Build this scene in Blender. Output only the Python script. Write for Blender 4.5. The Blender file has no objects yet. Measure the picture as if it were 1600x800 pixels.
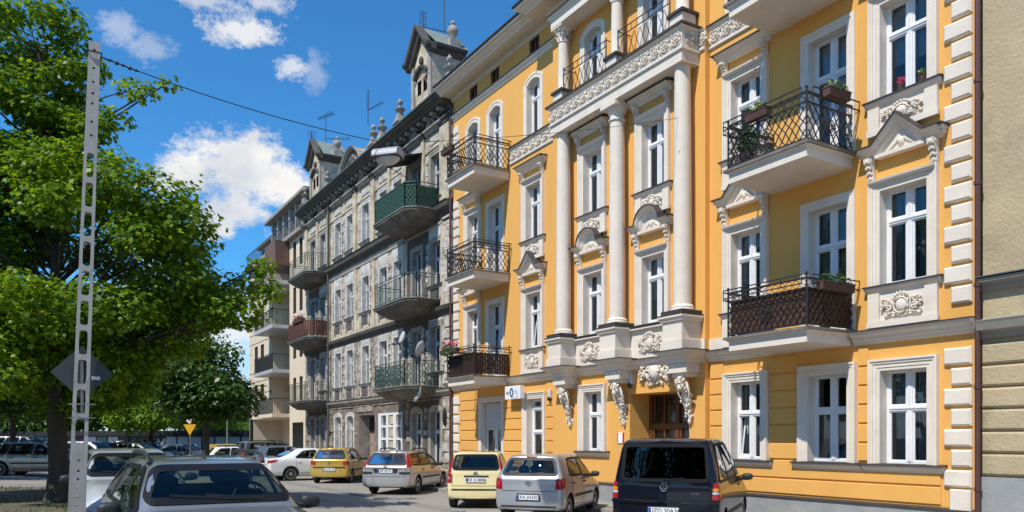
import bpy, bmesh, math, random
import numpy as np
from mathutils import Vector, Matrix
from mathutils.bvhtree import BVHTree
random.seed(7)
PI = math.pi
R = math.radians
scene = bpy.context.scene
COL = scene.collection
# ------------------------------------------------------------------ camera
# facade line of the street = world plane y = 0, street on the -y side, x grows to the right.
FPX, VPX, YH, CAMH, CAMD = 1236.0, 55.0, 685.0, 1.9, 14.0
TH = math.atan((800 - VPX) / FPX)
CT, ST = math.cos(TH), math.sin(TH)
cam_d = bpy.data.cameras.new('camera')
cam = bpy.data.objects.new('camera', cam_d)
COL.objects.link(cam)
cam.location = (0, -CAMD, CAMH)
cam.rotation_euler = Vector((-CT, ST, 0)).to_track_quat('-Z', 'Y').to_euler()
cam_d.sensor_fit = 'HORIZONTAL'
cam_d.sensor_width = 36.0
cam_d.lens = FPX / 1600 * 36.0
cam_d.shift_y = (YH - 400) / 1600
cam_d.clip_start = 0.1
cam_d.clip_end = 3000
scene.camera = cam


def C(px, py, Z):
    """photo pixel + distance along the view axis -> world point"""
    xc = (px - 800) / FPX * Z
    return Vector((-Z * CT + xc * ST, -CAMD + Z * ST + xc * CT, CAMH + (YH - py) * Z / FPX))


def FX(px, y=0.0):
    """photo column -> world x on a plane parallel to the facades"""
    d = CAMD + y
    Z = FPX * d / (CT * (px - VPX))
    return -(Z - d * ST) / CT


def gz(x, y):
    """ground height: flat by the houses, rising gently towards the park side"""
    return 0.40 * min(max((-5.0 - y) / 10.5, 0.0), 1.0)


# ------------------------------------------------------------------ sun and sky
SUN = Vector((0.41, -1.45, 2.06)).normalized()
sl = bpy.data.lights.new('sun', 'SUN')
sl.energy = 5.0
sl.angle = R(0.53)
sl.color = (1.0, 0.948, 0.85)
so = bpy.data.objects.new('sun', sl)
so.rotation_euler = (-SUN).to_track_quat('-Z', 'Y').to_euler()
so.location = (0, -20, 40)
COL.objects.link(so)
scene.view_settings.view_transform = 'Standard'
scene.view_settings.look = 'None'
scene.view_settings.exposure = 0.0
scene.view_settings.gamma = 1.0
scene.view_settings.use_curve_mapping = False

world = bpy.data.worlds.new('World')
scene.world = world
world.use_nodes = True
wn = world.node_tree
wn.nodes.clear()


def wmath(op, a, b=None, c=None, clamp=False):
    n = wn.nodes.new('ShaderNodeMath')
    n.operation = op
    n.use_clamp = clamp
    for i, v in enumerate((a, b, c)):
        if v is None:
            continue
        if isinstance(v, (int, float)):
            n.inputs[i].default_value = v
        else:
            wn.links.new(v, n.inputs[i])
    return n.outputs[0]


def build_sky():
    out = wn.nodes.new('ShaderNodeOutputWorld')
    bg = wn.nodes.new('ShaderNodeBackground')
    bg.inputs['Strength'].default_value = 0.102
    sky = wn.nodes.new('ShaderNodeTexSky')
    sky.sky_type = 'NISHITA'
    sky.sun_disc = False
    sky.sun_elevation = math.asin(SUN.z)
    sky.sun_rotation = math.atan2(SUN.x, SUN.y)
    sky.air_density = 1.0
    sky.dust_density = 0.0
    sky.ozone_density = 2.5
    sky.altitude = 100
    tc = wn.nodes.new('ShaderNodeTexCoord')
    sep = wn.nodes.new('ShaderNodeSeparateXYZ')
    wn.links.new(tc.outputs['Generated'], sep.inputs[0])
    x, y, z = sep.outputs
    el = wmath('ARCSINE', z)
    az = wmath('ARCTAN2', y, x)
    # fleecy noise in two octaves groups
    nz = wn.nodes.new('ShaderNodeTexNoise')
    nz.inputs['Scale'].default_value = 16.0
    nz.inputs['Detail'].default_value = 12.0
    nz.inputs['Roughness'].default_value = 0.70
    mp = wn.nodes.new('ShaderNodeMapping')
    mp.inputs['Scale'].default_value = (1, 1, 1.6)
    wn.links.new(tc.outputs['Generated'], mp.inputs[0])
    wn.links.new(mp.outputs[0], nz.inputs['Vector'])
    noise = wmath('SUBTRACT', nz.outputs['Fac'], 0.5)

    def blob(px, py, rx, ry, amp=2.2, dens=1.0, soft=1.9):
        d = C(px, py, 1.0) - Vector((0, -CAMD, CAMH))
        d.normalize()
        a0, e0 = math.atan2(d.y, d.x), math.asin(d.z)
        k = 1 / FPX
        du = wmath('DIVIDE', wmath('SUBTRACT', az, a0), rx * k)
        dv = wmath('DIVIDE', wmath('SUBTRACT', el, e0), ry * k)
        r = wmath('SQRT', wmath('ADD', wmath('MULTIPLY', du, du), wmath('MULTIPLY', dv, dv)))
        v = wmath('ADD', wmath('SUBTRACT', 1.0, r), wmath('MULTIPLY', noise, amp))
        v = wmath('MULTIPLY', v, soft, clamp=True)
        return wmath('MULTIPLY', v, dens)

    fac = None
    BL = [(375, 258, 80, 56, 3.0, 1.0), (298, 280, 62, 46, 3.0, 1.0), (436, 287, 66, 44, 3.2, 1.0),
          (350, 330, 80, 40, 3.2, .95), (395, 58, 56, 28, 5.0, .85, 1.5), (450, 100, 32, 20, 5.0, .7, 1.4),
          (240, 75, 26, 15, 6.0, .4, 1.1), (182, 40, 28, 17, 6.0, .4, 1.1), (330, 0, 70, 13, 5.0, .7, 1.4), (490, 110, 18, 30, 6, .3, 1.0), (420, 5, 46, 14, 5.0, .6, 1.4),
          (330, 520, 140, 80, 2.6, .85, 1.2), (380, 470, 100, 40, 3.0, .6, 1.1), (390, 610, 180, 60, 2.4, .8, 1.2), (215, 480, 110, 90, 2.8, .6, 1.1)]
    for b in BL:
        v = blob(*b)
        fac = v if fac is None else wmath('MAXIMUM', fac, v)
    # scattered cumulus over the unseen rest of the sky, thickened to whiten the fill light
    zz = wmath('ADD', wmath('MAXIMUM', z, 0.0), 0.25)
    cx = wmath('DIVIDE', x, zz)
    cy = wmath('DIVIDE', y, zz)
    cmb = wn.nodes.new('ShaderNodeCombineXYZ')
    wn.links.new(cx, cmb.inputs[0])
    wn.links.new(cy, cmb.inputs[1])
    n2 = wn.nodes.new('ShaderNodeTexNoise')
    n2.inputs['Scale'].default_value = 1.35
    n2.inputs['Detail'].default_value = 8.0
    n2.inputs['Roughness'].default_value = 0.58
    wn.links.new(cmb.outputs[0], n2.inputs['Vector'])
    g = wmath('MULTIPLY', wmath('SUBTRACT', n2.outputs['Fac'], 0.56), 6.0, clamp=True)
    # clouds of that field thin out over the gap of blue the photograph looks at
    d0 = C(640, 330, 1.0) - Vector((0, -CAMD, CAMH))
    d0.normalize()
    dot = wn.nodes.new('ShaderNodeVectorMath')
    dot.operation = 'DOT_PRODUCT'
    wn.links.new(tc.outputs['Generated'], dot.inputs[0])
    dot.inputs[1].default_value = d0
    gap = wmath('MULTIPLY', wmath('SUBTRACT', 0.80, dot.outputs['Value']), 8.0, clamp=True)
    g = wmath('MULTIPLY', g, gap)
    fac = wmath('MAXIMUM', fac, g)
    # milky haze low over the horizon, all round
    hz = wmath('MULTIPLY', wmath('SUBTRACT', 0.20, z), 5.0, clamp=True)
    fac = wmath('MAXIMUM', fac, wmath('MULTIPLY', wmath('POWER', hz, 1.5), 0.85))
    # soft grey modelling inside the clouds
    n3 = wn.nodes.new('ShaderNodeTexNoise')
    n3.inputs['Scale'].default_value = 14.0
    n3.inputs['Detail'].default_value = 5.0
    wn.links.new(tc.outputs['Generated'], n3.inputs['Vector'])
    ramp = wn.nodes.new('ShaderNodeMix')
    ramp.data_type = 'RGBA'
    ramp.inputs[6].default_value = (6.8, 7.1, 7.6, 1)
    ramp.inputs[7].default_value = (9.4, 9.3, 9.1, 1)
    wn.links.new(wmath('MULTIPLY', wmath('SUBTRACT', n3.outputs['Fac'], 0.38), 4.5, clamp=True), ramp.inputs[0])
    tint = wn.nodes.new('ShaderNodeMix')
    tint.data_type = 'RGBA'
    tint.blend_type = 'MULTIPLY'
    tint.inputs[0].default_value = 1.0
    wn.links.new(sky.outputs[0], tint.inputs[6])
    tint.inputs[7].default_value = SKYTINT
    mix = wn.nodes.new('ShaderNodeMix')
    mix.data_type = 'RGBA'
    wn.links.new(fac, mix.inputs[0])
    wn.links.new(tint.outputs[2], mix.inputs[6])
    wn.links.new(ramp.outputs[2], mix.inputs[7])
    wn.links.new(mix.outputs[2], bg.inputs['Color'])
    wn.links.new(bg.outputs[0], out.inputs[0])


SKYTINT = (0.47, 1.26, 1.76, 1)
build_sky()


# ------------------------------------------------------------------ mesh helpers
class MB:
    """collects faces; build() links them as ONE mesh object"""

    def __init__(self):
        self.v = []
        self.f = []

    def add(self, vs, fs):
        o = len(self.v)
        self.v.extend([tuple(p) for p in vs])
        self.f.extend([tuple(i + o for i in q) for q in fs])
        return self

    def box(self, x0, x1, y0, y1, z0, z1, bev=0.0):
        if bev <= 0:
            vs = [(x, y, z) for x in (x0, x1) for y in (y0, y1) for z in (z0, z1)]
            return self.add(vs, [(0, 1, 3, 2), (4, 6, 7, 5), (0, 4, 5, 1), (2, 3, 7, 6), (0, 2, 6, 4), (1, 5, 7, 3)])
        b = bev
        # face towards -y chamfered (facade blocks)
        A = [(x0, y1, z0), (x1, y1, z0), (x1, y1, z1), (x0, y1, z1)]
        B = [(x0, y0 + b, z0), (x1, y0 + b, z0), (x1, y0 + b, z1), (x0, y0 + b, z1)]
        D = [(x0 + b, y0, z0 + b), (x1 - b, y0, z0 + b), (x1 - b, y0, z1 - b), (x0 + b, y0, z1 - b)]
        fs = [(3, 2, 1, 0), (8, 9, 10, 11)]
        for i in range(4):
            j = (i + 1) % 4
            fs += [(i, j, j + 4, i + 4), (i + 4, j + 4, j + 8, i + 8)]
        return self.add(A + B + D, fs)

    def prism(self, pts, axis, a, b):
        """2D polygon extruded from a to b. axis 'x': pts=(y,z); 'y': pts=(x,z); 'z': pts=(x,y)"""
        def m(p, t):
            return {'x': (t, p[0], p[1]), 'y': (p[0], t, p[1]), 'z': (p[0], p[1], t)}[axis]
        n = len(pts)
        vs = [m(p, a) for p in pts] + [m(p, b) for p in pts]
        fs = [tuple(range(n))[::-1], tuple(range(n, 2 * n))]
        fs += [(i, (i + 1) % n, n + (i + 1) % n, n + i) for i in range(n)]
        return self.add(vs, fs)

    def sweep_xy(self, path, prof, closed=False):
        """horizontal moulding: path of (x,y), profile of (out,z); mitred; capped"""
        n = len(path)
        P = [Vector((p[0], p[1])) for p in path]
        vs = []
        for i in range(n):
            d0 = (P[i] - P[i - 1]).normalized() if (i > 0 or closed) else None
            d1 = (P[(i + 1) % n] - P[i]).normalized() if (i < n - 1 or closed) else None
            if d0 is None: d0 = d1
            if d1 is None: d1 = d0
            n0 = Vector((d0.y, -d0.x)); n1 = Vector((d1.y, -d1.x))
            nn = (n0 + n1)
            nn = nn / max(nn.dot(n0), 0.2)
            for (o, z) in prof:
                vs.append((P[i].x + nn.x * o, P[i].y + nn.y * o, z))
        k = len(prof)
        fs = []
        for i in range(n if closed else n - 1):
            j = (i + 1) % n
            for a in range(k):
                b = (a + 1) % k
                fs.append((i * k + a, j * k + a, j * k + b, i * k + b))
        if not closed:
            fs.append(tuple(range(k)))
            fs.append(tuple(range((n - 1) * k, n * k))[::-1])
        return self.add(vs, fs)

    def lathe(self, prof, c=(0, 0, 0), n=16, a0=0.0, a1=2 * PI):
        """prof of (r,z)"""
        full = abs(a1 - a0 - 2 * PI) < 1e-6
        m = n if full else n + 1
        vs = []
        for (r, z) in prof:
            for i in range(m):
                a = a0 + (a1 - a0) * i / n
                vs.append((c[0] + r * math.cos(a), c[1] + r * math.sin(a), c[2] + z))
        fs = []
        for j in range(len(prof) - 1):
            for i in range(n):
                k = (i + 1) % m
                fs.append((j * m + i, j * m + k, (j + 1) * m + k, (j + 1) * m + i))
        if full:
            fs.append(tuple(range(m))[::-1])
            fs.append(tuple(range((len(prof) - 1) * m, len(prof) * m)))
        return self.add(vs, fs)

    def tube(self, pts, r, n=5, r1=None):
        pts = [Vector(p) for p in pts]
        m = len(pts)
        vs = []
        for i, p in enumerate(pts):
            d = (pts[min(i + 1, m - 1)] - pts[max(i - 1, 0)])
            if d.length < 1e-9: d = Vector((0, 0, 1))
            d.normalize()
            up = Vector((0, 0, 1)) if abs(d.z) < 0.9 else Vector((1, 0, 0))
            u = d.cross(up).normalized()
            w = d.cross(u)
            rr = r if r1 is None else r + (r1 - r) * i / max(m - 1, 1)
            for k in range(n):
                a = 2 * PI * k / n + PI / n
                vs.append(p + u * rr * math.cos(a) + w * rr * math.sin(a))
        fs = [(i * n + k, i * n + (k + 1) % n, (i + 1) * n + (k + 1) % n, (i + 1) * n + k) for i in range(m - 1) for k in range(n)]
        fs += [tuple(range(n))[::-1], tuple(range((m - 1) * n, m * n))]
        return self.add(vs, fs)

    def ball(self, c, rx, ry=None, rz=None, n=8, m=6):
        ry = rx if ry is None else ry
        rz = rx if rz is None else rz
        vs = [(c[0], c[1], c[2] - rz)]
        for j in range(1, m):
            t = PI * j / m
            for i in range(n):
                a = 2 * PI * i / n
                vs.append((c[0] + rx * math.sin(t) * math.cos(a), c[1] + ry * math.sin(t) * math.sin(a), c[2] - rz * math.cos(t)))
        vs.append((c[0], c[1], c[2] + rz))
        fs = [(0, 1 + (i + 1) % n, 1 + i) for i in range(n)]
        for j in range(m - 2):
            for i in range(n):
                a = 1 + j * n
                fs.append((a + i, a + (i + 1) % n, a + n + (i + 1) % n, a + n + i))
        l = len(vs) - 1
        a = 1 + (m - 2) * n
        fs += [(a + i, a + (i + 1) % n, l) for i in range(n)]
        return self.add(vs, fs)

    def mesh(self, name, material, smooth=False):
        me = bpy.data.meshes.new(name)
        me.from_pydata(self.v, [], self.f)
        me.materials.append(material)
        if smooth:
            me.polygons.foreach_set('use_smooth', [True] * len(me.polygons))
            if smooth != 'all':
                me.set_sharp_from_angle(angle=R(38))
        me.update()
        return me

    def build(self, name, material, parent=None, smooth=False, **kw):
        return link(name, self.mesh(name, material, smooth), parent, **kw)


def fixnormals(me):
    bm = bmesh.new()
    bm.from_mesh(me)
    bmesh.ops.recalc_face_normals(bm, faces=bm.faces)
    bm.to_mesh(me)
    bm.free()
    return me


def link(name, me, parent=None, loc=None, rz=0.0, label=None, cat=None, group=None, kind=None):
    o = bpy.data.objects.new(name, me)
    COL.objects.link(o)
    if loc is not None:
        o.location = loc
    o.rotation_euler = (0, 0, rz)
    if parent is not None:
        o.parent = parent
        o.matrix_parent_inverse = WORLD_INV.get(parent.name, Matrix.Identity(4))
    tag(o, label, cat, group, kind)
    return o


WORLD_INV = {}


def tag(o, label=None, cat=None, group=None, kind=None):
    if label: o['label'] = label
    if cat: o['category'] = cat
    if group: o['group'] = group
    if kind: o['kind'] = kind
    return o


def empty(name, loc=(0, 0, 0), rz=0.0, label=None, cat=None, group=None):
    o = bpy.data.objects.new(name, None)
    o.empty_display_size = 0.3
    COL.objects.link(o)
    o.location = loc
    o.rotation_euler = (0, 0, rz)
    tag(o, label, cat, group)
    return o


def house(name, loc, label):
    o = empty(name, loc, 0, label, 'house')
    WORLD_INV[o.name] = Matrix.Translation(Vector(loc)).inverted()
    return o


def copy_tree(o, parent=None):
    c = o.copy()
    COL.objects.link(c)
    if parent is not None:
        c.parent = parent
    for ch in [k for k in o.children]:
        copy_tree(ch, c)
    return c


# ------------------------------------------------------------------ procedural materials
def newmat(name):
    m = bpy.data.materials.new(name)
    m.use_nodes = True
    nt = m.node_tree
    b = nt.nodes['Principled BSDF']
    return m, nt, b


def pmat(name, c1, c2=None, scale=3.0, rough=0.8, bump=0.0, bscale=40.0, metal=0.0, c3=None, s3=0.7, a3=0.5,
         spec=0.5, coat=0.0, detail=6.0, stretch=None, contrast=1.6, t3=0.5):
    """two-tone noise colour + optional third tone in large stains + fine bump, in world coordinates"""
    m, nt, b = newmat(name)
    b.inputs['Roughness'].default_value = rough
    b.inputs['Metallic'].default_value = metal
    b.inputs['Specular IOR Level'].default_value = spec
    b.inputs['Coat Weight'].default_value = coat
    b.inputs['Coat Roughness'].default_value = 0.05
    g = nt.nodes.new('ShaderNodeNewGeometry')
    vec = g.outputs['Position']
    if stretch:
        mp = nt.nodes.new('ShaderNodeMapping')
        mp.inputs['Scale'].default_value = stretch
        nt.links.new(vec, mp.inputs[0])
        vec = mp.outputs[0]
    col = None
    if c2 is not None:
        n = nt.nodes.new('ShaderNodeTexNoise')
        n.inputs['Scale'].default_value = scale
        n.inputs['Detail'].default_value = detail
        n.inputs['Roughness'].default_value = 0.65
        nt.links.new(vec, n.inputs['Vector'])
        mr = nt.nodes.new('ShaderNodeMapRange')
        mr.inputs[1].default_value = 0.5 - 0.5 / contrast / 1.6
        mr.inputs[2].default_value = 0.5 + 0.5 / contrast / 1.6
        nt.links.new(n.outputs['Fac'], mr.inputs[0])
        mx = nt.nodes.new('ShaderNodeMix')
        mx.data_type = 'RGBA'
        mx.inputs[6].default_value = (*c1, 1)
        mx.inputs[7].default_value = (*c2, 1)
        nt.links.new(mr.outputs[0], mx.inputs[0])
        col = mx.outputs[2]
        if c3 is not None:
            n3 = nt.nodes.new('ShaderNodeTexNoise')
            n3.inputs['Scale'].default_value = s3
            n3.inputs['Detail'].default_value = 8
            n3.inputs['Roughness'].default_value = 0.7
            nt.links.new(vec, n3.inputs['Vector'])
            mr3 = nt.nodes.new('ShaderNodeMapRange')
            mr3.inputs[1].default_value = t3
            mr3.inputs[2].default_value = t3 + 0.16
            mr3.inputs[4].default_value = a3
            nt.links.new(n3.outputs['Fac'], mr3.inputs[0])
            mx3 = nt.nodes.new('ShaderNodeMix')
            mx3.data_type = 'RGBA'
            nt.links.new(mr3.outputs[0], mx3.inputs[0])
            nt.links.new(col, mx3.inputs[6])
            mx3.inputs[7].default_value = (*c3, 1)
            col = mx3.outputs[2]
        nt.links.new(col, b.inputs['Base Color'])
    else:
        b.inputs['Base Color'].default_value = (*c1, 1)
    if bump > 0:
        nb = nt.nodes.new('ShaderNodeTexNoise')
        nb.inputs['Scale'].default_value = bscale
        nb.inputs['Detail'].default_value = 5
        nt.links.new(g.outputs['Position'], nb.inputs['Vector'])
        bp = nt.nodes.new('ShaderNodeBump')
        bp.inputs['Strength'].default_value = bump
        bp.inputs['Distance'].default_value = 0.02
        nt.links.new(nb.outputs['Fac'], bp.inputs['Height'])
        nt.links.new(bp.outputs[0], b.inputs['Normal'])
    return m


def glassmat(name, tint=(0.6, 0.66, 0.68), refl=(1, 1, 1), rough=0.0, ior=1.5, boost=1.0, wav=0.0):
    """thin pane: transparent + fresnel gloss"""
    m = bpy.data.materials.new(name)
    m.use_nodes = True
    nt = m.node_tree
    nt.nodes.clear()
    o = nt.nodes.new('ShaderNodeOutputMaterial')
    t = nt.nodes.new('ShaderNodeBsdfTransparent')
    t.inputs[0].default_value = (*tint, 1)
    g = nt.nodes.new('ShaderNodeBsdfGlossy')
    g.inputs['Color'].default_value = (*refl, 1)
    g.inputs['Roughness'].default_value = rough
    fr = nt.nodes.new('ShaderNodeFresnel')
    fr.inputs[0].default_value = ior
    mu = nt.nodes.new('ShaderNodeMath')
    mu.operation = 'MULTIPLY'
    mu.use_clamp = True
    mu.inputs[1].default_value = boost
    nt.links.new(fr.outputs[0], mu.inputs[0])
    mx = nt.nodes.new('ShaderNodeMixShader')
    nt.links.new(mu.outputs[0], mx.inputs[0])
    nt.links.new(t.outputs[0], mx.inputs[1])
    nt.links.new(g.outputs[0], mx.inputs[2])
    nt.links.new(mx.outputs[0], o.inputs[0])
    if wav > 0:
        gm = nt.nodes.new('ShaderNodeNewGeometry')
        n = nt.nodes.new('ShaderNodeTexNoise')
        n.inputs['Scale'].default_value = 1.6
        nt.links.new(gm.outputs['Position'], n.inputs['Vector'])
        bp = nt.nodes.new('ShaderNodeBump')
        bp.inputs['Strength'].default_value = wav
        bp.inputs['Distance'].default_value = 0.05
        nt.links.new(n.outputs['Fac'], bp.inputs['Height'])
        nt.links.new(bp.outputs[0], g.inputs['Normal'])
        nt.links.new(bp.outputs[0], fr.inputs['Normal'])
    return m


M = {}
M['ochre'] = pmat('ochre_plaster', (0.79, 0.418, 0.106), (0.745, 0.383, 0.092), 1.3, 0.9, 0.25, 60, c3=(0.66, 0.335, 0.078), s3=0.35, a3=0.45, stretch=(1, 1, 0.35))
M['cream'] = pmat('cream_stucco', (0.77, 0.695, 0.595), (0.68, 0.605, 0.515), 2.2, 0.88, 0.3, 50, c3=(0.47, 0.42, 0.36), s3=0.9, a3=0.35, t3=0.55)
M['lead'] = pmat('lead_flashing', (0.04, 0.032, 0.029), (0.065, 0.052, 0.046), 5, 0.6, 0.2, 30)
M['plinth'] = pmat('grey_plinth', (0.25, 0.26, 0.265), (0.33, 0.335, 0.33), 2, 0.85, 0.3, 30)
M['upvc'] = pmat('white_window_frame', (0.80, 0.80, 0.80), (0.74, 0.74, 0.75), 4, 0.4)
M['pane'] = glassmat('window_pane', (0.66, 0.71, 0.72), boost=1.7, wav=0.12)
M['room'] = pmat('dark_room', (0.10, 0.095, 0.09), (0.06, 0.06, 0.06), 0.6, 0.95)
M['lace'] = pmat('lace_curtain', (0.62, 0.62, 0.60), (0.30, 0.32, 0.33), 16, 0.95, stretch=(1, 1, 0.35))
M['blind'] = pmat('roller_blind', (0.42, 0.47, 0.45), (0.36, 0.41, 0.40), 1.5, 0.9)
M['iron'] = pmat('wrought_iron', (0.018, 0.017, 0.018), (0.035, 0.03, 0.028), 12, 0.5, 0.2, 80)
M['rail_wood'] = pmat('brown_screen', (0.13, 0.055, 0.03), (0.075, 0.032, 0.02), 8, 0.7, 0.2, 40)
M['rust'] = pmat('brown_downpipe', (0.075, 0.032, 0.03), (0.10, 0.048, 0.042), 3, 0.45)
M['door'] = pmat('varnished_oak', (0.17, 0.065, 0.02), (0.11, 0.04, 0.014), 3, 0.45, stretch=(12, 12, 1.2))
M['dark'] = pmat('black_void', (0.012, 0.012, 0.013), rough=0.9)
M['shutter'] = pmat('roller_shutter', (0.62, 0.61, 0.60), (0.56, 0.55, 0.54), 2, 0.5)
M['signw'] = pmat('sign_white', (0.82, 0.82, 0.83), rough=0.3)
M['blue'] = pmat('sign_blue', (0.02, 0.07, 0.22), rough=0.4)
M['lblue'] = pmat('sign_pale_blue', (0.20, 0.42, 0.75), rough=0.4)
M['red'] = pmat('sign_red', (0.55, 0.02, 0.03), rough=0.4)
M['terracotta'] = pmat('flower_trough', (0.10, 0.05, 0.035), (0.07, 0.035, 0.03), 6, 0.8)
M['leaf_small'] = pmat('potted_leaves', (0.06, 0.16, 0.02), (0.025, 0.07, 0.012), 14, 0.6)
M['leaf_yel'] = pmat('pale_potted_leaves', (0.22, 0.27, 0.03), (0.08, 0.14, 0.02), 14, 0.6)
M['bloom'] = pmat('pink_blooms', (0.75, 0.13, 0.24), (0.6, 0.05, 0.1), 20, 0.6)
M['roof'] = pmat('roof_sheet', (0.09, 0.07, 0.065), (0.13, 0.10, 0.09), 2, 0.6)
# ------------------------------------------------------------------ facade vocabulary
def sweep_xz(mb, path, prof, closed_prof=True):
    """moulding swept along a path in the facade plane: path (x,z), profile (out,y); out is to the left of travel"""
    n = len(path)
    P = [Vector(p) for p in path]
    vs = []
    for i in range(n):
        d0 = (P[i] - P[i - 1]).normalized() if i > 0 else None
        d1 = (P[i + 1] - P[i]).normalized() if i < n - 1 else None
        d0 = d1 if d0 is None else d0
        d1 = d0 if d1 is None else d1
        n0 = Vector((-d0.y, d0.x)); n1 = Vector((-d1.y, d1.x))
        nn = n0 + n1
        nn = nn / max(nn.dot(n0), 0.25)
        for (o, y) in prof:
            vs.append((P[i].x + nn.x * o, y, P[i].y + nn.y * o))
    k = len(prof)
    fs = []
    for i in range(n - 1):
        for a in range(k if closed_prof else k - 1):
            b = (a + 1) % k
            fs.append((i * k + a, i * k + b, (i + 1) * k + b, (i + 1) * k + a))
    if closed_prof:
        fs.append(tuple(range(k))[::-1])
        fs.append(tuple(range((n - 1) * k, n * k)))
    mb.add(vs, fs)
    return mb


def wall_holes(mb, x0, x1, z0, z1, y, holes, depth=0.0):
    xs = sorted({x0, x1} | {min(max(v, x0), x1) for h in holes for v in h[:2]})
    zs = sorted({z0, z1} | {min(max(v, z0), z1) for h in holes for v in h[2:4]})
    idx = {}
    vs, fs = [], []

    def vid(i, j):
        if (i, j) not in idx:
            idx[(i, j)] = len(vs)
            vs.append((xs[i], y, zs[j]))
        return idx[(i, j)]
    for i in range(len(xs) - 1):
        for j in range(len(zs) - 1):
            cx, cz = (xs[i] + xs[i + 1]) / 2, (zs[j] + zs[j + 1]) / 2
            if any(h[0] < cx < h[1] and h[2] < cz < h[3] for h in holes):
                continue
            fs.append((vid(i, j), vid(i + 1, j), vid(i + 1, j + 1), vid(i, j + 1)))
    mb.add(vs, fs)
    return mb


MESH = {}
M['net'] = pmat('net_curtain', (0.34, 0.36, 0.37), (0.20, 0.22, 0.235), 5, .95, stretch=(3, 3, .4))


def cached(key, fn):
    if key not in MESH:
        MESH[key] = fn()
    return MESH[key]


def arch_path(w, h, rise, n=9):
    """opening outline from bottom left over the top to bottom right"""
    if rise <= 0:
        return [(-w / 2, 0), (-w / 2, h), (w / 2, h), (w / 2, 0)]
    r = (w * w / 4 + rise * rise) / (2 * rise)
    a = math.asin(w / 2 / r)
    pts = [(-w / 2, 0)]
    for i in range(n + 1):
        t = -a + 2 * a * i / n
        pts.append((r * math.sin(t), h - r + r * math.cos(t)))
    return pts + [(w / 2, 0)]


SURR = [(-0.005, 0.20), (-0.005, -0.035), (0.05, -0.035), (0.055, -0.05), (0.12, -0.05), (0.125, -0.07), (0.165, -0.075), (0.175, -0.095), (0.215, -0.095), (0.225, 0.03), (0.0, 0.03), (0.02, 0.20)]
PLAIN = [(-0.005, 0.20), (-0.005, -0.02), (0.10, -0.02), (0.11, -0.035), (0.185, -0.035), (0.19, 0.03), (0.0, 0.03), (0.02, 0.20)]


def frame_mesh(w, h, trans, cols=2, fw=0.062, mat=None, rise=0.0, y=0.2, d=0.07):
    mb = MB()
    mw = 0.062
    yy0, yy1 = y, y + d
    zt = h - rise * 0.55
    mb.box(-w / 2, -w / 2 + fw, yy0, yy1, 0, zt)
    mb.box(w / 2 - fw, w / 2, yy0, yy1, 0, zt)
    mb.box(-w / 2 + fw, w / 2 - fw, yy0, yy1, 0, fw + 0.02)
    if rise > 0:
        ap = arch_path(w, h, rise)[1:-1]
        sweep_xz(mb, ap, [(-fw - 0.02, yy0), (0.01, yy0), (0.01, yy1), (-fw - 0.02, yy1)])
    else:
        mb.box(-w / 2 + fw, w / 2 - fw, yy0, yy1, h - fw, h)
    for t in trans:
        mb.box(-w / 2 + fw, w / 2 - fw, yy0 - 0.018, yy1, t - 0.05, t + 0.05)
        mb.box(-w / 2 + fw, w / 2 - fw, yy0 - 0.035, yy0 - 0.0185, t - 0.012, t + 0.022)
    zc = [fw + 0.02] + [t for t in trans] + [h - fw * .5]
    for k in range(1, cols):
        x = -w / 2 + w * k / cols
        for a, b in zip(zc[:-1], zc[1:]):
            lo = a + (0.05 if a in trans else 0)
            hi = b - (0.05 if b in trans else 0)
            mb.box(x - mw, x + mw, yy0 - 0.009, yy1, lo, hi)
            mb.box(x - 0.016, x + 0.016, yy0 - 0.024, yy0 - 0.0095, lo, hi)
    # casement rims
    rim = 0.03
    xs = [-w / 2 + fw] + [-w / 2 + w * k / cols for k in range(1, cols)] + [w / 2 - fw]
    for a, b in zip(zc[:-1], zc[1:]):
        lo = a + (0.05 if a in trans else 0)
        hi = b - (0.05 if b in trans else 0)
        for i in range(cols):
            xa = xs[i] + (mw if i > 0 else 0)
            xb = xs[i + 1] - (mw if i < cols - 1 else 0)
            mb.box(xa, xa + rim, yy0 + .012, yy1 - .004, lo, hi)
            mb.box(xb - rim, xb, yy0 + .012, yy1 - .004, lo, hi)
            mb.box(xa + rim, xb - rim, yy0 + .012, yy1 - .004, lo, lo + rim)
            if not (rise > 0 and b == zc[-1]):
                mb.box(xa + rim, xb - rim, yy0 + .012, yy1 - .004, hi - rim, hi)
    return mb.mesh('window', mat or M['upvc'])


def pane_rects(w, h, trans, cols=2, fw=0.062, rise=0.0):
    mw = 0.062
    zc = [fw + 0.02] + list(trans) + [h - fw]
    xs = [-w / 2 + fw] + [-w / 2 + w * k / cols for k in range(1, cols)] + [w / 2 - fw]
    out = []
    for a, b in zip(zc[:-1], zc[1:]):
        lo = a + (0.05 if a in trans else 0)
        hi = b - (0.05 if b in trans else 0)
        for i in range(cols):
            out.append((xs[i] + (mw if i > 0 else 0) + 0.02, xs[i + 1] - (mw if i < cols - 1 else 0) - 0.02, lo + 0.02, hi - 0.02 if rise == 0 or b != zc[-1] else hi))
    return out


def pane_mesh(a, b, lo, hi, y=0.235, tilt=0.0):
    return MB().add([(a, y, lo), (b, y, lo), (b, y + tilt, hi), (a, y + tilt, hi)], [(0, 1, 2, 3)]).mesh('pane', M['pane'])


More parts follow.
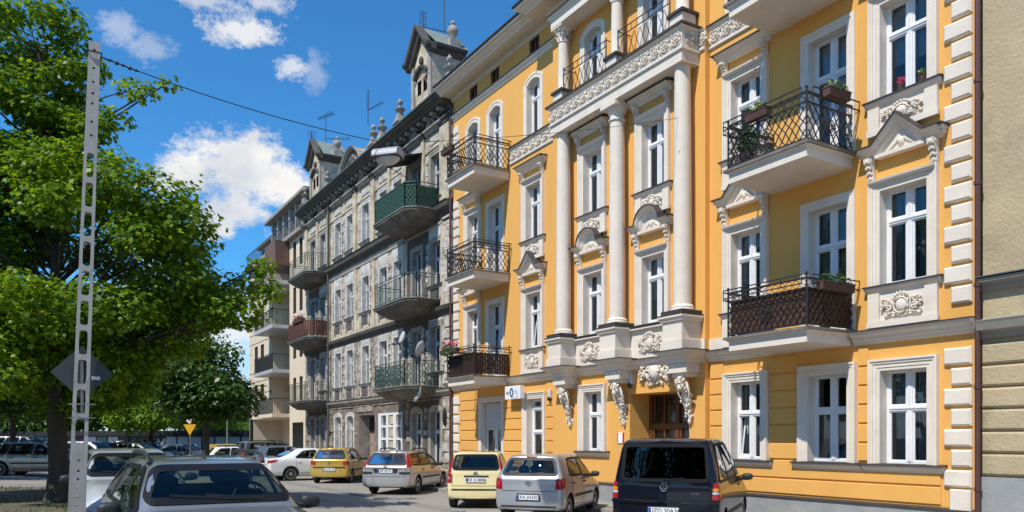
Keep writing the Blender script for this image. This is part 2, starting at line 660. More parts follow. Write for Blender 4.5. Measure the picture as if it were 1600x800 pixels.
def curtain_mesh(w, z0, z1, amp=0.03, n=26, y=0.36):
    vs, fs = [], []
    for i in range(n + 1):
        x = -w / 2 + w * i / n
        yy = y + amp * math.sin(i * 1.7) + amp * .5 * math.sin(i * 0.6 + 1)
        vs += [(x, yy, z0), (x, yy, z1)]
    for i in range(n):
        fs.append((2 * i, 2 * i + 2, 2 * i + 3, 2 * i + 1))
    return MB().add(vs, fs)


def relief_mesh(w, h, seed, mat):
    """shell cartouche with scrolls and leaves, symmetric"""
    rnd = random.Random(seed)
    mb = MB()
    mb.ball((0, -0.03, h * .46), w * .14, 0.055, h * .26, 10, 7)
    mb.tube([(w * .17 * math.cos(t), -0.055, h * .46 + h * .31 * math.sin(t)) for t in [2 * PI * i / 14 for i in range(15)]], 0.018, 5)
    for k in range(5):
        t = PI * (0.15 + 0.175 * k)
        mb.ball((w * .13 * math.cos(t) * 1.2, -0.05, h * .80 + h * .13 * math.sin(t)), 0.028, 0.03, h * .09, 6, 5)
    for s in (-1, 1):
        for j, (cx, cz, r, turns) in enumerate(((.30, .36, .085, 1.6), (.33, .66, .065, -1.5), (.44, .48, .04, 1.2))):
            pts = []
            for i in range(13):
                t = i / 12
                a = turns * 2 * PI * t * .8
                rr = r * (1 - .72 * t) * w * 1.1
                pts.append((s * (cx * w + rr * math.cos(a)), -0.035 - 0.012 * t, cz * h + rr * math.sin(a)))
            mb.tube(pts, 0.021, 5, 0.014)
        for i in range(24):
            x = rnd.uniform(.15, .48) * w
            z = rnd.uniform(.06, .92) * h * (1 - .35 * (x / w))
            mb.ball((s * x, -0.022 - rnd.uniform(0, .025), z), rnd.uniform(.012, .028), 0.03, rnd.uniform(.014, .034), 6, 4)
        mb.tube([(s * w * .02, -.035, h * .12), (s * w * .2, -.05, h * .2), (s * w * .4, -.035, h * .1)], 0.022, 5, .012)
    return fixnormals(mb.mesh('relief', mat, smooth='all'))


def bracket_mesh(h, w=0.13, d=0.16, mat=None):
    """acanthus console"""
    mb = MB()
    prof = []
    n = 12
    for i in range(n + 1):
        t = i / n
        y = -d * (1 - t) ** 1.3 - 0.03 - 0.02 * math.sin(t * PI * 3)
        prof.append((y, h * (1 - t)))
    mb.prism([(0.0, 0.0), (0.0, h)] + prof, 'x', -w / 2, w / 2)
    for i in range(4):
        z = h * (0.86 - .22 * i)
        y = -d * (z / h) ** 1.3 - 0.045
        mb.ball((0, y, z), w * .34, 0.03, h * .10, 7, 5)
        for s in (-1, 1):
            mb.ball((s * w * .34, y + .006, z - .02), w * .16, 0.028, h * .07, 6, 4)
    mb.tube([(-w * .62, -d * .75, h * .9), (w * .62, -d * .75, h * .9)], 0.028, 8)
    mb.ball((0, -0.05, -0.01), w * .36, 0.045, 0.04, 7, 5)
    return fixnormals(mb.mesh('bracket', mat, smooth=True))


def hood_parts(kind, hw, z0, mat, lead):
    """cornice over a window: returns meshes (cornice, cap, tympanum) in window-local coords"""
    if kind == 'flat':
        path = [(-hw, z0), (hw, z0)]
    elif kind == 'tri':
        path = [(-hw, z0), (-hw * .62, z0), (0, z0 + .47), (hw * .62, z0), (hw, z0)]
    else:
        path = [(-hw, z0), (-hw * .60, z0)]
        r = hw * .56
        for i in range(0, 11):
            a = PI - PI * i / 10
            path.append((r * math.cos(a), z0 + .06 + r * .86 * math.sin(a)))
        path += [(hw * .60, z0), (hw, z0)]
    c, k = MB(), MB()
    prof = [(-0.15, 0.0), (-0.15, -0.07), (-0.10, -0.09), (-0.07, -0.15), (-0.03, -0.17), (0.0, -0.25), (0.03, -0.27), (0.035, 0.0)]
    sweep_xz(c, path, prof)
    for sx, xe in ((-1, -hw), (1, hw)):       # returned ends
        x0, x1 = (xe - .06, xe) if sx < 0 else (xe, xe + .06)
        c.box(x0, x1, -0.21, 0, z0 - 0.03, z0 + 0.03)
        c.box(x0 + .02 * (sx < 0), x1 - .02 * (sx > 0), -0.14, 0, z0 - 0.10, z0 - 0.03)
    capp = [(-hw - .08, path[0][1])] + path[1:-1] + [(hw + .08, path[-1][1])]
    sweep_xz(k, capp, [(0.034, 0.0), (0.034, -0.295), (0.06, -0.295), (0.075, 0.0)])
    t = None
    if kind != 'flat':
        t = MB()
        inner = [p for p in path[1:-1]]
        t.prism([(inner[0][0], z0 - .14)] + [(p[0] * .86, p[1] - .12) for p in inner[(1 if kind == 'tri' else 0):(-1 if kind == 'tri' else None)]] + [(inner[-1][0], z0 - .14)], 'y', -0.06, -0.0)
        t.box(-hw * .62, hw * .62, -.16, 0, z0 - .19, z0 - .12)
        # shell in the tympanum
        t.ball((0, -.07, z0 + .02), .07, .05, .09, 8, 6)
        for s in (-1, 1):
            for i in range(5):
                t.ball((s * (.07 + .045 * i), -.07, z0 + .06 - .032 * i), .035, .03, .045 - .004 * i, 6, 5)
    return c.mesh('hood', mat, True), k.mesh('hood_cap', lead), (t.mesh('tympanum', mat, True) if t else None)


def sill_parts(hw, mat, lead, brown=False):
    c, k = MB(), MB()
    c.prism([(0.0, 0), (-0.12, 0), (-0.12, -0.035), (-0.09, -0.06), (-0.055, -0.075), (-0.04, -0.12), (0.0, -0.12)], 'x', -hw, hw)
    k.prism([(0.21, 0.035), (0.21, 0.025), (-0.02, 0.001), (-0.15, 0.001), (-0.15, 0.022), (0.0, 0.045)], 'x', -hw - .03, hw + .03)
    return c.mesh('sill', mat, False), k.mesh('sill_cap', lead)


def put_window(hs, xc, zb, w, h, y0=0.0, rise=0.0, trans=(0.68,), cols=2, surr='full', sill=0.16, hood=None, apron=None,
               curtain=None, mats=('cream', 'lead', 'upvc'), label=None, seed=0, gap=0.0, bracket=True, openl=False):
    """one window of a facade: the white frame is the part, everything belonging to it hangs below it"""
    cream, lead, upv = (M[m] for m in mats)
    tr = tuple(round(t * h, 4) for t in trans)
    me = cached(('win', w, h, rise, tr, cols, upv.name), lambda: frame_mesh(w, h, tr, cols, mat=upv, rise=rise))
    o = link('window', me, hs, loc=(xc, y0, zb), label=label)
    for i, r in enumerate(pane_rects(w, h, tr, cols, rise=rise)):
        if openl and i == 0:
            a, b, lo, hi = r
            mb = MB()
            for q in ((a - .03, a + .03, lo, hi), (b - .03, b + .03, lo, hi)):
                mb.add([(q[0], .235, lo), (q[1], .235, lo), (q[1], .28, lo), (q[0], .28, lo), (q[0], .37, hi), (q[1], .37, hi), (q[1], .415, hi), (q[0], .415, hi)],
                       [(0, 3, 2, 1), (4, 5, 6, 7), (0, 1, 5, 4), (1, 2, 6, 5), (2, 3, 7, 6), (3, 0, 4, 7)])
            mb.box(a + .03, b - .03, .235, .28, lo, lo + .06)
            mb.box(a + .03, b - .03, .37, .415, hi - .06, hi)
            link('tilted_casement', mb.mesh('tilted_casement', upv), o)
            link('pane', pane_mesh(a, b, lo, hi, .25, .135), o)
            continue
        link('pane', cached(('pane',) + tuple(round(v, 3) for v in r), lambda r=r: pane_mesh(*r)), o)
    prof = SURR if surr == 'full' else PLAIN
    sw = 0.22 if surr == 'full' else 0.19
    if surr:
        link('surround', cached(('sur', w, h, rise, surr, cream.name, gap), lambda: sweep_xz(MB(), [(p[0], p[1] - (gap if p[1] == 0 else 0)) for p in arch_path(w, h, rise)], prof).mesh('surround', cream, True)), o)
        if rise <= 0 and surr == 'full':
            pass
    if sill:
        a, b = cached(('sill', w, sill, cream.name), lambda: sill_parts(w / 2 + sw + sill - .1, cream, lead))
        link('sill', a, o)
        link('sill_cap', b, o)
    if hood:
        hw = w / 2 + sw + .10
        z0 = h + .22 + .45 + .12 if hood != 'flat' else h + .22 + .40
        a, b, t = cached(('hood', hood, w, h, cream.name), lambda: hood_parts(hood, hw, z0, cream, lead))
        link('hood', a, o)
        link('hood_cap', b, o)
        if t: link('tympanum', t, o)
        bh = z0 - .15 - (h + .18)
        if bracket:
            bm_ = cached(('brk', round(bh, 3), cream.name), lambda: bracket_mesh(bh, mat=cream))
            for s in (-1, 1):
                link('bracket', bm_, o, loc=(s * (w / 2 + sw - .06), -0.02, h + .18))
        link('lintel_moulding', cached(('lm', w, h, cream.name), lambda: MB().prism([(-.09, h + .12), (-.13, h + .16), (-.14, h + .20), (-.02, h + .21), (-.02, h + .12)], 'x', -w / 2 - sw + .03, w / 2 + sw - .03).mesh('lintel_moulding', cream)), o)
    if apron:
        hw = w / 2 + sw
        def ap():
            mb = MB()
            mb.box(-hw, hw, -.035, 0, -apron, -.12)
            mb.box(-hw, -hw + .24, -.085, -.036, -apron + .12, -.12)
            mb.box(hw - .24, hw, -.085, -.036, -apron + .12, -.12)
            mb.box(-hw - .02, hw + .02, -.10, -.0365, -apron, -apron + .118)
            return mb.mesh('apron', cream)
        a = link('apron', cached(('apr', w, apron, cream.name), ap), o)
        rl = cached(('rel', w, apron, seed % 2, cream.name), lambda: relief_mesh(2 * (hw - .27), apron - .30, seed, cream))
        link('relief', rl, a, loc=(0, -.04, -apron + .15))
    if curtain == 'lace':
        for s, x in ((-1, -w * .17), (1, w * .24)):
            link('curtain', cached(('cur', w, h, s), lambda: curtain_mesh(w * .46, 0.05, h * .98).mesh('curtain', M['lace'])), o, loc=(x, 0, 0))
    elif curtain == 'blind':
        link('blind', cached(('bli', w, h), lambda: curtain_mesh(w * .9, h * .38, h, 0.0, 2, .33).mesh('blind', M['blind'])), o)
    elif curtain == 'net':
        link('curtain', cached(('net', w, h), lambda: curtain_mesh(w * .94, 0.05, h * .97, .02, 34, .38).mesh('curtain', M['net'])), o)
    elif curtain == 'half':
        link('curtain', cached(('half', w, h), lambda: curtain_mesh(w * .94, 0.05, h * .55, .02, 34, .38).mesh('curtain', M['net'])), o)
    elif curtain == 'side':
        link('curtain', cached(('curs', w, h), lambda: curtain_mesh(w * .28, 0.05, h).mesh('curtain', M['lace'])), o, loc=(-w * .36, 0.02, 0))
    return o


def lattice_panel(mb, p0, p1, z0, z1, cell=0.125, r=0.008):
    """diamond lattice of wavy bars between two plan points"""
    p0, p1 = Vector(p0), Vector(p1)
    L = (p1 - p0).length
    H = z1 - z0
    d = (p1 - p0) / L
    n = max(2, round(L / cell))
    st = L / n
    slope = 1.35
    run = H / slope
    for s in (1, -1):
        k0 = -int(run / st) - 1
        for k in range(k0, n + 1) if s > 0 else range(0, n - k0 + 1):
            pts = []
            for i in range(9):
                t = i / 8
                u = k * st + s * run * t + 0.012 * math.sin(t * H / 0.17 * PI) * s
                if 0 <= u <= L:
                    q = p0 + d * u
                    pts.append((q.x, q.y, z0 + H * t))
            if len(pts) > 1:
                mb.tube(pts, r, 4)


def scroll_row(mb, p0, p1, z, r, n):
    p0, p1 = Vector(p0), Vector(p1)
    for k in range(n):
        c = p0.lerp(p1, (k + .5) / n)
        d = (p1 - p0).normalized()
        pts = []
        for i in range(11):
            a = 2 * PI * i / 10
            q = c + d * r * math.cos(a)
            pts.append((q.x, q.y, z + r * math.sin(a)))
        mb.tube(pts, .006, 4)


def railing_mesh(x0, x1, yd, h=1.02, dense=False, r=0.012):
    """wrought iron railing on three sides, local z=0 on the slab"""
    mb = MB()
    cs = [(x0, 0.0), (x0, -yd), (x1, -yd), (x1, 0.0)]
    seg = list(zip(cs[:-1], cs[1:]))
    for a, b in seg:
        for z, rr in ((.05, .016), (.74, .017), (.93, .026)):
            mb.tube([(a[0], a[1], z), (b[0], b[1], z)], rr, 4)
        lattice_panel(mb, a, b, .05, .74, .165 if not dense else .155, r)
        L = (Vector(b) - Vector(a)).length
        scroll_row(mb, a, b, .83, .075, max(2, round(L / .17)))
        # flower holder rail leaning outwards
        n = Vector((b[1] - a[1], -(b[0] - a[0]))).normalized() * -1
        n = Vector((-n.x, -n.y))
        k = max(2, round(L / .5))
        for i in range(k + 1):
            q = Vector(a).lerp(Vector(b), i / k)
            mb.tube([(q.x, q.y, .78), (q.x + n.x * .14, q.y + n.y * .14, .80), (q.x + n.x * .15, q.y + n.y * .15, .97)], .008, 4)
        for z in (.80, .97):
            o0 = Vector(a) + n * .15
            o1 = Vector(b) + n * .15
            mb.tube([(o0.x, o0.y, z), (o1.x, o1.y, z)], .015, 4)
        q = Vector(a).lerp(Vector(b), .5)      # rosette in the middle of each panel
        d = (Vector(b) - Vector(a)).normalized()
        for rr in (.16, .10, .05):
            mb.tube([(q.x + d.x * rr * math.cos(t), q.y + d.y * rr * math.cos(t) - .01, .38 + rr * math.sin(t)) for t in [2 * PI * i / 12 for i in range(13)]], .011, 4)
    for c in cs:
        mb.tube([(c[0], c[1], 0), (c[0], c[1], 1.0)], .022, 6)
        mb.ball((c[0], c[1], 1.02), .035, None, None, 6, 5)
    return mb


def leafy(mb, cx, cy, cz, rx, ry, rz, n, size, rnd):
    """small loose plant: leaf quads spread through a volume"""
    for _ in range(n):
        while True:
            p = Vector((rnd.uniform(-1, 1), rnd.uniform(-1, 1), rnd.uniform(-1, 1)))
            if p.length < 1: break
        c = Vector((cx + p.x * rx, cy + p.y * ry, cz + p.z * rz))
        a = Vector((rnd.gauss(0, 1), rnd.gauss(0, 1), rnd.gauss(0, .6))).normalized()
        b = a.cross(Vector((rnd.gauss(0, 1), rnd.gauss(0, 1), rnd.gauss(0, 1)))).normalized()
        s = size * rnd.uniform(.6, 1.3)
        mb.add([c - a * s, c + b * s * .5, c + a * s, c - b * s * .5], [(0, 1, 2, 3)])


def flower_trough(loc, rz, L, label, leaf='leaf_small', bloom=False, seed=1, hang=False):
    rnd = random.Random(seed)
    t = empty('flower_trough', loc, rz, label, 'flower box', 'flower boxes hung on the balcony rails')
    tr = MB()
    tr.prism([(-.07, 0), (.07, 0), (.09, .16), (-.09, .16)], 'x', -L / 2, L / 2)
    tr.box(-L / 2 - .01, L / 2 + .01, -.098, .098, .145, .165)
    link('trough', tr.mesh('trough', M['terracotta']), t)
    lv = MB()
    leafy(lv, 0, 0, .22, L / 2, .13, .14, int(260 * L), .035, rnd)
    if hang: leafy(lv, 0, -.1, .08, L / 2, .06, .14, int(120 * L), .035, rnd)
    link('leaves', lv.mesh('leaves', M[leaf]), t, kind='stuff')
    if bloom:
        bl = MB()
        for _ in range(int(34 * L)):
            bl.ball((rnd.uniform(-L / 2, L / 2), rnd.uniform(-.13, .1), rnd.uniform(.24, .42)), .028, None, None, 6, 4)
        link('blooms', bl.mesh('blooms', M['bloom'], 'all'), t, kind='stuff')
    return t
# ------------------------------------------------------------------ the ochre tenement house
YX0, YX1 = -27.66, -7.56
yh = house('tenement_house', ((YX0 + YX1) / 2, 4, 0), 'ochre yellow tenement house with cream columns and iron balconies')
RZ0, RZ1, RY = FX(864, -.15), FX(1102, -.15), -0.15       # middle projection
OW, SW = 0.95, 0.22
colA, colB, colC = -8.95, -10.62, -12.80
colD, colE = FX(1021, RY), FX(926.5, RY)
colF, colG, colH = -21.86, -24.40, -26.04
F1, F2, F3 = 4.82, 8.41, 11.92          # sills
G0, G1 = 1.38, 3.21
holes_main, holes_ris = [], []
WH = 1.86
wins = []      # x, z, w, h, rise, y, kwargs
D1, D2, D3 = 4.06, 7.60, 11.12          # balcony door thresholds
R3 = 0.16
for (x, lab, cu) in ((colA, 'right', 'lace'), (colB, 'middle', None), (colC, 'left', 'lace')):
    wins.append((x, G0, OW if x != colC else .88, G1 - G0, 0, 0, dict(trans=(.60,), sill=.22, curtain=cu, openl=(x == colC))))
for (x, hd, cu) in ((colA, 'tri', None), (colC, 'tri', 'blind'), (colF, 'tri', None)):
    wins.append((x, F1, OW if x == colA else .88, WH, 0, 0, dict(hood=hd, apron=.78, curtain=cu, seed=3, openl=(x == colF))))
    wins.append((x, F2, OW if x == colA else .88, WH, 0, 0, dict(hood='flat', apron=.66, seed=4, curtain='side' if x == colC else None)))
for x in (colD, colE):
    wins.append((x, F1 + .12, .88, WH - .10, 0, RY, dict(hood='seg', apron=None, sill=0, curtain='blind' if x == colD else None, gap=.12)))
    wins.append((x, F2, .88, WH, 0, RY, dict(hood='flat', apron=.66, seed=4)))
    wins.append((x, 11.95, .82, 1.85, R3, RY, dict(surr='plain', sill=0)))
wins.append((colE, 1.50, .86, 1.76, 0, RY, dict(trans=(.62,), sill=.22)))
for x in (colB, colG):
    wins.append((x, D1, .93, 6.68 - D1, 0, 0, dict(surr='plain', sill=0, trans=(.70,), openl=(x == colG))))
    wins.append((x, D2, .93, 10.24 - D2, 0, 0, dict(surr='plain', sill=0, trans=(.70,))))
wins.append((colH, F1 - .1, .82, WH + .1, 0, 0, dict(hood='tri', sill=0)))
wins.append((colH, F2 - .1, .82, WH + .1, 0, 0, dict(hood='flat', sill=0)))
wins.append((colF, F3, .80, 1.80, R3, 0, dict(surr='plain', sill=0)))
wins.append((colG, D3, .80, 2.58, R3, 0, dict(surr='plain', sill=0, trans=(.70,))))
wins.append((colH, D3, .80, 2.55, R3, 0, dict(surr='plain', sill=0, trans=(.70,))))
for x in (colA, colB, colC):
    wins.append((x, F3 if x != colB else D3, .86, 13.70 - (F3 if x != colB else D3), R3, 0, dict(surr='plain', sill=0)))
rw_ = random.Random(12)
for (x, z, w, h, rise, y, kw) in wins:
    kw.setdefault('curtain', None)
    if kw['curtain'] is None:
        kw['curtain'] = rw_.choice(['net', 'side', 'net', 'half', None, 'blind'])
    (holes_ris if y == RY else holes_main).append((x - w / 2 - .015, x + w / 2 + .015, z - .02, z + h + .01))
    put_window(yh, x, z, w, h, y, rise, **kw)
# attic lights
attic = [FX(740), FX(773.5), FX(835)]
attic += [attic[2] + 2.5 * k for k in range(1, 6)]
for x in attic:
    yy = RY if RZ0 < x < RZ1 else 0.0
    (holes_ris if yy == RY else holes_main).append((x - .30, x + .30, 14.50, 15.06))
    o = link('attic_window', cached('att', lambda: sweep_xz(MB(), [(-.28, 0), (-.28, .54), (.28, .54), (.28, 0), (-.28, 0)], [(-.06, .12), (-.06, .02), (.03, .02), (.03, .12)]).mesh('attic_window', M['door'])), yh, loc=(x, yy, 14.51))
    link('pane', cached('attp', lambda: MB().add([(-.23, .08, .05), (.23, .08, .05), (.23, .08, .5), (-.23, .08, .5)], [(0, 1, 2, 3)]).mesh('pane', M['pane'])), o)
    link('glazing_bar', cached('attb', lambda: MB().box(-.02, .02, .05, .09, .05, .5).mesh('glazing_bar', M['door'])), o)
# ground floor openings of their own kind: shop window with shutter, shop door, house portal
SHX0, SHX1 = FX(748) + .2, FX(788) - .19
DRX0, DRX1 = FX(819) + .2, FX(853.5) - .2
PX0, PX1 = FX(984, RY), FX(1077, RY)
PZ1 = 3.10
holes_main += [(SHX0, SHX1, .45, 3.20), (DRX0, DRX1, .16, 3.22)]
holes_ris += [(PX0, PX1, -.1, PZ1)]
w = MB()
wall_holes(w, YX0, RZ0, 0, 15.2, 0, holes_main)
wall_holes(w, RZ1, YX1, 0, 15.2, 0, holes_main)
wall_holes(w, RZ0, RZ1, 0, 15.2, RY, holes_ris)
for x in (RZ0, RZ1):
    w.add([(x, RY, 0), (x, 0, 0), (x, 0, 15.2), (x, RY, 15.2)], [(0, 1, 2, 3)])
w.add([(YX0, 0, 0), (YX0, 12, 0), (YX0, 12, 15.3), (YX0, 0, 15.3)], [(0, 1, 2, 3)])
w.add([(YX1, 0, 0), (YX1, 12, 0), (YX1, 12, 15.3), (YX1, 0, 15.3)], [(3, 2, 1, 0)])
w.add([(YX0, 12, 0), (YX1, 12, 0), (YX1, 12, 15.3), (YX0, 12, 15.3)], [(3, 2, 1, 0)])
w.build('wall', M['ochre'], yh)
# rooms behind the windows: dark back wall and floors
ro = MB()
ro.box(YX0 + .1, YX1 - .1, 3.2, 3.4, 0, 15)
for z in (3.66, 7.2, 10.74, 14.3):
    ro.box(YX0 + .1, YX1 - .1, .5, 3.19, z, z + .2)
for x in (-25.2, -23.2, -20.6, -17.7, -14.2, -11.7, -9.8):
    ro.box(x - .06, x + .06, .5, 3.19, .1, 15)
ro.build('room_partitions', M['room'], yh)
rf = MB()
rf.prism([(-.75, 15.37), (6, 17.4), (12.2, 15.4), (12.2, 15.33), (-.75, 15.33)], 'x', YX0, YX1)
rf.build('roof', M['roof'], yh)

# ---- string courses, eaves and frieze
def broken(z, prof, name, mat, x0=YX0, x1=YX1, y=0.0, parent=yh):
    mb = MB()
    mb.sweep_xy([(x0, y), (RZ0, y), (RZ0, RY + y), (RZ1, RY + y), (RZ1, y), (x1, y)], [(o, z + h) for o, h in prof])
    return mb.build(name, mat, parent)

LX0, LX1 = -25.40, -23.34              # left balconies
BX0, BX1 = -12.06, -9.97               # right balconies
def course(x0, x1, y, z, prof, name, mat):
    mb = MB()
    mb.sweep_xy([(x0, y), (x1, y)], [(o, z + h) for o, h in prof])
    return mb.build(name, mat, yh)
CPROF = [(0, 0), (.05, .01), (.07, .07), (.11, .08), (.13, .14), (.20, .18), (.22, .24), (0, .24)]
CCAP = [(0, .2405), (.25, .2405), (.25, .262), (0, .275)]
for a, b, y in ((YX0, LX0 - .001, 0), (LX1 + .001, RZ0, 0), (RZ1, BX0 - .001, 0), (BX1 + .001, YX1 - .02, 0)):
    course(a, b, y, 3.74, CPROF, 'string_course', M['cream'])
    course(a, b, y, 3.74, CCAP, 'course_flashing', M['lead'])
course(RZ0 + .002, RZ1 - .002, RY, 3.74, CPROF, 'string_course', M['cream'])
course(RZ0 + .002, RZ1 - .002, RY, 3.74, CCAP, 'course_flashing', M['lead'])
# eaves
ep = [(0, 15.02), (.06, 15.05), (.08, 15.13), (.16, 15.15), (.55, 15.16), (.58, 15.22), (.66, 15.26), (.74, 15.33), (.80, 15.35), (.80, 15.42), (0, 15.5)]
mb = MB()
mb.sweep_xy([(YX0 - .1, 0), (RZ0, 0), (RZ0, -.3), (RZ1, -.3), (RZ1, 0), (YX1, 0)], ep)
mb.build('eaves_cornice', M['cream'], yh)
mb = MB()
mb.sweep_xy([(YX0 - .1, 0), (RZ0, 0), (RZ0, -.3), (RZ1, -.3), (RZ1, 0), (YX1, 0)], [(.80, 15.421), (.86, 15.44), (.86, 15.48), (.70, 15.53), (.70, 15.45)])
mb.build('gutter', M['lead'], yh)
# attic course
mb = MB()
mb.sweep_xy([(YX0, 0), (RZ0, 0)], [(0, 14.24), (.04, 14.25), (.06, 14.33), (.12, 14.37), (.13, 14.43), (0, 14.43)])
mb.build('string_course', M['cream'], yh)
mb = MB()
mb.sweep_xy([(YX0, 0), (RZ0, 0)], [(0, 14.4305), (.16, 14.4305), (.16, 14.45), (0, 14.47)])
mb.build('course_flashing', M['lead'], yh)
for a, b in ((LX1 + .02, RZ0), (RZ1, BX0 - .02), (BX1 + .02, YX1 - .7)):
    course(a, b, 0, 11.28, [(0, 0), (.05, .02), (.05, .08), (.025, .10), (.025, .46), (.06, .48), (.09, .54), (0, .54)], 'frieze', M['cream'])
    course(a, b, 0, 11.28, [(0, .5405), (.13, .5405), (.13, .565), (0, .58)], 'course_flashing', M['lead'])

def rosette():
    mb = MB()
    for rr, tr in ((.135, .018), (.06, .016)):
        mb.tube([(rr * math.cos(t), -.02, rr * math.sin(t)) for t in [2 * PI * i / 14 for i in range(15)]], tr, 5)
    mb.ball((0, -.03, 0), .035, .03, .035, 7, 5)
    for i in range(8):
        a = 2 * PI * i / 8
        mb.ball((.095 * math.cos(a), -.02, .095 * math.sin(a)), .022, .022, .022, 5, 4)
    for s in (-1, 1):
        for t in (-1, 1):
            mb.tube([(s * .185, -.02, t * .02), (s * .16, -.035, t * .10), (s * .10, -.02, t * .155)], .018, 5, .01)
    return fixnormals(mb.mesh('rosette', M['cream'], 'all'))
ros = rosette()
def ros_row(parent, x0, x1, y, z):
    n = max(1, round((x1 - x0) / .37))
    for i in range(n):
        link('rosette', ros, parent, loc=(x0 + (x1 - x0) * (i + .5) / n, y, z))
ros_row(yh, LX1 + .05, RZ0 - .02, -.03, 11.56)
ros_row(yh, RZ1 + .03, BX0 - .02, -.03, 11.56)
ros_row(yh, BX1 + .05, YX1 - .75, -.03, 11.56)

# ---- plinth, rustication bands, quoins
for a, b, y in ((YX0, SHX0 - .2, 0), (SHX1 + .2, DRX0 - .2, 0), (DRX1 + .2, RZ0, 0), (RZ1 + .001, YX1, 0)):
    MB().box(a, b, y - .06, y, .0, .60).build('plinth', M['plinth'], yh)
MB().box(RZ0, PX0, RY - .06, RY, 0, .60).build('plinth', M['plinth'], yh)
MB().box(PX1, RZ1, RY - .06, RY, 0, .60).build('plinth', M['plinth'], yh)
for a, b, y in ((YX0, SHX0 - .2, 0), (SHX1 + .2, DRX0 - .2, 0), (DRX1 + .2, RZ0, 0), (RZ1 + .001, YX1, 0), (RZ0, PX0, RY), (PX1, RZ1, RY)):
    MB().prism([(y - .085, .601), (y, .601), (y, .66), (y - .085, .625)], 'x', a, b).build('plinth_capping', M['lead'], yh)
GR = [.70, 1.03, 1.44, 1.815, 2.19, 2.565, 2.94, 3.315, 3.70]
block = [(colA - .72, colA + .72), (colB - .72, colB + .72), (colC - .68, colC + .68), (SHX0 - .20, SHX1 + .20), (DRX0 - .21, DRX1 + .21)]
def spans(x0, x1, blocks):
    out, cur = [], x0
    for a, b in sorted(blocks):
        if b < x0 or a > x1: continue
        if a - cur > .05: out.append((cur, a))
        cur = max(cur, b)
    if x1 - cur > .05: out.append((cur, x1))
    return out
for i in range(len(GR) - 1):
    za, zb = GR[i] + (.018 if i else 0), GR[i + 1] - .018
    low = zb < 1.45
    for s0, s1 in ((YX0 + .62, RZ0 - .02), (RZ1 + .02, YX1 - .66)):
        bl = block if not low else [block[3], block[4]]
        for a, b in spans(s0, s1, bl):
            MB().box(a + .004, b - .004, -.03, 0, za, zb, .012).build('rustication_band', M['ochre'], yh)
q_w = MB().box(-.50, 0, -.07, 0, 0, .305, .035).mesh('quoin_block', M['cream'])
q_n = MB().box(-.37, 0, -.07, 0, 0, .305, .035).mesh('quoin_block', M['cream'])
ql_w = MB().box(0, .50, -.07, 0, 0, .305, .035).mesh('quoin_block', M['cream'])
ql_n = MB().box(0, .42, -.07, 0, 0, .305, .035).mesh('quoin_block', M['cream'])
z = 1.035
i = 0
while z < 14.0:
    if not (3.42 < z < 4.05) and not (11.0 < z < 11.8):
        link('quoin_block', q_w if i % 2 == 0 else q_n, yh, loc=(YX1 - .10, 0, z))
        link('quoin_block', ql_w if i % 2 == 0 else ql_n, yh, loc=(YX0 + .08, 0, z))
    z += .361
    i += 1
MB().box(YX1 - .47, YX1 - .10, -.09, 0, .62, 1.0, .02).build('quoin_block', M['cream'], yh)
MB().box(YX0 + .08, YX0 + .5, -.09, 0, .62, 1.0, .02).build('quoin_block', M['cream'], yh)

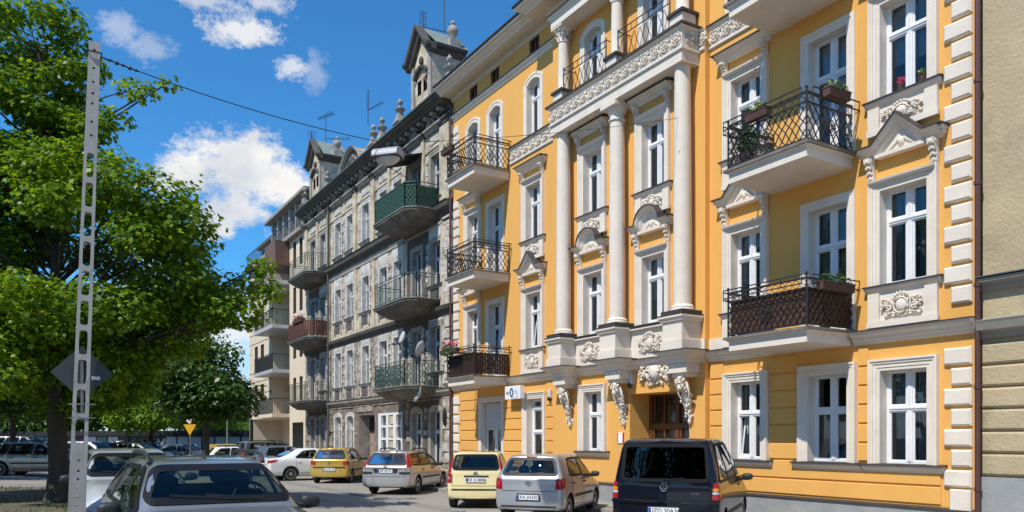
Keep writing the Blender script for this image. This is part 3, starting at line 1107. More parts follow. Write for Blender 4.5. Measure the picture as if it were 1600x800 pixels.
# ---- middle projection: pedestals, columns, entablature
YC = -.44
cols = [FX(880.5, YC), FX(964.3, YC), FX(1066.5, YC)]
for k, x in enumerate(cols):
    ped = MB()
    ped.box(x - .34, x + .34, -.78, RY, 4.28, 4.72)
    ped.box(x - .38, x + .38, -.82, RY, 4.02, 4.279)
    o = ped.build('pedestal', M['cream'], yh)
    cp = MB()
    cp.sweep_xy([(x - .34, RY), (x - .34, -.78), (x + .34, -.78), (x + .34, RY)], [(0, 4.721), (.05, 4.74), (.06, 4.79), (.10, 4.82), (.10, 4.86), (0, 4.86)])
    cp.build('pedestal_moulding', M['cream'], o)
    lc = MB()
    lc.box(x - .43, x + .43, -.87, RY, 4.861, 4.90)
    lc.box(x - .37, x + .37, -.81, RY, 4.901, 5.0)
    lc.build('pedestal_cap', M['lead'], o)
    cb = MB()     # flaring corbel below
    cb.sweep_xy([(x - .36, RY), (x - .36, -.66), (x + .36, -.66), (x + .36, RY)], [(-.06, 3.72), (.0, 3.74), (.02, 3.84), (.10, 3.88), (.13, 3.95), (.22, 3.98), (.23, 4.019), (-.34, 4.019), (-.34, 3.72)])
    cb.box(x - .31, x + .31, -.62, RY, 3.50, 3.719)
    cb.box(x - .25, x + .25, -.55, RY, 3.40, 3.499)
    cb.build('corbel', M['cream'], o)
    MB().sweep_xy([(x - .36, RY), (x - .36, -.66), (x + .36, -.66), (x + .36, RY)], [(.0, 4.0195), (.25, 4.0195), (.25, 4.04), (.0, 4.04)]).build('corbel_flashing', M['lead'], o)
    co = MB()     # carved console with a curled figure
    rnd = random.Random(k)
    for i in range(9):          # curved core
        t = i / 8
        co.ball((x, RY - .30 * (1 - t) ** 1.5 - .03, 3.36 - 1.0 * t), .12 * (1 - .62 * t), .10 * (1 - .4 * t), .11, 8, 6)
    for i in range(130):        # carved leaves, curls and limbs over it
        t = rnd.random() ** .8
        zc = 3.42 - 1.06 * t
        ww = .17 * (1 - .68 * t) + .02 + .03 * math.sin(t * 14)
        yy = RY - .33 * (1 - t) ** 1.4 - .06
        co.ball((x + rnd.uniform(-1, 1) * ww, yy + rnd.uniform(-.06, .10), zc), rnd.uniform(.014, .04), rnd.uniform(.02, .05), rnd.uniform(.018, .055), 6, 4)
    for s in (-1, 1):
        pts = [(x + s * (.07 + .09 * (1 - i * .05) * math.cos(a)), RY - .40 + .05 * math.sin(a), 3.30 + .085 * (1 - i * .05) * math.sin(a)) for i, a in enumerate([i * .6 for i in range(13)])]
        co.tube(pts, .022, 6, .012)
        co.tube([(x + s * .16, RY - .33, 3.28), (x + s * .19, RY - .24, 3.0), (x + s * .07, RY - .20, 2.78), (x + s * .05, RY - .10, 2.48)], .03, 6, .014)
    co.ball((x, RY - .38, 3.14), .07, .075, .09, 9, 7)
    co.ball((x, RY - .06, 2.32), .045, .05, .08, 7, 6)
    fixnormals(co.mesh('carved_console', M['cream'], 'all'))
    co.build('carved_console', M['cream'], o, smooth='all')
    cl = MB()
    top = 10.98
    cl.lathe([(.22, 5.16), (.222, 6.5), (.215, 8.2), (.205, 9.6), (.192, top)], (x, YC, 0), 24)
    c = cl.build('column', M['cream'], yh, smooth=True)
    b = MB()
    b.lathe([(.30, 5.001), (.30, 5.05), (.275, 5.07), (.285, 5.10), (.255, 5.13), (.235, 5.16)], (x, YC, 0), 24)
    b.build('column_base', M['cream'], c, smooth=True)
    if k == 1:
        b = MB()
        b.lathe([(.215, 10.50), (.235, 10.51), (.235, 10.54), (.20, 10.56), (.20, 10.68), (.25, 10.72), (.27, 10.78), (.30, 10.84)], (x, YC, 0), 24)
        b.build('capital', M['cream'], c, smooth=True)
        MB().box(x - .33, x + .33, YC - .33, RY, 10.841, 10.978).build('abacus', M['cream'], c)
# parapet wall between the pedestals with its sill and reliefs
for a, b, xc in ((cols[0] + .345, cols[1] - .345, colE), (cols[1] + .345, cols[2] - .345, colD)):
    p = MB()
    p.box(a, b, RY - .10, RY, 4.02, 4.78)
    o = p.build('parapet_panel', M['cream'], yh)
    MB().prism([(RY, 4.781), (RY - .2, 4.781), (RY - .2, 4.80), (RY - .16, 4.86), (RY, 4.86)], 'x', a, b).build('parapet_moulding', M['cream'], o)
    MB().prism([(RY + .2, 4.91), (RY - .23, 4.861), (RY - .23, 4.885), (RY + .2, 4.94)], 'x', a, b).build('parapet_flashing', M['lead'], o)
    link('relief', cached('parrel', lambda: relief_mesh(.95, .56, 11, M['cream'])), o, loc=(xc, RY - .105, 4.13))
for a, b, y in ((RZ0, cols[0] - .345, RY), (cols[2] + .345, RZ1, RY), (RZ1 + .001, BX0 - .02, 0)):
    MB().box(a, b, y - .03, y, 4.02, 4.30).build('base_band', M['cream'], yh)
EX0, EX1, EY = cols[0] - .27, cols[2] + .27, -.72
en = MB()
path = [(EX0, RY), (EX0, EY), (EX1, EY), (EX1, RY)]
en.box(EX0, EX1, EY, RY, 10.98, 11.24)
en.sweep_xy(path, [(0, 11.2405), (.05, 11.25), (.05, 11.30), (.02, 11.32), (.02, 11.74), (.05, 11.76), (.09, 11.80), (0, 11.80), (-.2, 11.80), (-.2, 11.2405)])
ent = en.build('entablature', M['cream'], yh)
MB().box(EX0 - .13, EX1 + .13, EY - .13, RY, 11.801, 11.86).build('entablature_flashing', M['lead'], ent)
n = round((EX1 - EX0) / .37)
for i in range(n):
    link('rosette', ros, ent, loc=(EX0 + (EX1 - EX0) * (i + .5) / n, EY - .025, 11.53))
for xx, sg in ((EX1 + .025, 1), (EX0 - .025, -1)):
    link('rosette', ros, ent, loc=(xx, (EY + RY) / 2, 11.53), rz=sg * PI / 2)
course(RZ0 + .002, EX0 - .05, RY, 11.28, [(0, 0), (.05, .02), (.05, .08), (.025, .10), (.025, .46), (.06, .48), (.09, .52), (0, .52)], 'frieze', M['cream'])
course(EX1 + .05, RZ1 - .002, RY, 11.28, [(0, 0), (.05, .02), (.05, .08), (.025, .10), (.025, .46), (.06, .48), (.09, .52), (0, .52)], 'frieze', M['cream'])
ros_row(yh, EX1 + .06, RZ1 - .03, RY - .03, 11.56)
# third floor: small pedestals, slim columns with leafy capitals, upper entablature
for x in cols:
    ped = MB()
    ped.box(x - .22, x + .22, YC - .22, YC + .22, 11.861, 12.20)
    o = ped.build('pedestal', M['cream'], yh)
    MB().box(x - .28, x + .28, YC - .28, YC + .28, 12.201, 12.27).build('pedestal_cap', M['lead'], o)
    cl = MB()
    cl.lathe([(.20, 12.271), (.20, 12.30), (.18, 12.33), (.165, 12.36), (.165, 12.9), (.15, 13.72)], (x, YC, 0), 20)
    c = cl.build('column', M['cream'], yh, smooth=True)
    cp = MB()
    cp.lathe([(.165, 13.721), (.175, 13.74), (.155, 13.78), (.17, 13.95), (.24, 14.12)], (x, YC, 0), 20)
    for ring, (zz, rr, ln) in enumerate(((13.80, .16, .13), (13.93, .175, .15))):
        for i in range(8):
            a = 2 * PI * (i + .5 * ring) / 8
            d = Vector((math.cos(a), math.sin(a), 0))
            b0 = Vector((x, YC, zz)) + d * rr
            cp.tube([b0, b0 + Vector((0, 0, ln * .7)) + d * .03, b0 + Vector((0, 0, ln)) + d * .085, b0 + Vector((0, 0, ln * .8)) + d * .10], .035, 5, .012)
    cp.box(x - .27, x + .27, YC - .27, YC + .27, 14.121, 14.18)
    fixnormals(cp.mesh('tmp', M['cream']))
    cp.build('capital', M['cream'], c, smooth=True)
en = MB()
path = [(EX0, RY), (EX0, EY), (EX1, EY), (EX1, RY)]
en.box(EX0, EX1, EY, RY, 14.181, 14.34)
en.sweep_xy(path, [(-.1, 14.3405), (0, 14.3405), (.02, 14.44), (.06, 14.46), (.10, 14.52), (-.1, 14.52)])
ent2 = en.build('upper_entablature', M['cream'], yh)
MB().box(EX0 - .13, EX1 + .13, EY - .13, RY, 14.521, 14.56).build('entablature_flashing', M['lead'], ent2)
# gallery railings between the small pedestals
for a, b in ((cols[0] + .23, cols[1] - .23), (cols[1] + .23, cols[2] - .23)):
    g = MB()
    y = YC - .18
    for z in (11.92, 12.62, 12.80):
        g.tube([(a, y, z), (b, y, z)], .014, 4)
    for xx in (a + .03, b - .03):
        g.tube([(xx, y, 11.87), (xx, y, 12.86)], .02, 5)
        g.tube([(xx, y, 12.8), (xx, RY, 12.8)], .012, 4)
    k = round((b - a) / .22)
    for i in range(k):
        c0 = a + (b - a) * (i + .5) / k
        for s in (-1, 1):
            pts = [(c0 + s * (.05 + .045 * math.cos(t)), y, 12.27 + .30 * (i2 / 10 - .5) * 2 * .9 + .03 * math.sin(t)) for i2, t in enumerate([j * .6 for j in range(11)])]
            g.tube(pts, .009, 4)
        g.tube([(c0, y, 12.62), (c0, y, 12.8)], .008, 4)
    g.build('gallery_railing', M['iron'], yh)

# ---- balconies
def balcony(x0, x1, z, parent, screen=False, dense=False, dep=1.45):
    s = MB()
    s.box(x0 + .06, x1 - .06, -dep + .06, 0, z - .30, z - .07)
    s.sweep_xy([(x0 + .06, 0), (x0 + .06, -dep + .06), (x1 - .06, -dep + .06), (x1 - .06, 0)], [(0, z - .0695), (.0, z - .115), (.03, z - .10), (.05, z - .0695)])
    o = s.build('balcony', M['cream'], parent)
    MB().box(x0 - .03, x1 + .03, -dep - .03, 0, z - .069, z - .01).build('balcony_slab_edge', M['balc_edge'], o)
    rl = cached(('rail', x1 - x0, dense), lambda: railing_mesh(.05, x1 - x0 - .05, dep - .05, dense=dense).mesh('railing', M['iron']))
    link('railing', rl, o, loc=(x0, 0, z - .01))
    if screen:
        c = MB()
        yy = -dep + .085
        for (a, b) in (((x0 + .09, -.02), (x0 + .09, yy)), ((x0 + .09, yy), (x1 - .09, yy)), ((x1 - .09, yy), (x1 - .09, -.02))):
            A, B = Vector(a), Vector(b)
            L = (B - A).length
            n = int(L / .09)
            d = (B - A) / L
            nn = Vector((-d.y, d.x)) * .006
            for i in range(n):
                p, q = A + d * (L * (i + .06) / n), A + d * (L * (i + .94) / n)
                vs = [(p + nn).to_tuple() + (z + .06,), (q + nn).to_tuple() + (z + .06,), (q - nn).to_tuple() + (z + .06,), (p - nn).to_tuple() + (z + .06,)]
                vs += [(v[0], v[1], z + .74) for v in vs]
                c.add(vs, [(0, 3, 2, 1), (4, 5, 6, 7), (0, 1, 5, 4), (1, 2, 6, 5), (2, 3, 7, 6), (3, 0, 4, 7)])
        c.build('reed_screen', M['rail_wood'], o)
    return o
M['balc_edge'] = pmat('weathered_slab_edge', (0.22, 0.20, 0.175), (0.13, 0.115, 0.10), 5, 0.85, .3, 30)
for z, scr in ((4.05, True), (7.60, False), (11.12, False)):
    balcony(BX0, BX1, z, yh, scr, scr)
    balcony(LX0, LX1, z, yh, scr, scr)

# ---- portal
pw = MB()
for x, s in ((PX0, 1), (PX1, -1)):
    pw.add([(x, RY, 0), (x, .60, 0), (x, .60, PZ1), (x, RY, PZ1)], [(0, 1, 2, 3) if s > 0 else (3, 2, 1, 0)])
pw.add([(PX0, RY, PZ1), (PX1, RY, PZ1), (PX1, .6, PZ1), (PX0, .6, PZ1)], [(0, 1, 2, 3)])
pw.build('portal_reveal', M['ochre'], yh)
d = MB()
d.box(PX0, PX1, .60, .66, 0.14, PZ1)
dr = d.build('house_door', M['door'], yh)
xm = (PX0 + PX1) / 2
fr = MB()
for a, b in ((PX0, PX0 + .12), (PX1 - .12, PX1), (xm - .05, xm + .05)):
    fr.box(a, b, .53, .5995, .14, PZ1)
fr.box(PX0 + .12, PX1 - .12, .51, .528, 2.16, 2.30)
for a, b in ((PX0 + .12, xm - .05), (xm + .05, PX1 - .12)):
    for t in (.02, .98):
        xx = a + (b - a) * t
        fr.box(min(xx, xx - .07 * (1 if t > .5 else -1)), max(xx, xx - .07 * (1 if t > .5 else -1)), .545, .5995, .14, 2.16)
    fr.box((a + b) / 2 - .025, (a + b) / 2 + .025, .55, .5995, 1.2, 3.05)
    fr.box(a + .08, b - .08, .55, .5994, .2, .3)
    fr.box(a + .08, b - .08, .55, .5994, 1.08, 1.2)
    fr.box(a + .16, b - .16, .565, .5993, .36, 1.0)
fr.build('door_framing', M['door'], dr)
for a, b in ((PX0 + .12, xm - .05), (xm + .05, PX1 - .12)):
    for z0, z1 in ((1.22, 2.12), (2.34, 3.04)):
        for u0, u1 in ((.10, .46), (.54, .90)):
            MB().box(a + (b - a) * u0, a + (b - a) * u1, .592, .598, z0, z1).build('pane', M['dpane'] if 'dpane' in M else M.setdefault('dpane', pmat('door_pane', (.01, .011, .012), rough=.06, spec=.6)), dr)
    link('door_handle', MB().tube([(0, 0, 0), (0, -.05, 0), (.10, -.05, 0)], .01, 6).mesh('door_handle', M['iron']), dr, loc=(xm - .09 if a < xm else xm + .09, .54, 1.1))
st = MB()
st.box(PX0 + .02, PX1 - .02, RY - .25, .52, 0.1, .135)
st.build('door_step', M['plinth'], yh)
# coat of arms over the portal
ca = MB()
xa = (FX(1002, RY) + FX(1050, RY)) / 2
ca.prism([(xa - .17, 3.84), (xa + .17, 3.84), (xa + .19, 3.62), (xa + .12, 3.45), (xa, 3.36), (xa - .12, 3.45), (xa - .19, 3.62)], 'y', RY - .12, RY)
ca.ball((xa, RY - .10, 3.62), .13, .06, .17, 12, 8)
rnd = random.Random(31)
for s in (-1, 1):
    for i in range(75):          # mantling: small leaves in two drooping wings
        u = rnd.random()
        xx = .17 + .42 * u
        zz = 3.62 + .10 * math.sin(u * 5) + rnd.uniform(-1, 1) * (.27 - .10 * u)
        ca.ball((xa + s * xx, RY - .03 - rnd.uniform(0, .09), zz), rnd.uniform(.016, .045), rnd.uniform(.02, .045), rnd.uniform(.016, .05), 6, 4)
    for (z0, z1) in ((3.40, 3.92), (3.85, 3.36)):
        ca.tube([(xa + s * .16, RY - .09, z0), (xa + s * .36, RY - .11, (z0 + z1) / 2), (xa + s * .60, RY - .05, z1)], .026, 6, .016)
    pts = [(xa + s * (.46 + .10 * (1 - i * .06) * math.cos(a)), RY - .09, 3.63 + .10 * (1 - i * .06) * math.sin(a)) for i, a in enumerate([i * .6 for i in range(13)])]
    ca.tube(pts, .022, 6, .012)
for i in range(7):
    ca.ball((xa + (i - 3) * .05, RY - .09, 3.93 - .010 * abs(i - 3)), .026, .05, .05, 6, 5)
for i in range(24):
    ca.ball((xa + rnd.uniform(-.3, .3), RY - .04, 3.34 + rnd.uniform(-.05, .04)), .03, .04, .03, 6, 4)
fixnormals(ca.mesh('t', M['cream']))
ca.build('coat_of_arms', M['cream'], yh, smooth='all')

# ---- shop: window with shutter, glazed door, light-box sign
sx, sw_, = (SHX0 + SHX1) / 2, SHX1 - SHX0
o = MB()
sweep_xz(o, [(p[0] + sx, p[1] + .45) for p in arch_path(sw_, 2.75, 0)], PLAIN)
su = o.build('shop_surround', M['cream'], yh)
shm = MB()
for i in range(9):
    shm.box(SHX0 + .03, SHX1 - .03, .155 - (.006 if i % 2 else 0), .18, 2.28 + i * .1, 2.28 + i * .1 + .092)
shm.build('roller_shutter', M['shutter'], su)
me = frame_mesh(sw_ - .06, 1.82, (), 2, mat=M['upvc'])
so_ = link('shop_window', me, yh, loc=(sx, 0, .45))
for r in pane_rects(sw_ - .06, 1.82, (), 2):
    link('pane', pane_mesh(*r), so_)
dx, dw = (DRX0 + DRX1) / 2, DRX1 - DRX0
o = MB()
sweep_xz(o, [(p[0] + dx, p[1] + .16) for p in arch_path(dw, 3.05, 0)], SURR)
o.build('shop_door_surround', M['cream'], yh)
me = frame_mesh(dw, 3.05, (1.95, 2.72), 1, mat=M['upvc'], fw=.10)
so_ = link('shop_door', me, yh, loc=(dx, 0, .16))
for r in pane_rects(dw, 3.05, (1.95, 2.72), 1, fw=.10):
    link('pane', pane_mesh(*r), so_)
link('door_handle', MB().tube([(0, .19, 1.0), (0, .14, 1.0), (.10, .14, 1.0)], .012, 6).mesh('door_handle', M['plinth']), so_, loc=(-dw / 2 + .06, 0, 0))

def text_mesh(body, size, mat, name='lettering', extrude=0.002):
    cu = bpy.data.curves.new(name, 'FONT')
    cu.body = body
    cu.size = size
    cu.extrude = extrude
    cu.align_x = 'CENTER'
    cu.align_y = 'CENTER'
    ob = bpy.data.objects.new(name, cu)
    COL.objects.link(ob)
    dg = bpy.context.evaluated_depsgraph_get()
    me = bpy.data.meshes.new_from_object(ob.evaluated_get(dg))
    bpy.data.objects.remove(ob)
    me.materials.clear()
    me.materials.append(mat)
    # stand upright, reading from -y
    me.transform(Matrix.Rotation(PI / 2, 4, 'X'))
    return me

sy = -.32
p0, p1 = FX(789, sy), FX(813, sy)
sg = MB()
sg.box(p0, p1, sy, sy + .28, 3.22, 3.66)
sign = empty('shop_sign', ((p0 + p1) / 2, sy, 3.22), 0, 'white light-box shop sign with blue lettering beside the shop door', 'sign')
for part, mb, mt in (('sign_box', MB().box((p0 - p1) / 2, (p1 - p0) / 2, 0, .16, 0, .44), M['signw']), ('bracket_arm', MB().box(-.04, .04, .161, .31, .16, .26), M['iron'])):
    link(part, mb.mesh(part, mt), sign)
W_ = p1 - p0
link('lettering', text_mesh('ev', .24, M['blue']), sign, loc=(-W_ * .31, -.004, .22))
link('lettering', text_mesh('fiz', .24, M['lblue']), sign, loc=(W_ * .24, -.004, .22))
ringm = MB()
ringm.tube([(.085 * math.cos(t), -.004, .125 * math.sin(t)) for t in [2 * PI * i / 20 for i in range(21)]], .026, 6)
link('lettering', ringm.mesh('lettering', M['blue']), sign, loc=(-W_ * .05, 0, .22))
link('lettering', MB().tube([(-.2, -.004, 0), (.05, -.004, -.03), (.28, -.004, .03)], .008, 5).mesh('lettering', M['lblue']), sign, loc=(W_ * .1, 0, .06))
np_ = empty('house_number_plate', (FX(970.5, RY), RY - .02, 1.9), 0, 'small red and white plate on the wall left of the house door', 'sign')
link('plate', MB().box(-.11, .11, -.01, .02, -.13, .16).mesh('plate', M['signw']), np_)
for s in (-1, 1):
    link('red_edge', cached('rededge', lambda: MB().box(-.015, .015, -.014, .02, -.13, .16).mesh('red_edge', M['red'])), np_, loc=(s * .115, 0, 0))
# alarm box, lamp, intercom on the wall
def wall_lamp(px, py, yy, label):
    x = FX(px, yy)
    z = CAMH + (YH - py) * (FPX * (CAMD + yy) / (CT * (px - VPX))) / FPX
    t = empty('wall_lamp', (x, yy, z), 0, label, 'lamp')
    link('housing', MB().box(-.08, .08, -.12, 0, 0, .26, .02).mesh('housing', M['shutter']), t)
    link('lens', MB().ball((0, -.10, -.02), .07, .07, .08, 8, 6).mesh('lens', M['iron'], 'all'), t)
wall_lamp(862, 622, 0, 'small white alarm box with black lens beside the shop door')
wall_lamp(988.5, 601, RY, 'grey bulkhead lamp left of the coat of arms')
# downpipes
def downpipe(x, y, z0, z1, parent, mat, r=.05):
    mb = MB()
    mb.tube([(x, y, z0), (x, y, z1)], r, 10)
    for z in np.arange(z0 + .7, z1, 1.75):
        mb.tube([(x, y, z), (x, y, z + .06)], r + .014, 10)
    return mb.build('downpipe', mat, parent, smooth=True)
downpipe(YX1 + .07, -.17, .3, 15.3, yh, M['rust'], .047)
downpipe(YX0 - .02, -.12, .3, 14.9, yh, M['rust'])
# flower boxes and balcony plants
flower_trough((-11.1, -1.52, 8.34), 0, .55, 'brown flower box of green shoots on the front rail of the upper right balcony', 'leaf_yel', False, 2)
flower_trough((-9.76, -.85, 8.40), PI / 2, .62, 'brown flower box of pale shoots on the side rail of the upper right balcony', 'leaf_yel', False, 3)
flower_trough((-9.86, -.75, 4.74), PI / 2, .95, 'long low flower box on the side rail of the lower right balcony', 'leaf_small', False, 4)
flower_trough((-24.75, -1.62, 4.84), 0, 1.2, 'flower box with pink geraniums on the lowest left balcony', 'leaf_small', True, 5, True)
flower_trough((-24.9, -1.62, 11.9), 0, .8, 'yellow-green flower box on the topmost left balcony', 'leaf_yel', False, 6)
pp = empty('potted_conifer', (-11.72, -1.15, 7.6), 0, 'dark spiky green potted shrub on the upper right balcony', 'plant')
link('pot', MB().lathe([(.11, 0), (.15, .26), (.16, .28), (.13, .28)], n=12).mesh('pot', M['terracotta'], True), pp)
lv = MB()
rn = random.Random(8)
leafy(lv, 0, 0, .58, .24, .20, .36, 420, .05, rn)
link('foliage', lv.mesh('foliage', M['leaf_small']), pp, kind='stuff')
for i, (px_, c_) in enumerate(((1408, 'bloom'), (1441, 'leaf_yel'))):
    x = FX(px_, -.05)
    t = empty('windowsill_plant', (x, -.06, F2 + .04), 0, ['small pink flower pot on the top right window sill', 'small green pot plant on the top right window sill'][i], 'plant')
    link('pot', MB().lathe([(.05, 0), (.065, .1), (.05, .1)], n=10).mesh('pot', M['terracotta'], True), t)
    lv = MB()
    leafy(lv, 0, 0, .17, .07, .06, .08, 60, .03, random.Random(i))
    link('foliage', lv.mesh('foliage', M[c_]), t, kind='stuff')
# ------------------------------------------------------------------ the weathered grey tenement house
M['gtop'] = pmat('peeling_cream_plaster', (0.66, 0.57, 0.42), (0.40, 0.32, 0.225), 1.6, 0.92, .4, 25, contrast=2.4, c3=(0.17, 0.148, 0.125), s3=.6, a3=.85, t3=.52)
M['gmid'] = pmat('sooty_plaster', (0.50, 0.45, 0.375), (0.165, 0.135, 0.11), 2.6, 0.93, .5, 20, contrast=2.6, c3=(0.14, 0.115, 0.10), s3=.9, a3=.8, t3=.5)
M['gbase'] = pmat('stripped_brick_plaster', (0.22, 0.175, 0.14), (0.12, 0.092, 0.075), 3.0, 0.95, .6, 14, c3=(0.40, 0.36, 0.31), s3=1.4, a3=.8, t3=.52)
M['gtrim'] = pmat('grey_stucco_trim', (0.42, 0.385, 0.33), (0.25, 0.22, 0.19), 2.4, 0.92, .4, 25, c3=(0.12, 0.105, 0.095), s3=.8, a3=.7, t3=.54)
M['gdark'] = pmat('sooty_cornice', (0.06, 0.053, 0.047), (0.135, 0.118, 0.10), 1.8, 0.92, .4, 20, c3=(0.055, 0.05, 0.047), s3=.9, a3=.7)
M['gblock'] = pmat('pale_jamb_blocks', (0.64, 0.595, 0.52), (0.30, 0.265, 0.225), 3.0, 0.92, .4, 20, contrast=2.4, c3=(0.15, 0.13, 0.115), s3=1.6, a3=.7, t3=.55)
M['grub'] = pmat('rubble_stone', (0.46, 0.395, 0.32), (0.15, 0.118, 0.092), 2.2, 0.95, .6, 16, c3=(0.06, 0.05, 0.043), s3=1.5, a3=.8, t3=.52)
M['gwin'] = pmat('old_white_window', (0.66, 0.66, 0.66), (0.50, 0.51, 0.51), 5, 0.5)
M['copper'] = pmat('verdigris_sheet', (0.25, 0.29, 0.26), (0.17, 0.20, 0.18), 3, 0.6)
M['greenrail'] = pmat('green_painted_iron', (0.035, 0.085, 0.065), (0.06, 0.12, 0.095), 6, 0.6)
M['greenmesh'] = pmat('green_mesh_screen', (0.012, 0.052, 0.034), (0.022, 0.085, 0.055), 9, 0.8)
M['redslat'] = pmat('red_brown_slats', (0.12, 0.036, 0.025), (0.075, 0.024, 0.018), 7, 0.8)
M['gslab'] = pmat('mossy_balcony_slab', (0.17, 0.15, 0.125), (0.10, 0.088, 0.075), 3, 0.92, .4, 20, c3=(0.30, 0.27, 0.23), s3=1.2, a3=.6)
M['gpipe'] = pmat('zinc_downpipe', (0.10, 0.12, 0.11), (0.07, 0.08, 0.075), 4, 0.6)
GX0, GX1 = -47.4, -27.72
gh = house('tenement_house', ((GX0 + GX1) / 2, 4, 0), 'weathered grey-beige tenement house with gabled attic and chamfered balconies')
M['gpale'] = pmat('pale_window_plaster', (0.68, 0.66, 0.62), (0.44, 0.41, 0.37), 3.0, 0.92, .3, 25, contrast=2.2, c3=(0.22, 0.20, 0.18), s3=1.3, a3=.6, t3=.58)
M['gbay'] = pmat('dark_brick_bay_shade', (0.13, 0.105, 0.088), (0.08, 0.066, 0.057), 2.5, .95, .5, 16, c3=(0.24, 0.21, 0.175), s3=1.3, a3=.6, t3=.55)  # dark sill-panel brick; on the bay walls balcony shade put into the colour
gmats = ('gpale', 'gdark', 'gwin')
gx = [FX(p) for p in (489.5, 505, 528.5, 547, 571.5, 599, 621.5, 651.5, 681)]
holes = []
for i, x in enumerate(gx):
    if i not in (4, 5, 6):
        zb = 1.25 if 1 < i < 7 else .7
        put_window(gh, x, zb, .95, 3.08 - zb, 0, .10, surr='plain', sill=0, mats=gmats if 1 < i < 7 else ('gtrim', 'gdark', 'gwin'), trans=(.62,))  # bay windows get darker trim, standing in for the balcony shade
        holes.append((x - .49, x + .49, zb - .02, 3.10))
    for f, (z0, z1) in enumerate(((4.58, 6.48), (8.12, 9.92), (11.62, 13.5))):
        bal = i in (0, 7)
        zb = z0 - (.55 if bal else 0)
        put_window(gh, x, zb, .92, z1 - zb, 0, 0, surr='plain', sill=0 if bal else .14, mats=gmats if 1 < i < 7 else ('gtrim', 'gdark', 'gwin'), trans=(.64,), curtain=[None, 'net', 'side', 'net', 'half'][(i * 3 + f) % 5])  # same darker trim in the bays, shade put into the colour
        holes.append((x - .48, x + .48, zb - .02, z1 + .01))
        # alternating jamb blocks
        jb = MB()
        rnd = random.Random(i * 7 + f)
        z = zb
        k = 0
        while z < z1 - .1:
            for s in (-1, 1):
                ww = (.20 if k % 2 else .10) + rnd.uniform(-.02, .02)
                a, b = sorted((x + s * .655, x + s * (.655 + ww)))
                jb.box(a, b, -.06 - rnd.uniform(0, .015), 0, z + .012, z + .215, .015)
            z += .23
            k += 1
        if not bal or f == 0:
            jb.build('jamb_blocks', M['gblock'], gh, kind='stuff')
        if f < 2 and not bal:      # panel below the sill between two small piers
            pn = MB()
            pn.box(x - .60, x - .44, -.07, 0, zb - .62, zb - .13)
            pn.box(x + .44, x + .60, -.07, 0, zb - .62, zb - .13)
            pn.build('sill_piers', M['gblock'], gh, kind='stuff')
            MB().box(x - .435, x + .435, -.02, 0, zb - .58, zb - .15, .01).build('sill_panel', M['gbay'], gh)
            MB().box(x - .64, x + .64, -.025, 0, z1 + .20, z1 + (.62 if f else .30), .008).build('head_plaster', M['gpale'], gh)
        if f == 2:                  # cornice hood and panel over the top-floor windows
            MB().box(x - .52, x + .52, -.04, 0, 13.95, 14.32, .03).build('frieze_panel', M['gblock'], gh)
            hd = MB()
            hd.prism([(0, 14.40), (-.10, 14.42), (-.16, 14.52), (-.24, 14.56), (-.24, 14.62), (0, 14.66)], 'x', x - .82, x + .82)
            h_ = hd.build('hood', M['gtrim'], gh)
            if i % 2 == 0:
                arc = [(x - .6, 14.68), (x - .3, 14.93), (x, 15.02), (x + .3, 14.93), (x + .6, 14.68)]
            else:
                arc = [(x - .62, 14.66), (x - .4, 14.70), (x, 14.98), (x + .4, 14.70), (x + .62, 14.66)]
            mb = MB()
            sweep_xz(mb, arc, [(-.05, 0), (-.05, -.12), (.05, -.18), (.05, 0)])
            mb.ball((x, -.10, 14.78), .10, .08, .12, 8, 6)
            for s in (-1, 1):
                mb.ball((x + s * .2, -.08, 14.73), .08, .06, .06, 7, 5)
            mb.build('hood_crest', M['gtrim'], h_, smooth=True)
# ground floor: doorway and the white twin window
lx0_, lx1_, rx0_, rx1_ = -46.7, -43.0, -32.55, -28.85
dX0, dX1 = FX(561), FX(585.5)
wX0, wX1 = FX(592), FX(629)
holes += [(dX0, dX1, 0, 3.06), (wX0, wX1, 1.25, 3.08)]
for z0, z1, mt in ((0, 3.75, 'gbase'), (3.75, 7.05, 'gmid'), (7.05, 11.1, 'gtop'), (11.1, 15.2, 'gtop')):
    w = MB()
    if z0 < 11:
        wall_holes(w, GX0, lx0_ , z0, z1, 0, holes)
        wall_holes(w, lx1_, rx0_, z0, z1, 0, holes)
        wall_holes(w, rx1_, GX1, z0, z1, 0, holes)
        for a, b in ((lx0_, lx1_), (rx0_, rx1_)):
            wall_holes(MB(), a, b, z0, z1, 0, holes).build('bay_wall', M['gbay'], gh)  # wall below the balconies coloured dark for their shade
    else:
        wall_holes(w, GX0, GX1, z0, z1, 0, holes)
    w.build('wall', M[mt], gh)
sw = MB()
sw.add([(GX0, 0, 0), (GX0, 12, 0), (GX0, 12, 15.3), (GX0, 0, 15.3)], [(0, 1, 2, 3)])
sw.add([(GX0, 12, 0), (GX1, 12, 0), (GX1, 12, 15.3), (GX0, 12, 15.3)], [(3, 2, 1, 0)])
sw.build('rear_wall', M['gmid'], gh)
ro = MB()
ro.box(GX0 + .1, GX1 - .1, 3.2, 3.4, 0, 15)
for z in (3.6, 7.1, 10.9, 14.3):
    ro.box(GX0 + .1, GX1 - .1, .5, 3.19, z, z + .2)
ro.build('room_partitions', M['room'], gh)
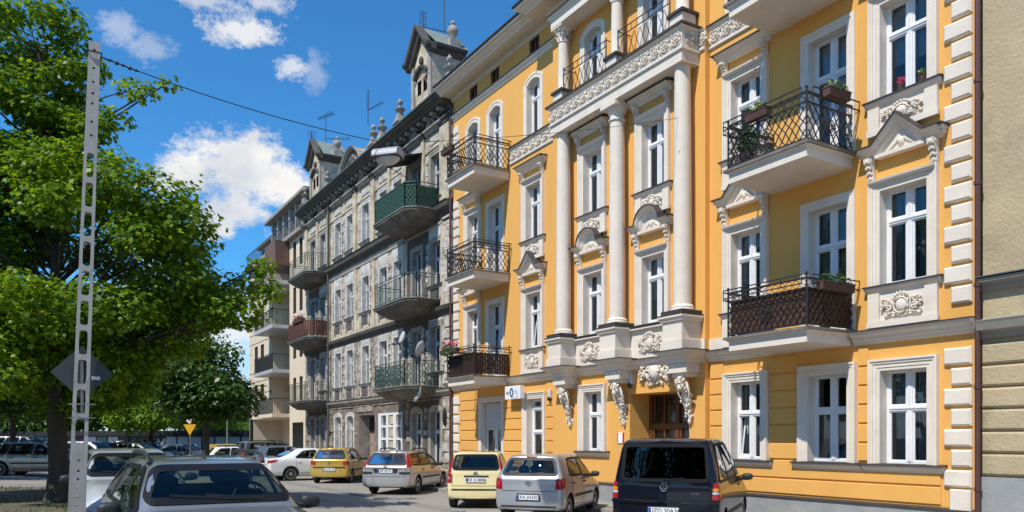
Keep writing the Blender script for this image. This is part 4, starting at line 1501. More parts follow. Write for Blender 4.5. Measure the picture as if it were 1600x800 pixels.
# doorway
dr = MB()
dr.box(dX0, dX1, .62, .68, 0, 3.06)
for x, s in ((dX0, 1), (dX1, -1)):
    dr.add([(x, 0, 0), (x, .62, 0), (x, .62, 3.06), (x, 0, 3.06)], [(0, 1, 2, 3) if s > 0 else (3, 2, 1, 0)])
dr.add([(dX0, 0, 3.06), (dX1, 0, 3.06), (dX1, .62, 3.06), (dX0, .62, 3.06)], [(0, 1, 2, 3)])
door = dr.build('house_door', M['gtrim'], gh)
MB().box(dX0 + .04, dX1 - .04, .56, .6195, 2.2, 3.0).build('transom_light', M['dark'], door)
dm = MB()
xm = (dX0 + dX1) / 2
M['pinkdoor'] = pmat('faded_pink_door', (0.33, 0.235, 0.19), (0.26, 0.185, 0.15), 5, .8)
dm.box(dX0 + .06, xm - .01, .56, .6194, .1, 2.15)
dm.box(xm + .01, dX1 - .06, .56, .6194, .1, 2.15)
for a, b in ((dX0 + .16, xm - .1), (xm + .1, dX1 - .16)):
    for z0, z1 in ((.3, .9), (1.05, 1.5), (1.6, 2.0)):
        dm.box(a, b, .545, .5595, z0, z1)
dm.build('door_leaves', M['pinkdoor'], door, kind='stuff')
# white twin window with square panels between
tw = MB()
W2 = wX1 - wX0
for a, b in ((0, .34), (W2 * .34, W2 * .43), (W2 * .64, W2 * .75), (W2 - .12, W2)):
    tw.box(wX0 + a, wX0 + b, -.03, .14, 1.25, 3.08)
for z in (1.25, 1.83, 2.41, 2.98):
    tw.box(wX0, wX1, .0, .13, z, z + .10)
M['bright'] = pmat('bright_white_paint', (0.78, 0.78, 0.78), (0.70, 0.71, 0.72), 4, .6)
t = tw.build('twin_window', M['bright'], gh)
for a, b in ((.34, W2 * .34), (W2 * .75, W2 - .12)):
    MB().add([(wX0 + a, .08, 1.3), (wX0 + b, .08, 1.3), (wX0 + b, .08, 3.0), (wX0 + a, .08, 3.0)], [(0, 1, 2, 3)]).build('pane', M['pane'], t)
for z0, z1 in ((1.40, 1.78), (1.98, 2.36), (2.56, 2.93)):
    MB().box(wX0 + W2 * .44, wX0 + W2 * .64, .02, .06, z0, z1, .01).build('stone_panel', M['gtop'], t)
# rubble facing of the ground floor and the exposed patches above it
rb = MB()
rnd = random.Random(4)
z = .45
openings = [(h[0] - .16, h[1] + .16, h[2], h[3] + .12) for h in holes if h[3] < 3.5]
while z < 3.5:
    hh = rnd.uniform(.20, .30)
    x = GX0 + .1
    while x < GX1 - .2:
        ww = rnd.uniform(.26, .55)
        x1 = min(x + ww, GX1 - .15)
        if not any(a < x1 and b > x and c < z + hh and d > z for a, b, c, d in openings) and rnd.random() < .86:
            rb.box(x + .012, x1 - .012, -.035 - rnd.uniform(0, .045), 0, z + .01, min(z + hh, 3.55) - .012, .02)
        x += ww
    z += hh
rb.build('rubble_facing', M['grub'], gh, kind='stuff')
rb = MB()
for _ in range(420):
    x = rnd.uniform(GX0 + .2, GX1 - .5)
    z = rnd.choice([rnd.uniform(4.0, 6.6), rnd.uniform(4.0, 6.6), rnd.uniform(7.4, 10.4)])
    ww, hh = rnd.uniform(.14, .30), rnd.uniform(.08, .22)
    if any(h[0] - .24 < x + ww and h[1] + .24 > x and h[2] - .75 < z + hh and h[3] + .2 > z for h in holes):
        continue
    rb.box(x, x + ww, -.012 - rnd.uniform(0, .02), 0, z, z + hh, .006)
rb.build('exposed_brick_patches', M['grub'], gh, kind='stuff')
pl = MB().box(GX0, dX0 - .02, -.07, 0, 0, .44)
pl.build('plinth', M['gdark'], gh)
MB().box(dX1 + .02, GX1, -.07, 0, 0, .44).build('plinth', M['gdark'], gh)
# courses and cornices
def gcourse(z, prof, name, mat, x0=GX0, x1=GX1):
    return MB().sweep_xy([(x0, 0), (x1, 0)], [(o, z + h) for o, h in prof]).build(name, mat, gh)
gcourse(3.60, [(0, 0), (.06, .03), (.08, .12), (.18, .16), (.20, .28), (0, .30)], 'string_course', M['gtrim'])
gcourse(3.60, [(0, .301), (.23, .285), (.23, .31), (0, .33)], 'course_flashing', M['gdark'])
gcourse(6.84, [(0, 0), (.06, .03), (.08, .14), (.18, .20), (.22, .34), (0, .36)], 'string_course', M['gdark'])
gcourse(10.52, [(0, 0), (.06, .02), (.06, .12), (0, .14)], 'string_course', M['gtrim'])
gcourse(10.80, [(0, 0), (.08, .05), (.10, .16), (.26, .24), (.30, .44), (.34, .46), (0, .52)], 'string_course', M['gdark'])
gcourse(13.72, [(0, 0), (.05, .02), (.05, .08), (0, .1)], 'string_course', M['gtrim'])
gcourse(14.86, [(0, 0), (.10, .02), (.12, .12), (.30, .18), (.42, .22), (.46, .32), (.62, .38), (.64, .48), (0, .54)], 'eaves_cornice', M['gdark'])
gcourse(14.86, [(.60, .482), (.72, .50), (.72, .56), (.50, .60), (.50, .52)], 'gutter', M['gpipe'])
for z in np.arange(GX0 + .5, GX1, .62):
    MB().box(z - .08, z + .08, -.40, -.13, 14.90, 15.02).build('modillion', M['gtrim'], gh)
# top floor pilasters
for px_ in (480, 497.5, 515, 556, 584, 610, 634, 663, 697):
    x = FX(px_)
    hw = .24 if px_ not in (610, 663, 497.5) else .13
    if px_ == 697: hw = .42
    o = MB().box(x - hw, x + hw, -.10, 0, 11.34, 14.40).build('pilaster', M['gtop'], gh)
    c = MB()
    c.sweep_xy([(x - hw, 0), (x - hw, -.10), (x + hw, -.10), (x + hw, 0)], [(0, 14.401), (.04, 14.42), (.05, 14.50), (.12, 14.58), (.12, 14.66), (-.05, 14.66), (-.05, 14.401)])
    c.build('pilaster_capital', M['gdark'], o)
    if hw > .2:
        MB().box(x - hw + .02, x + hw - .02, -.05, 0, 7.25, 10.50).build('pilaster', M['gtop'], gh)
# right corner quoins (weathered, paired)
z = .46
k = 0
while z < 10.4:
    if not (3.4 < z < 3.95) and not (6.6 < z < 7.2):
        ww = .55 if k % 2 else .72
        MB().box(GX1 - .10 - ww, GX1 - .12, -.06, 0, z, z + .40, .03).build('quoin_block', M['gblock'], gh)
    z += .45
    k += 1
# roof with gabled attic houses
rf = MB()
rf.prism([(-.45, 15.42), (1.2, 16.2), (7, 17.2), (12.2, 15.5), (12.2, 15.35), (-.45, 15.35)], 'x', GX0, GX1)
rf.build('roof', M['roof'], gh)

def pinnacle(x, y, z, s=1.0):
    mb = MB()
    w = .22 * s
    mb.box(x - w, x + w, y - w, y + w, z, z + .42 * s)
    mb.box(x - w * 1.35, x + w * 1.35, y - w * 1.35, y + w * 1.35, z + .421 * s, z + .49 * s)
    mb.add([(x - w, y - w, z + .49 * s), (x + w, y - w, z + .49 * s), (x + w, y + w, z + .49 * s), (x - w, y + w, z + .49 * s),
            (x - w * .45, y - w * .45, z + .95 * s), (x + w * .45, y - w * .45, z + .95 * s), (x + w * .45, y + w * .45, z + .95 * s), (x - w * .45, y + w * .45, z + .95 * s)],
           [(0, 1, 5, 4), (1, 2, 6, 5), (2, 3, 7, 6), (3, 0, 4, 7), (4, 5, 6, 7), (3, 2, 1, 0)])
    mb.lathe([(.10 * s, .95 * s), (.24 * s, 1.08 * s), (.25 * s, 1.13 * s), (.08 * s, 1.20 * s), (.06 * s, 1.30 * s), (.13 * s, 1.38 * s), (.14 * s, 1.46 * s), (.05 * s, 1.56 * s), (.02 * s, 1.62 * s)], (x, y, z), 10)
    return mb.build('pinnacle', M['gtrim'], gh, smooth=True)

def attic_house(xc, ball=True):
    hw, y0, y1 = .98, -.12, 1.35
    hs_ = [(xc - .48, xc - .10, 16.35, 16.97), (xc + .10, xc + .48, 16.35, 16.97)]
    mb = MB()
    wall_holes(mb, xc - hw, xc + hw, 15.3, 17.72, y0, hs_)
    mb.add([(xc - hw, y0, 17.72), (xc + hw, y0, 17.72), (xc, y0, 18.77)], [(0, 1, 2)])
    for x, s in ((xc - hw, -1), (xc + hw, 1)):
        mb.add([(x, y0, 15.3), (x, y1, 15.3), (x, y1, 17.72), (x, y0, 17.72)], [(0, 1, 2, 3)])
    mb.add([(xc - hw, y1, 15.3), (xc + hw, y1, 15.3), (xc + hw, y1, 17.72), (xc, y1, 18.77), (xc - hw, y1, 17.72)], [(0, 1, 2, 3, 4)])
    ah = mb.build('attic_gable', M['gtop'], gh)
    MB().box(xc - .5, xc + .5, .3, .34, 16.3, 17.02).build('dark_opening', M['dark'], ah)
    for s in (-1, 1):
        MB().box(xc + s * (hw - .14) - .14, xc + s * (hw - .14) + .14, y0 - .08, y0, 15.45, 17.67).build('pilaster', M['gtrim'], ah)
    a = MB()
    sweep_xz(a, [(xc - .62, 17.07), (xc - .4, 17.3), (xc, 17.42), (xc + .4, 17.3), (xc + .62, 17.07)], [(-.04, y0), (-.04, y0 - .14), (.05, y0 - .17), (.05, y0)])
    a.ball((xc, y0 - .06, 17.7), .16, .08, .18, 8, 6)
    a.build('arched_hood', M['gdark'], ah)
    c = MB()
    oh = .34
    sweep_xz(c, [(xc - hw - oh, 17.7), (xc - hw + .05, 17.7), (xc, 18.78), (xc + hw - .05, 17.7), (xc + hw + oh, 17.7)], [(-.03, y0 + .02), (-.03, y0 - .16), (.10, y0 - .22), (.14, y0 - .34), (.24, y0 - .38), (.24, y0 + .02)])
    c.build('gable_cornice', M['gdark'], ah)
    for s in (-1, 1):
        x = xc + s * hw
        sc_ = MB()
        pth = [(x, y0 + .02), (x, y1)] if s > 0 else [(x, y1), (x, y0 + .02)]
        sc_.sweep_xy(pth, [(0, 17.62), (.10, 17.67), (.14, 17.82), (.30, 17.86), (.34, 17.96), (0, 17.96)])
        sc_.build('side_cornice', M['gdark'], ah)
    rf = MB()
    rf.prism([(xc - hw - .3, 17.965), (xc, 19.04), (xc + hw + .3, 17.965), (xc + hw + .3, 17.99), (xc, 19.09), (xc - hw - .3, 17.99)], 'y', y0 + .03, y1 + .1)
    rf.build('gable_roof', M['copper'], ah)
    if ball:
        b = MB()
        b.box(xc + .75, xc + 1.25, .55, 1.05, 17.97, 18.34)
        b.lathe([(.16, 18.34), (.10, 18.42), (.10, 18.48), (.22, 18.64), (.24, 18.76), (.18, 18.9), (.08, 18.98), (.12, 19.06), (.03, 19.18)], (xc + 1.0, .8, 0), 12)
        b.build('ball_finial', M['gtrim'], ah, smooth=True)
    return ah
attic_house(-30.30)
attic_house(-44.95)
pinnacle(-28.2, .1, 15.45, 1.05)
pinnacle(-32.6, -.15, 15.42, .95)
pinnacle(-43.5, .1, 15.45, .95)
pinnacle(-47.15, -.1, 15.42, 1.0)
pinnacle(-36.35, .5, 15.9, 1.05)
pinnacle(-37.75, .6, 16.2, .95)
# curved pediment over the middle
cp = MB()
px0, px1 = -39.9, -36.9
pts = [(px0 + (px1 - px0) * i / 12, 15.42 + 1.0 * math.sin(PI * i / 12) ** .8) for i in range(13)]
cp.prism(pts, 'y', -.30, .35)
ped = cp.build('curved_pediment', M['gdark'], gh)
c = MB()
sweep_xz(c, pts, [(-.02, .0), (-.02, -.36), (.08, -.48), (.16, -.52), (.16, .4)])
c.build('pediment_cornice', M['gtrim'], ped)
for s in (-1, 1):
    t = MB()
    xm = (px0 + px1) / 2
    t.tube([(xm + s * 1.15, -.33, 15.5), (xm + s * .2, -.33, 15.52), (xm + s * .15, -.33, 16.15), (xm + s * 1.1, -.33, 15.55)], .05, 5)
    t.build('pediment_panel_frame', M['gtrim'], ped)

# ---- balconies with chamfered corners
def gbalcony(x0, x1, z, dep, kind):
    ch = .38
    path = [(x0, 0), (x0, -dep + ch), (x0 + ch, -dep), (x1 - ch, -dep), (x1, -dep + ch), (x1, 0)]
    cx, cy = (x0 + x1) / 2, -dep * .35
    def ring(s, z):
        return [(cx + (p[0] - cx) * s, (p[1] * s if p[1] < 0 else 0.0), z) for p in path]
    mb = MB()
    rings = [ring(.70, z - .46), ring(.90, z - .24), ring(.93, z - .17), ring(1.0, z - .12), ring(1.0, z - .03)]
    n = len(path)
    vs = [p for r_ in rings for p in r_]
    fs = [tuple(range(n))[::-1], tuple(range((len(rings) - 1) * n, len(rings) * n))]
    for j in range(len(rings) - 1):
        for i in range(n):
            k = (i + 1) % n
            fs.append((j * n + i, j * n + k, (j + 1) * n + k, (j + 1) * n + i))
    mb.add(vs, fs)
    o = mb.build('balcony', M['gslab'], gh)
    MB().sweep_xy(path, [(-.1, z - .029), (.04, z - .029), (.04, z + .005), (-.1, z + .012)]).build('slab_flashing', M['copper'], o)
    rl = MB()
    ins = [(cx + (p[0] - cx) * .97, p[1] * .96) for p in path]
    mat = M['greenrail']
    for a, b in zip(ins[:-1], ins[1:]):
        A, B = Vector(a), Vector(b)
        L = (B - A).length
        for zz, r_ in ((.10, .012), (.88, .012), (1.0, .022)):
            rl.tube([(A.x, A.y, z + zz), (B.x, B.y, z + zz)], r_, 4)
        k = max(2, round(L / .13))
        for i in range(k + 1):
            q = A.lerp(B, i / k)
            big = i in (0, k)
            rl.tube([(q.x, q.y, z), (q.x, q.y, z + (1.04 if big else .9))], .02 if big else .008, 4)
        if kind in ('ornate', 'mesh'):
            lattice_panel(rl, a, b, z + .12, z + .86, .16, .012)
            scroll_row(rl, a, b, z + .5, .10, max(1, round(L / .3)))
    rl.build('railing', mat, o)
    def panel(segs, z0, z1, name, m, off=.985, step=None):
        c = MB()
        for si in segs:
            A, B = Vector(path[si]) , Vector(path[si + 1])
            A = Vector((cx + (A.x - cx) * off, A.y * off)); B = Vector((cx + (B.x - cx) * off, B.y * off))
            d = (B - A).normalized(); nn = Vector((-d.y, d.x)) * .006
            L = (B - A).length
            k = max(1, round(L / step)) if step else 1
            for i in range(k):
                g = .08 if step else 0
                p, q = A + d * (L * (i + g) / k), A + d * (L * (i + 1 - g) / k)
                v = [(p + nn), (q + nn), (q - nn), (p - nn)]
                vs = [(u.x, u.y, z + z0) for u in v] + [(u.x, u.y, z + z1) for u in v]
                c.add(vs, [(0, 3, 2, 1), (4, 5, 6, 7), (0, 1, 5, 4), (1, 2, 6, 5), (2, 3, 7, 6), (3, 0, 4, 7)])
        return c.build(name, m, o)
    if kind == 'mesh':
        panel((0, 1, 2, 3), .06, .98, 'mesh_screen', M['greenmesh'], .95)
        panel((4,), .06, .86, 'mesh_screen', M['greenmesh'], .95)
    if kind == 'slats':
        panel((0, 1, 2, 3, 4), .10, .92, 'slat_screen', M['redslat'], .99, .14)
    return o
rx0, rx1 = -32.9, -28.85
lx0, lx1 = -46.9, -42.85
for z, kd in ((4.02, 'ornate'), (7.52, 'bars'), (11.14, 'mesh')):
    gbalcony(rx0, rx1, z, 1.42, kd)
for z, kd in ((4.02, 'bars'), (7.52, 'slats'), (11.14, 'bars')):
    gbalcony(lx0, lx1, z, 1.30, kd)
# black canopy over the top balcony door
ca = empty('door_canopy', (-31.2, 0, 13.6), 0, 'small black sloping canopy over the top balcony door of the grey house', 'canopy')
link('canopy_sheet', MB().prism([(0, .32), (-1.05, .0), (-1.05, -.05), (0, .26)], 'x', -.85, .85).mesh('canopy_sheet', M['dark']), ca)
for s in (-1, 1):
    link('strut', MB().tube([(s * .8, -.9, .0), (s * .8, 0, -.35)], .015, 5).mesh('strut', M['iron']), ca)
flower_trough((-44.4, -1.30, 8.42), 0, 1.9, 'reddish flowers along the red slatted balcony of the grey house', 'leaf_small', True, 12)
# satellite dishes, lantern
def dish(loc, rz, label, r=.33):
    t = empty('satellite_dish', loc, rz, label, 'dish')
    mb = MB()
    mb.lathe([(.02, -.02), (r * .5, .015), (r * .85, .07), (r, .12), (r, .135), (r * .5, .03), (.02, -.005)], n=20)
    me = mb.mesh('reflector', M['dishm'], 'all')
    me.transform(Matrix.Rotation(R(70), 4, 'X'))
    link('reflector', me, t, loc=(0, -.35, 0))
    link('arm', MB().tube([(0, 0, -.2), (0, -.33, -.1), (0, -.8, -.28)], .018, 5).mesh('arm', M['iron']), t)
    link('receiver', MB().ball((0, -.8, -.25), .045, .07, .05, 7, 5).mesh('receiver', M['iron'], 'all'), t)
M['dishm'] = pmat('dish_grey', (0.50, 0.51, 0.51), (0.42, 0.43, 0.43), 3, .5)
M['dishd'] = pmat('dish_dark', (0.10, 0.105, 0.11), (0.07, 0.072, 0.075), 3, .5)
dish((-28.75, -.55, 3.62), R(-12), 'pale satellite dish below the lowest balcony of the grey house')
dish((-28.7, -.5, 5.45), R(-50), 'satellite dish beside the lowest balcony railing of the grey house')
dish((-29.3, -1.0, 5.9), R(-5), 'smaller satellite dish above the lowest balcony railing of the grey house', .26)
ln = empty('wall_lantern', (FX(698.5), -.02, 2.55), 0, 'dark oval wall lantern at the corner of the grey house', 'lamp')
link('lantern_body', MB().ball((0, -.08, .2), .13, .10, .36, 10, 8).mesh('lantern_body', M['dark'], 'all'), ln)
link('lantern_backplate', MB().box(-.2, .2, -.02, .02, -.22, .52).mesh('lantern_backplate', M['gblock']), ln)
downpipe(FX(517), -.16, .3, 15.0, gh, M['gpipe'])
# aerials on the roof
def aerial(x, y, z, h, kind, rz, label):
    t = empty('roof_aerial', (x, y, z), rz, label, 'aerial', 'television aerials on the roofs')
    link('mast', MB().tube([(0, 0, 0), (0, 0, h)], .022, 5).mesh('mast', M['iron']), t)
    if kind == 'yagi':
        mb = MB()
        mb.tube([(-.75, 0, h * .93), (.75, 0, h * .93)], .016, 4)
        for i in range(9):
            x_ = -.7 + i * .175
            l = .16 + .02 * i
            mb.tube([(x_, -l, h * .93), (x_, l, h * .93)], .009, 4)
            mb.tube([(x_, 0, h * .93 - l * .5), (x_, 0, h * .93 + l * .5)], .008, 4)
        link('elements', mb.mesh('elements', M['iron']), t)
    elif kind == 'stack':
        mb = MB()
        for i in range(8):
            zz = h * (.45 + .07 * i)
            mb.tube([(-.18, 0, zz), (.18, 0, zz)], .011, 4)
        mb.tube([(0, 0, h * .42), (1.5, 0, h * .40)], .016, 4)
        for i in range(7):
            mb.tube([(.3 + .18 * i, -.15, h * .41), (.3 + .18 * i, .15, h * .41)], .008, 4)
        link('elements', mb.mesh('elements', M['iron']), t)
def ra(px, py, Zd, h, kind, rz, label):
    p = C(px, py, Zd)
    aerial(p.x, p.y, p.z, h, kind, rz, label)
ra(575, 196, 42, 1.9, 'stack', R(10), 'tall aerial mast with many rungs behind the twin pinnacles')
ra(509, 225, 50, 1.9, 'yagi', R(20), 'aerial standing on the left attic gable')
ra(487, 232, 51, .9, 'yagi', R(-20), 'low aerial left of the left attic gable')
ra(528, 240, 49, 1.0, 'yagi', R(60), 'tilted aerial right of the left attic gable')
ra(661, 62, 36, 1.35, 'stack', R(80), 'short aerial on the big attic gable')
ra(694, 62, 36, 2.6, 'mast', 0, 'thin bare mast right of the big attic gable')

# ------------------------------------------------------------------ neighbour on the right
M['nwall'] = pmat('stained_beige_render', (0.50, 0.405, 0.25), (0.39, 0.315, 0.195), 1.5, 0.93, .8, 16, c3=(0.20, 0.168, 0.12), s3=.7, a3=.6, t3=.53)
M['ntrim'] = pmat('grey_cornice', (0.25, 0.235, 0.21), (0.32, 0.30, 0.265), 2, .9, .3, 25)
nb = house('tenement_house', (-3, 4, 0), 'stained beige rendered house at the right edge with grey cornices')
NX0, NX1 = YX1 + .06, 4.0
w = MB()
w.box(NX0, NX1, 0, 11, 0, 15.0)
w.build('wall', M['nwall'], nb)
for i, (za, zb) in enumerate(((1.27, 1.63), (1.66, 2.01), (2.04, 2.39), (2.42, 2.76), (2.79, 3.14), (3.17, 3.52))):
    n = 0
    x = NX0 + .01
    while x < NX1:
        x2 = min(x + 3.3, NX1)
        MB().box(x, x2 - .02, -.07, 0, za, zb, .035).build('rustication_band', M['nwall'], nb)
        x = x2
MB().box(NX0 + .01, NX1, -.09, 0, 0, 1.24).build('plinth', M['plinth'], nb)
for z, pr in ((3.60, [(0, 0), (.10, .02), (.12, .10), (.22, .14), (.26, .26), (.28, .30), (0, .36)]), (4.42, [(0, 0), (.08, .02), (.10, .10), (.20, .14), (.22, .20), (0, .26)])):
    MB().sweep_xy([(NX0 + .01, 0), (NX1, 0)], [(o, z + h) for o, h in pr]).build('cornice', M['ntrim'], nb)
MB().sweep_xy([(NX0 + .01, 0), (NX1, 0)], [(0, 4.681), (.25, 4.64), (.25, 4.66), (0, 4.71)]).build('cornice_flashing', M['gpipe'], nb)
rp = MB()
rn = random.Random(5)
nb_roof = MB().prism([(-.5, 15.1), (5, 16.5), (11, 15.1), (11, 15.0), (-.5, 15.0)], 'x', NX0 + .05, NX1)
nb_roof.build('roof', M['roof'], nb)

# ------------------------------------------------------------------ modern block beyond the grey house
M['mwall'] = pmat('cream_render', (0.70, 0.60, 0.45), (0.64, 0.545, 0.41), 1.0, .9, .2, 30)
M['mgrey'] = pmat('light_metal_cladding', (0.45, 0.46, 0.46), (0.40, 0.41, 0.41), 1, .45)
M['mbrown'] = pmat('brown_cladding', (0.16, 0.085, 0.06), (0.12, 0.065, 0.05), 3, .7)
MX0, MX1 = FX(390), GX0 - .02
mh = house('apartment_block', ((MX0 + MX1) / 2, 4, 0), 'modern cream apartment block with loggias and glazed penthouse')
mh['category'] = 'building'
BL0, BL1 = FX(424.5), FX(452.5)         # loggia bay
hl = [(BL0, BL1, 3.5, 14.3), (MX0 + .9, BL1, 0, 3.3)]
S = 2.85
wl = []
for f in range(4):
    z = 3.42 + f * S
    for px_ in (400.5, 410):
        wl.append((FX(px_) - .45, FX(px_) + .45, z + .75, z + 2.4))
    for px_ in (460.5, 470.5):
        wl.append((FX(px_) - .32, FX(px_) + .32, z + .65, z + 2.3))
wl.append((FX(457), FX(474), 0, 2.9))
w = MB()
wall_holes(w, MX0, MX1, 0, 14.5, 0, hl + wl)
w.add([(MX0, 0, 3.3), (MX0, 14, 3.3), (MX0, 14, 14.5), (MX0, 0, 14.5)], [(0, 1, 2, 3)])
w.add([(MX0, 0, 0), (MX0 + .9, 0, 0), (MX0 + .9, 14, 0), (MX0, 14, 0), (MX0, 0, 3.3), (MX0 + .9, 0, 3.3), (MX0 + .9, 14, 3.3), (MX0, 14, 3.3)], [(0, 3, 7, 4), (1, 2, 6, 5)])
w.add([(MX0, 14, 0), (MX1, 14, 0), (MX1, 14, 14.5), (MX0, 14, 14.5)], [(3, 2, 1, 0)])
w.build('wall', M['mwall'], mh)
lg = MB()
lg.box(BL0, BL1, 2.2, 2.4, 0, 14.4)
lg.box(BL0 - .1, BL0, .001, 2.2, 3.5, 14.4)
lg.box(BL1, BL1 + .1, .001, 2.2, 0, 14.4)
lg.box(MX0 + .9, BL0 + .3, 2.2, 2.39, 0, 3.28)
lg.build('loggia_walls', M['mwall'], mh)
MB().box(MX0 + .92, BL1, .01, 2.2, 3.29, 3.49).build('undercroft_ceiling', M['mwall'], mh)
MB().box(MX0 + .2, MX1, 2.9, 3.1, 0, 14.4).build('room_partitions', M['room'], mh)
for (a, b, z0, z1) in wl[:-1]:
    o = link('window', sweep_xz(MB(), [(a, z0), (a, z1), (b, z1), (b, z0), (a, z0)], [(-.06, .16), (-.06, .06), (.0, .06), (.0, .16)]).mesh('window', M['mbrown']), mh)
    MB().add([(a, .12, z0), (b, .12, z0), (b, .12, z1), (a, .12, z1)], [(0, 1, 2, 3)]).build('pane', M['pane'], o)
for f in range(4):
    z = 3.42 + f * S
    MB().box(MX0 + .001, BL0 - .001, -.012, 0, z + 2.62, z + 2.66).build('joint_band', M['mbrown'], mh)
    MB().box(MX0 + .001, BL0 - .001, -.012, 0, z + .45, z + .49).build('joint_band', M['mbrown'], mh)
    bx0, bx1, dp = BL0 - .5, BL1 - .02, 1.1
    o = MB().box(bx0, bx1, -dp, 2.19, z - .16, z + .06).build('balcony', M['mgrey'] if f else M['mwall'], mh)
    rl = MB()
    for a, b in (((bx0 + .05, 0), (bx0 + .05, -dp + .05)), ((bx0 + .05, -dp + .05), (bx1 - .05, -dp + .05)), ((bx1 - .05, -dp + .05), (bx1 - .05, 0))):
        rl.tube([(a[0], a[1], z + 1.05), (b[0], b[1], z + 1.05)], .03, 5)
        A, B = Vector(a), Vector(b)
        k = round((B - A).length / .16)
        for i in range(k + 1):
            q = A.lerp(B, i / k)
            rl.tube([(q.x, q.y, z + .05), (q.x, q.y, z + 1.05)], .014, 4)
    rl.build('railing', M['iron'], o)
    pn = MB()
    pn.box(bx0 + .08, bx1 - .08, -dp + .065, -dp + .075, z + .1, z + .98)
    pn.box(bx0 + .065, bx0 + .075, -dp + .08, -.02, z + .1, z + .98)
    if f < 2: pn.build('railing_infill', [M['ntrim'], M['dishd']][f], o, kind='stuff')
    o = link('window', sweep_xz(MB(), [(BL0 + .8, z + .1), (BL0 + .8, z + 2.3), (BL0 + 3.4, z + 2.3), (BL0 + 3.4, z + .1)], [(-.08, 2.19), (-.08, 2.10), (.0, 2.10), (.0, 2.19)]).mesh('window', M['mbrown']), mh)
    MB().box(BL0 + .88, BL0 + 3.32, 2.15, 2.18, z + .1, z + 2.22).build('pane', M['dpane'], o)
    if f == 3:
        MB().box(BL0 + 1.8, BL1 - .05, -.9, 2.1, z + 1.0, z + 2.6).build('brown_bay', M['mbrown'], mh)
# balconies on the gable end
for z in (4.6, 7.6, 10.5):
    o = MB().box(MX0 - 1.1, MX0, 1.0, 4.0, z - .2, z).build('balcony', M['mgrey'], mh)
    rl = MB()
    pts = [(MX0, 1.05), (MX0 - 1.05, 1.05), (MX0 - 1.05, 3.95), (MX0, 3.95)]
    for a, b in zip(pts[:-1], pts[1:]):
        A, B = Vector(a), Vector(b)
        for zz in (.1, 1.05):
            rl.tube([(a[0], a[1], z + zz), (b[0], b[1], z + zz)], .03, 4)
        k = round((B - A).length / .14)
        for i in range(k + 1):
            q = A.lerp(B, i / k)
            rl.tube([(q.x, q.y, z), (q.x, q.y, z + 1.05)], .016, 4)
    rl.build('railing', M['iron'], o)
MB().box(MX0 - .25, MX1, -.35, 14.2, 14.501, 14.72).build('eaves_slab', M['ntrim'], mh)
MB().box(MX0 + .1, BL0 - 1.2, .8, 10, 14.721, 16.3).build('penthouse', M['mgrey'], mh)
ph = MB()
ph.box(BL0 - 1.0, MX1 - .02, .9, 10, 14.721, 16.9)
p = ph.build('penthouse', M['mgrey'], mh)
MB().box(BL0 - 1.4, MX1 + .3, -.2, 10.5, 16.901, 17.08).build('penthouse_roof', M['ntrim'], p)
MB().box(MX0 - .1, BL0 - 1.05, .5, 10.3, 16.301, 16.48).build('penthouse_roof', M['ntrim'], p)
nn = 6
for i in range(nn):
    a = BL0 - .9 + i * (MX1 - BL0 + .8) / nn
    o = MB().box(a, a + .22, .2, .899, 14.721, 16.9).build('fin', M['mgrey'], p)
    MB().box(a + .3, a + 1.15, .84, .895, 14.85, 16.7).build('pane', M['dpane'], p)
for i in range(5):
    a = MX0 + .6 + i * .9
    if a < BL0 - 2: MB().box(a, a + .6, .74, .795, 14.9, 16.1).build('pane', M['dpane'], p)
rl = MB()
rl.tube([(MX0, -.2, 15.72), (MX1 - .1, -.2, 15.72)], .03, 4)
for x in np.arange(MX0, MX1 - .1, .2):
    rl.tube([(x, -.2, 14.72), (x, -.2, 15.72)], .012, 4)
rl.build('terrace_railing', M['iron'], mh)
# ------------------------------------------------------------------ cars
def paint(name, c, metal=0.0, coat=1.0, rough=.32):
    m, nt, b = newmat(name)
    b.inputs['Roughness'].default_value = rough
    b.inputs['Metallic'].default_value = metal
    b.inputs['Coat Weight'].default_value = coat
    if coat < 1: b.inputs['Specular IOR Level'].default_value = .15
    b.inputs['Coat Roughness'].default_value = 0.04
    g = nt.nodes.new('ShaderNodeTexCoord')
    n = nt.nodes.new('ShaderNodeTexNoise')
    n.inputs['Scale'].default_value = 2.5
    n.inputs['Detail'].default_value = 7
    nt.links.new(g.outputs['Object'], n.inputs['Vector'])
    mx = nt.nodes.new('ShaderNodeMix')
    mx.data_type = 'RGBA'
    mx.inputs[6].default_value = (*[v * .93 for v in c], 1)
    mx.inputs[7].default_value = (*[min(1, v * 1.05) for v in c], 1)
    nt.links.new(n.outputs['Fac'], mx.inputs[0])
    # road dust low on the body
    sp = nt.nodes.new('ShaderNodeSeparateXYZ')
    nt.links.new(g.outputs['Object'], sp.inputs[0])
    mr = nt.nodes.new('ShaderNodeMapRange')
    mr.inputs[1].default_value = .55
    mr.inputs[2].default_value = .22
    mr.inputs[4].default_value = .55
    nt.links.new(sp.outputs[2], mr.inputs[0])
    mu = nt.nodes.new('ShaderNodeMath')
    mu.operation = 'MULTIPLY'
    nt.links.new(mr.outputs[0], mu.inputs[0])
    nt.links.new(n.outputs['Fac'], mu.inputs[1])
    m2 = nt.nodes.new('ShaderNodeMix')
    m2.data_type = 'RGBA'
    nt.links.new(mu.outputs[0], m2.inputs[0])
    nt.links.new(mx.outputs[2], m2.inputs[6])
    m2.inputs[7].default_value = (.20, .175, .145, 1)
    nt.links.new(m2.outputs[2], b.inputs['Base Color'])
    return m


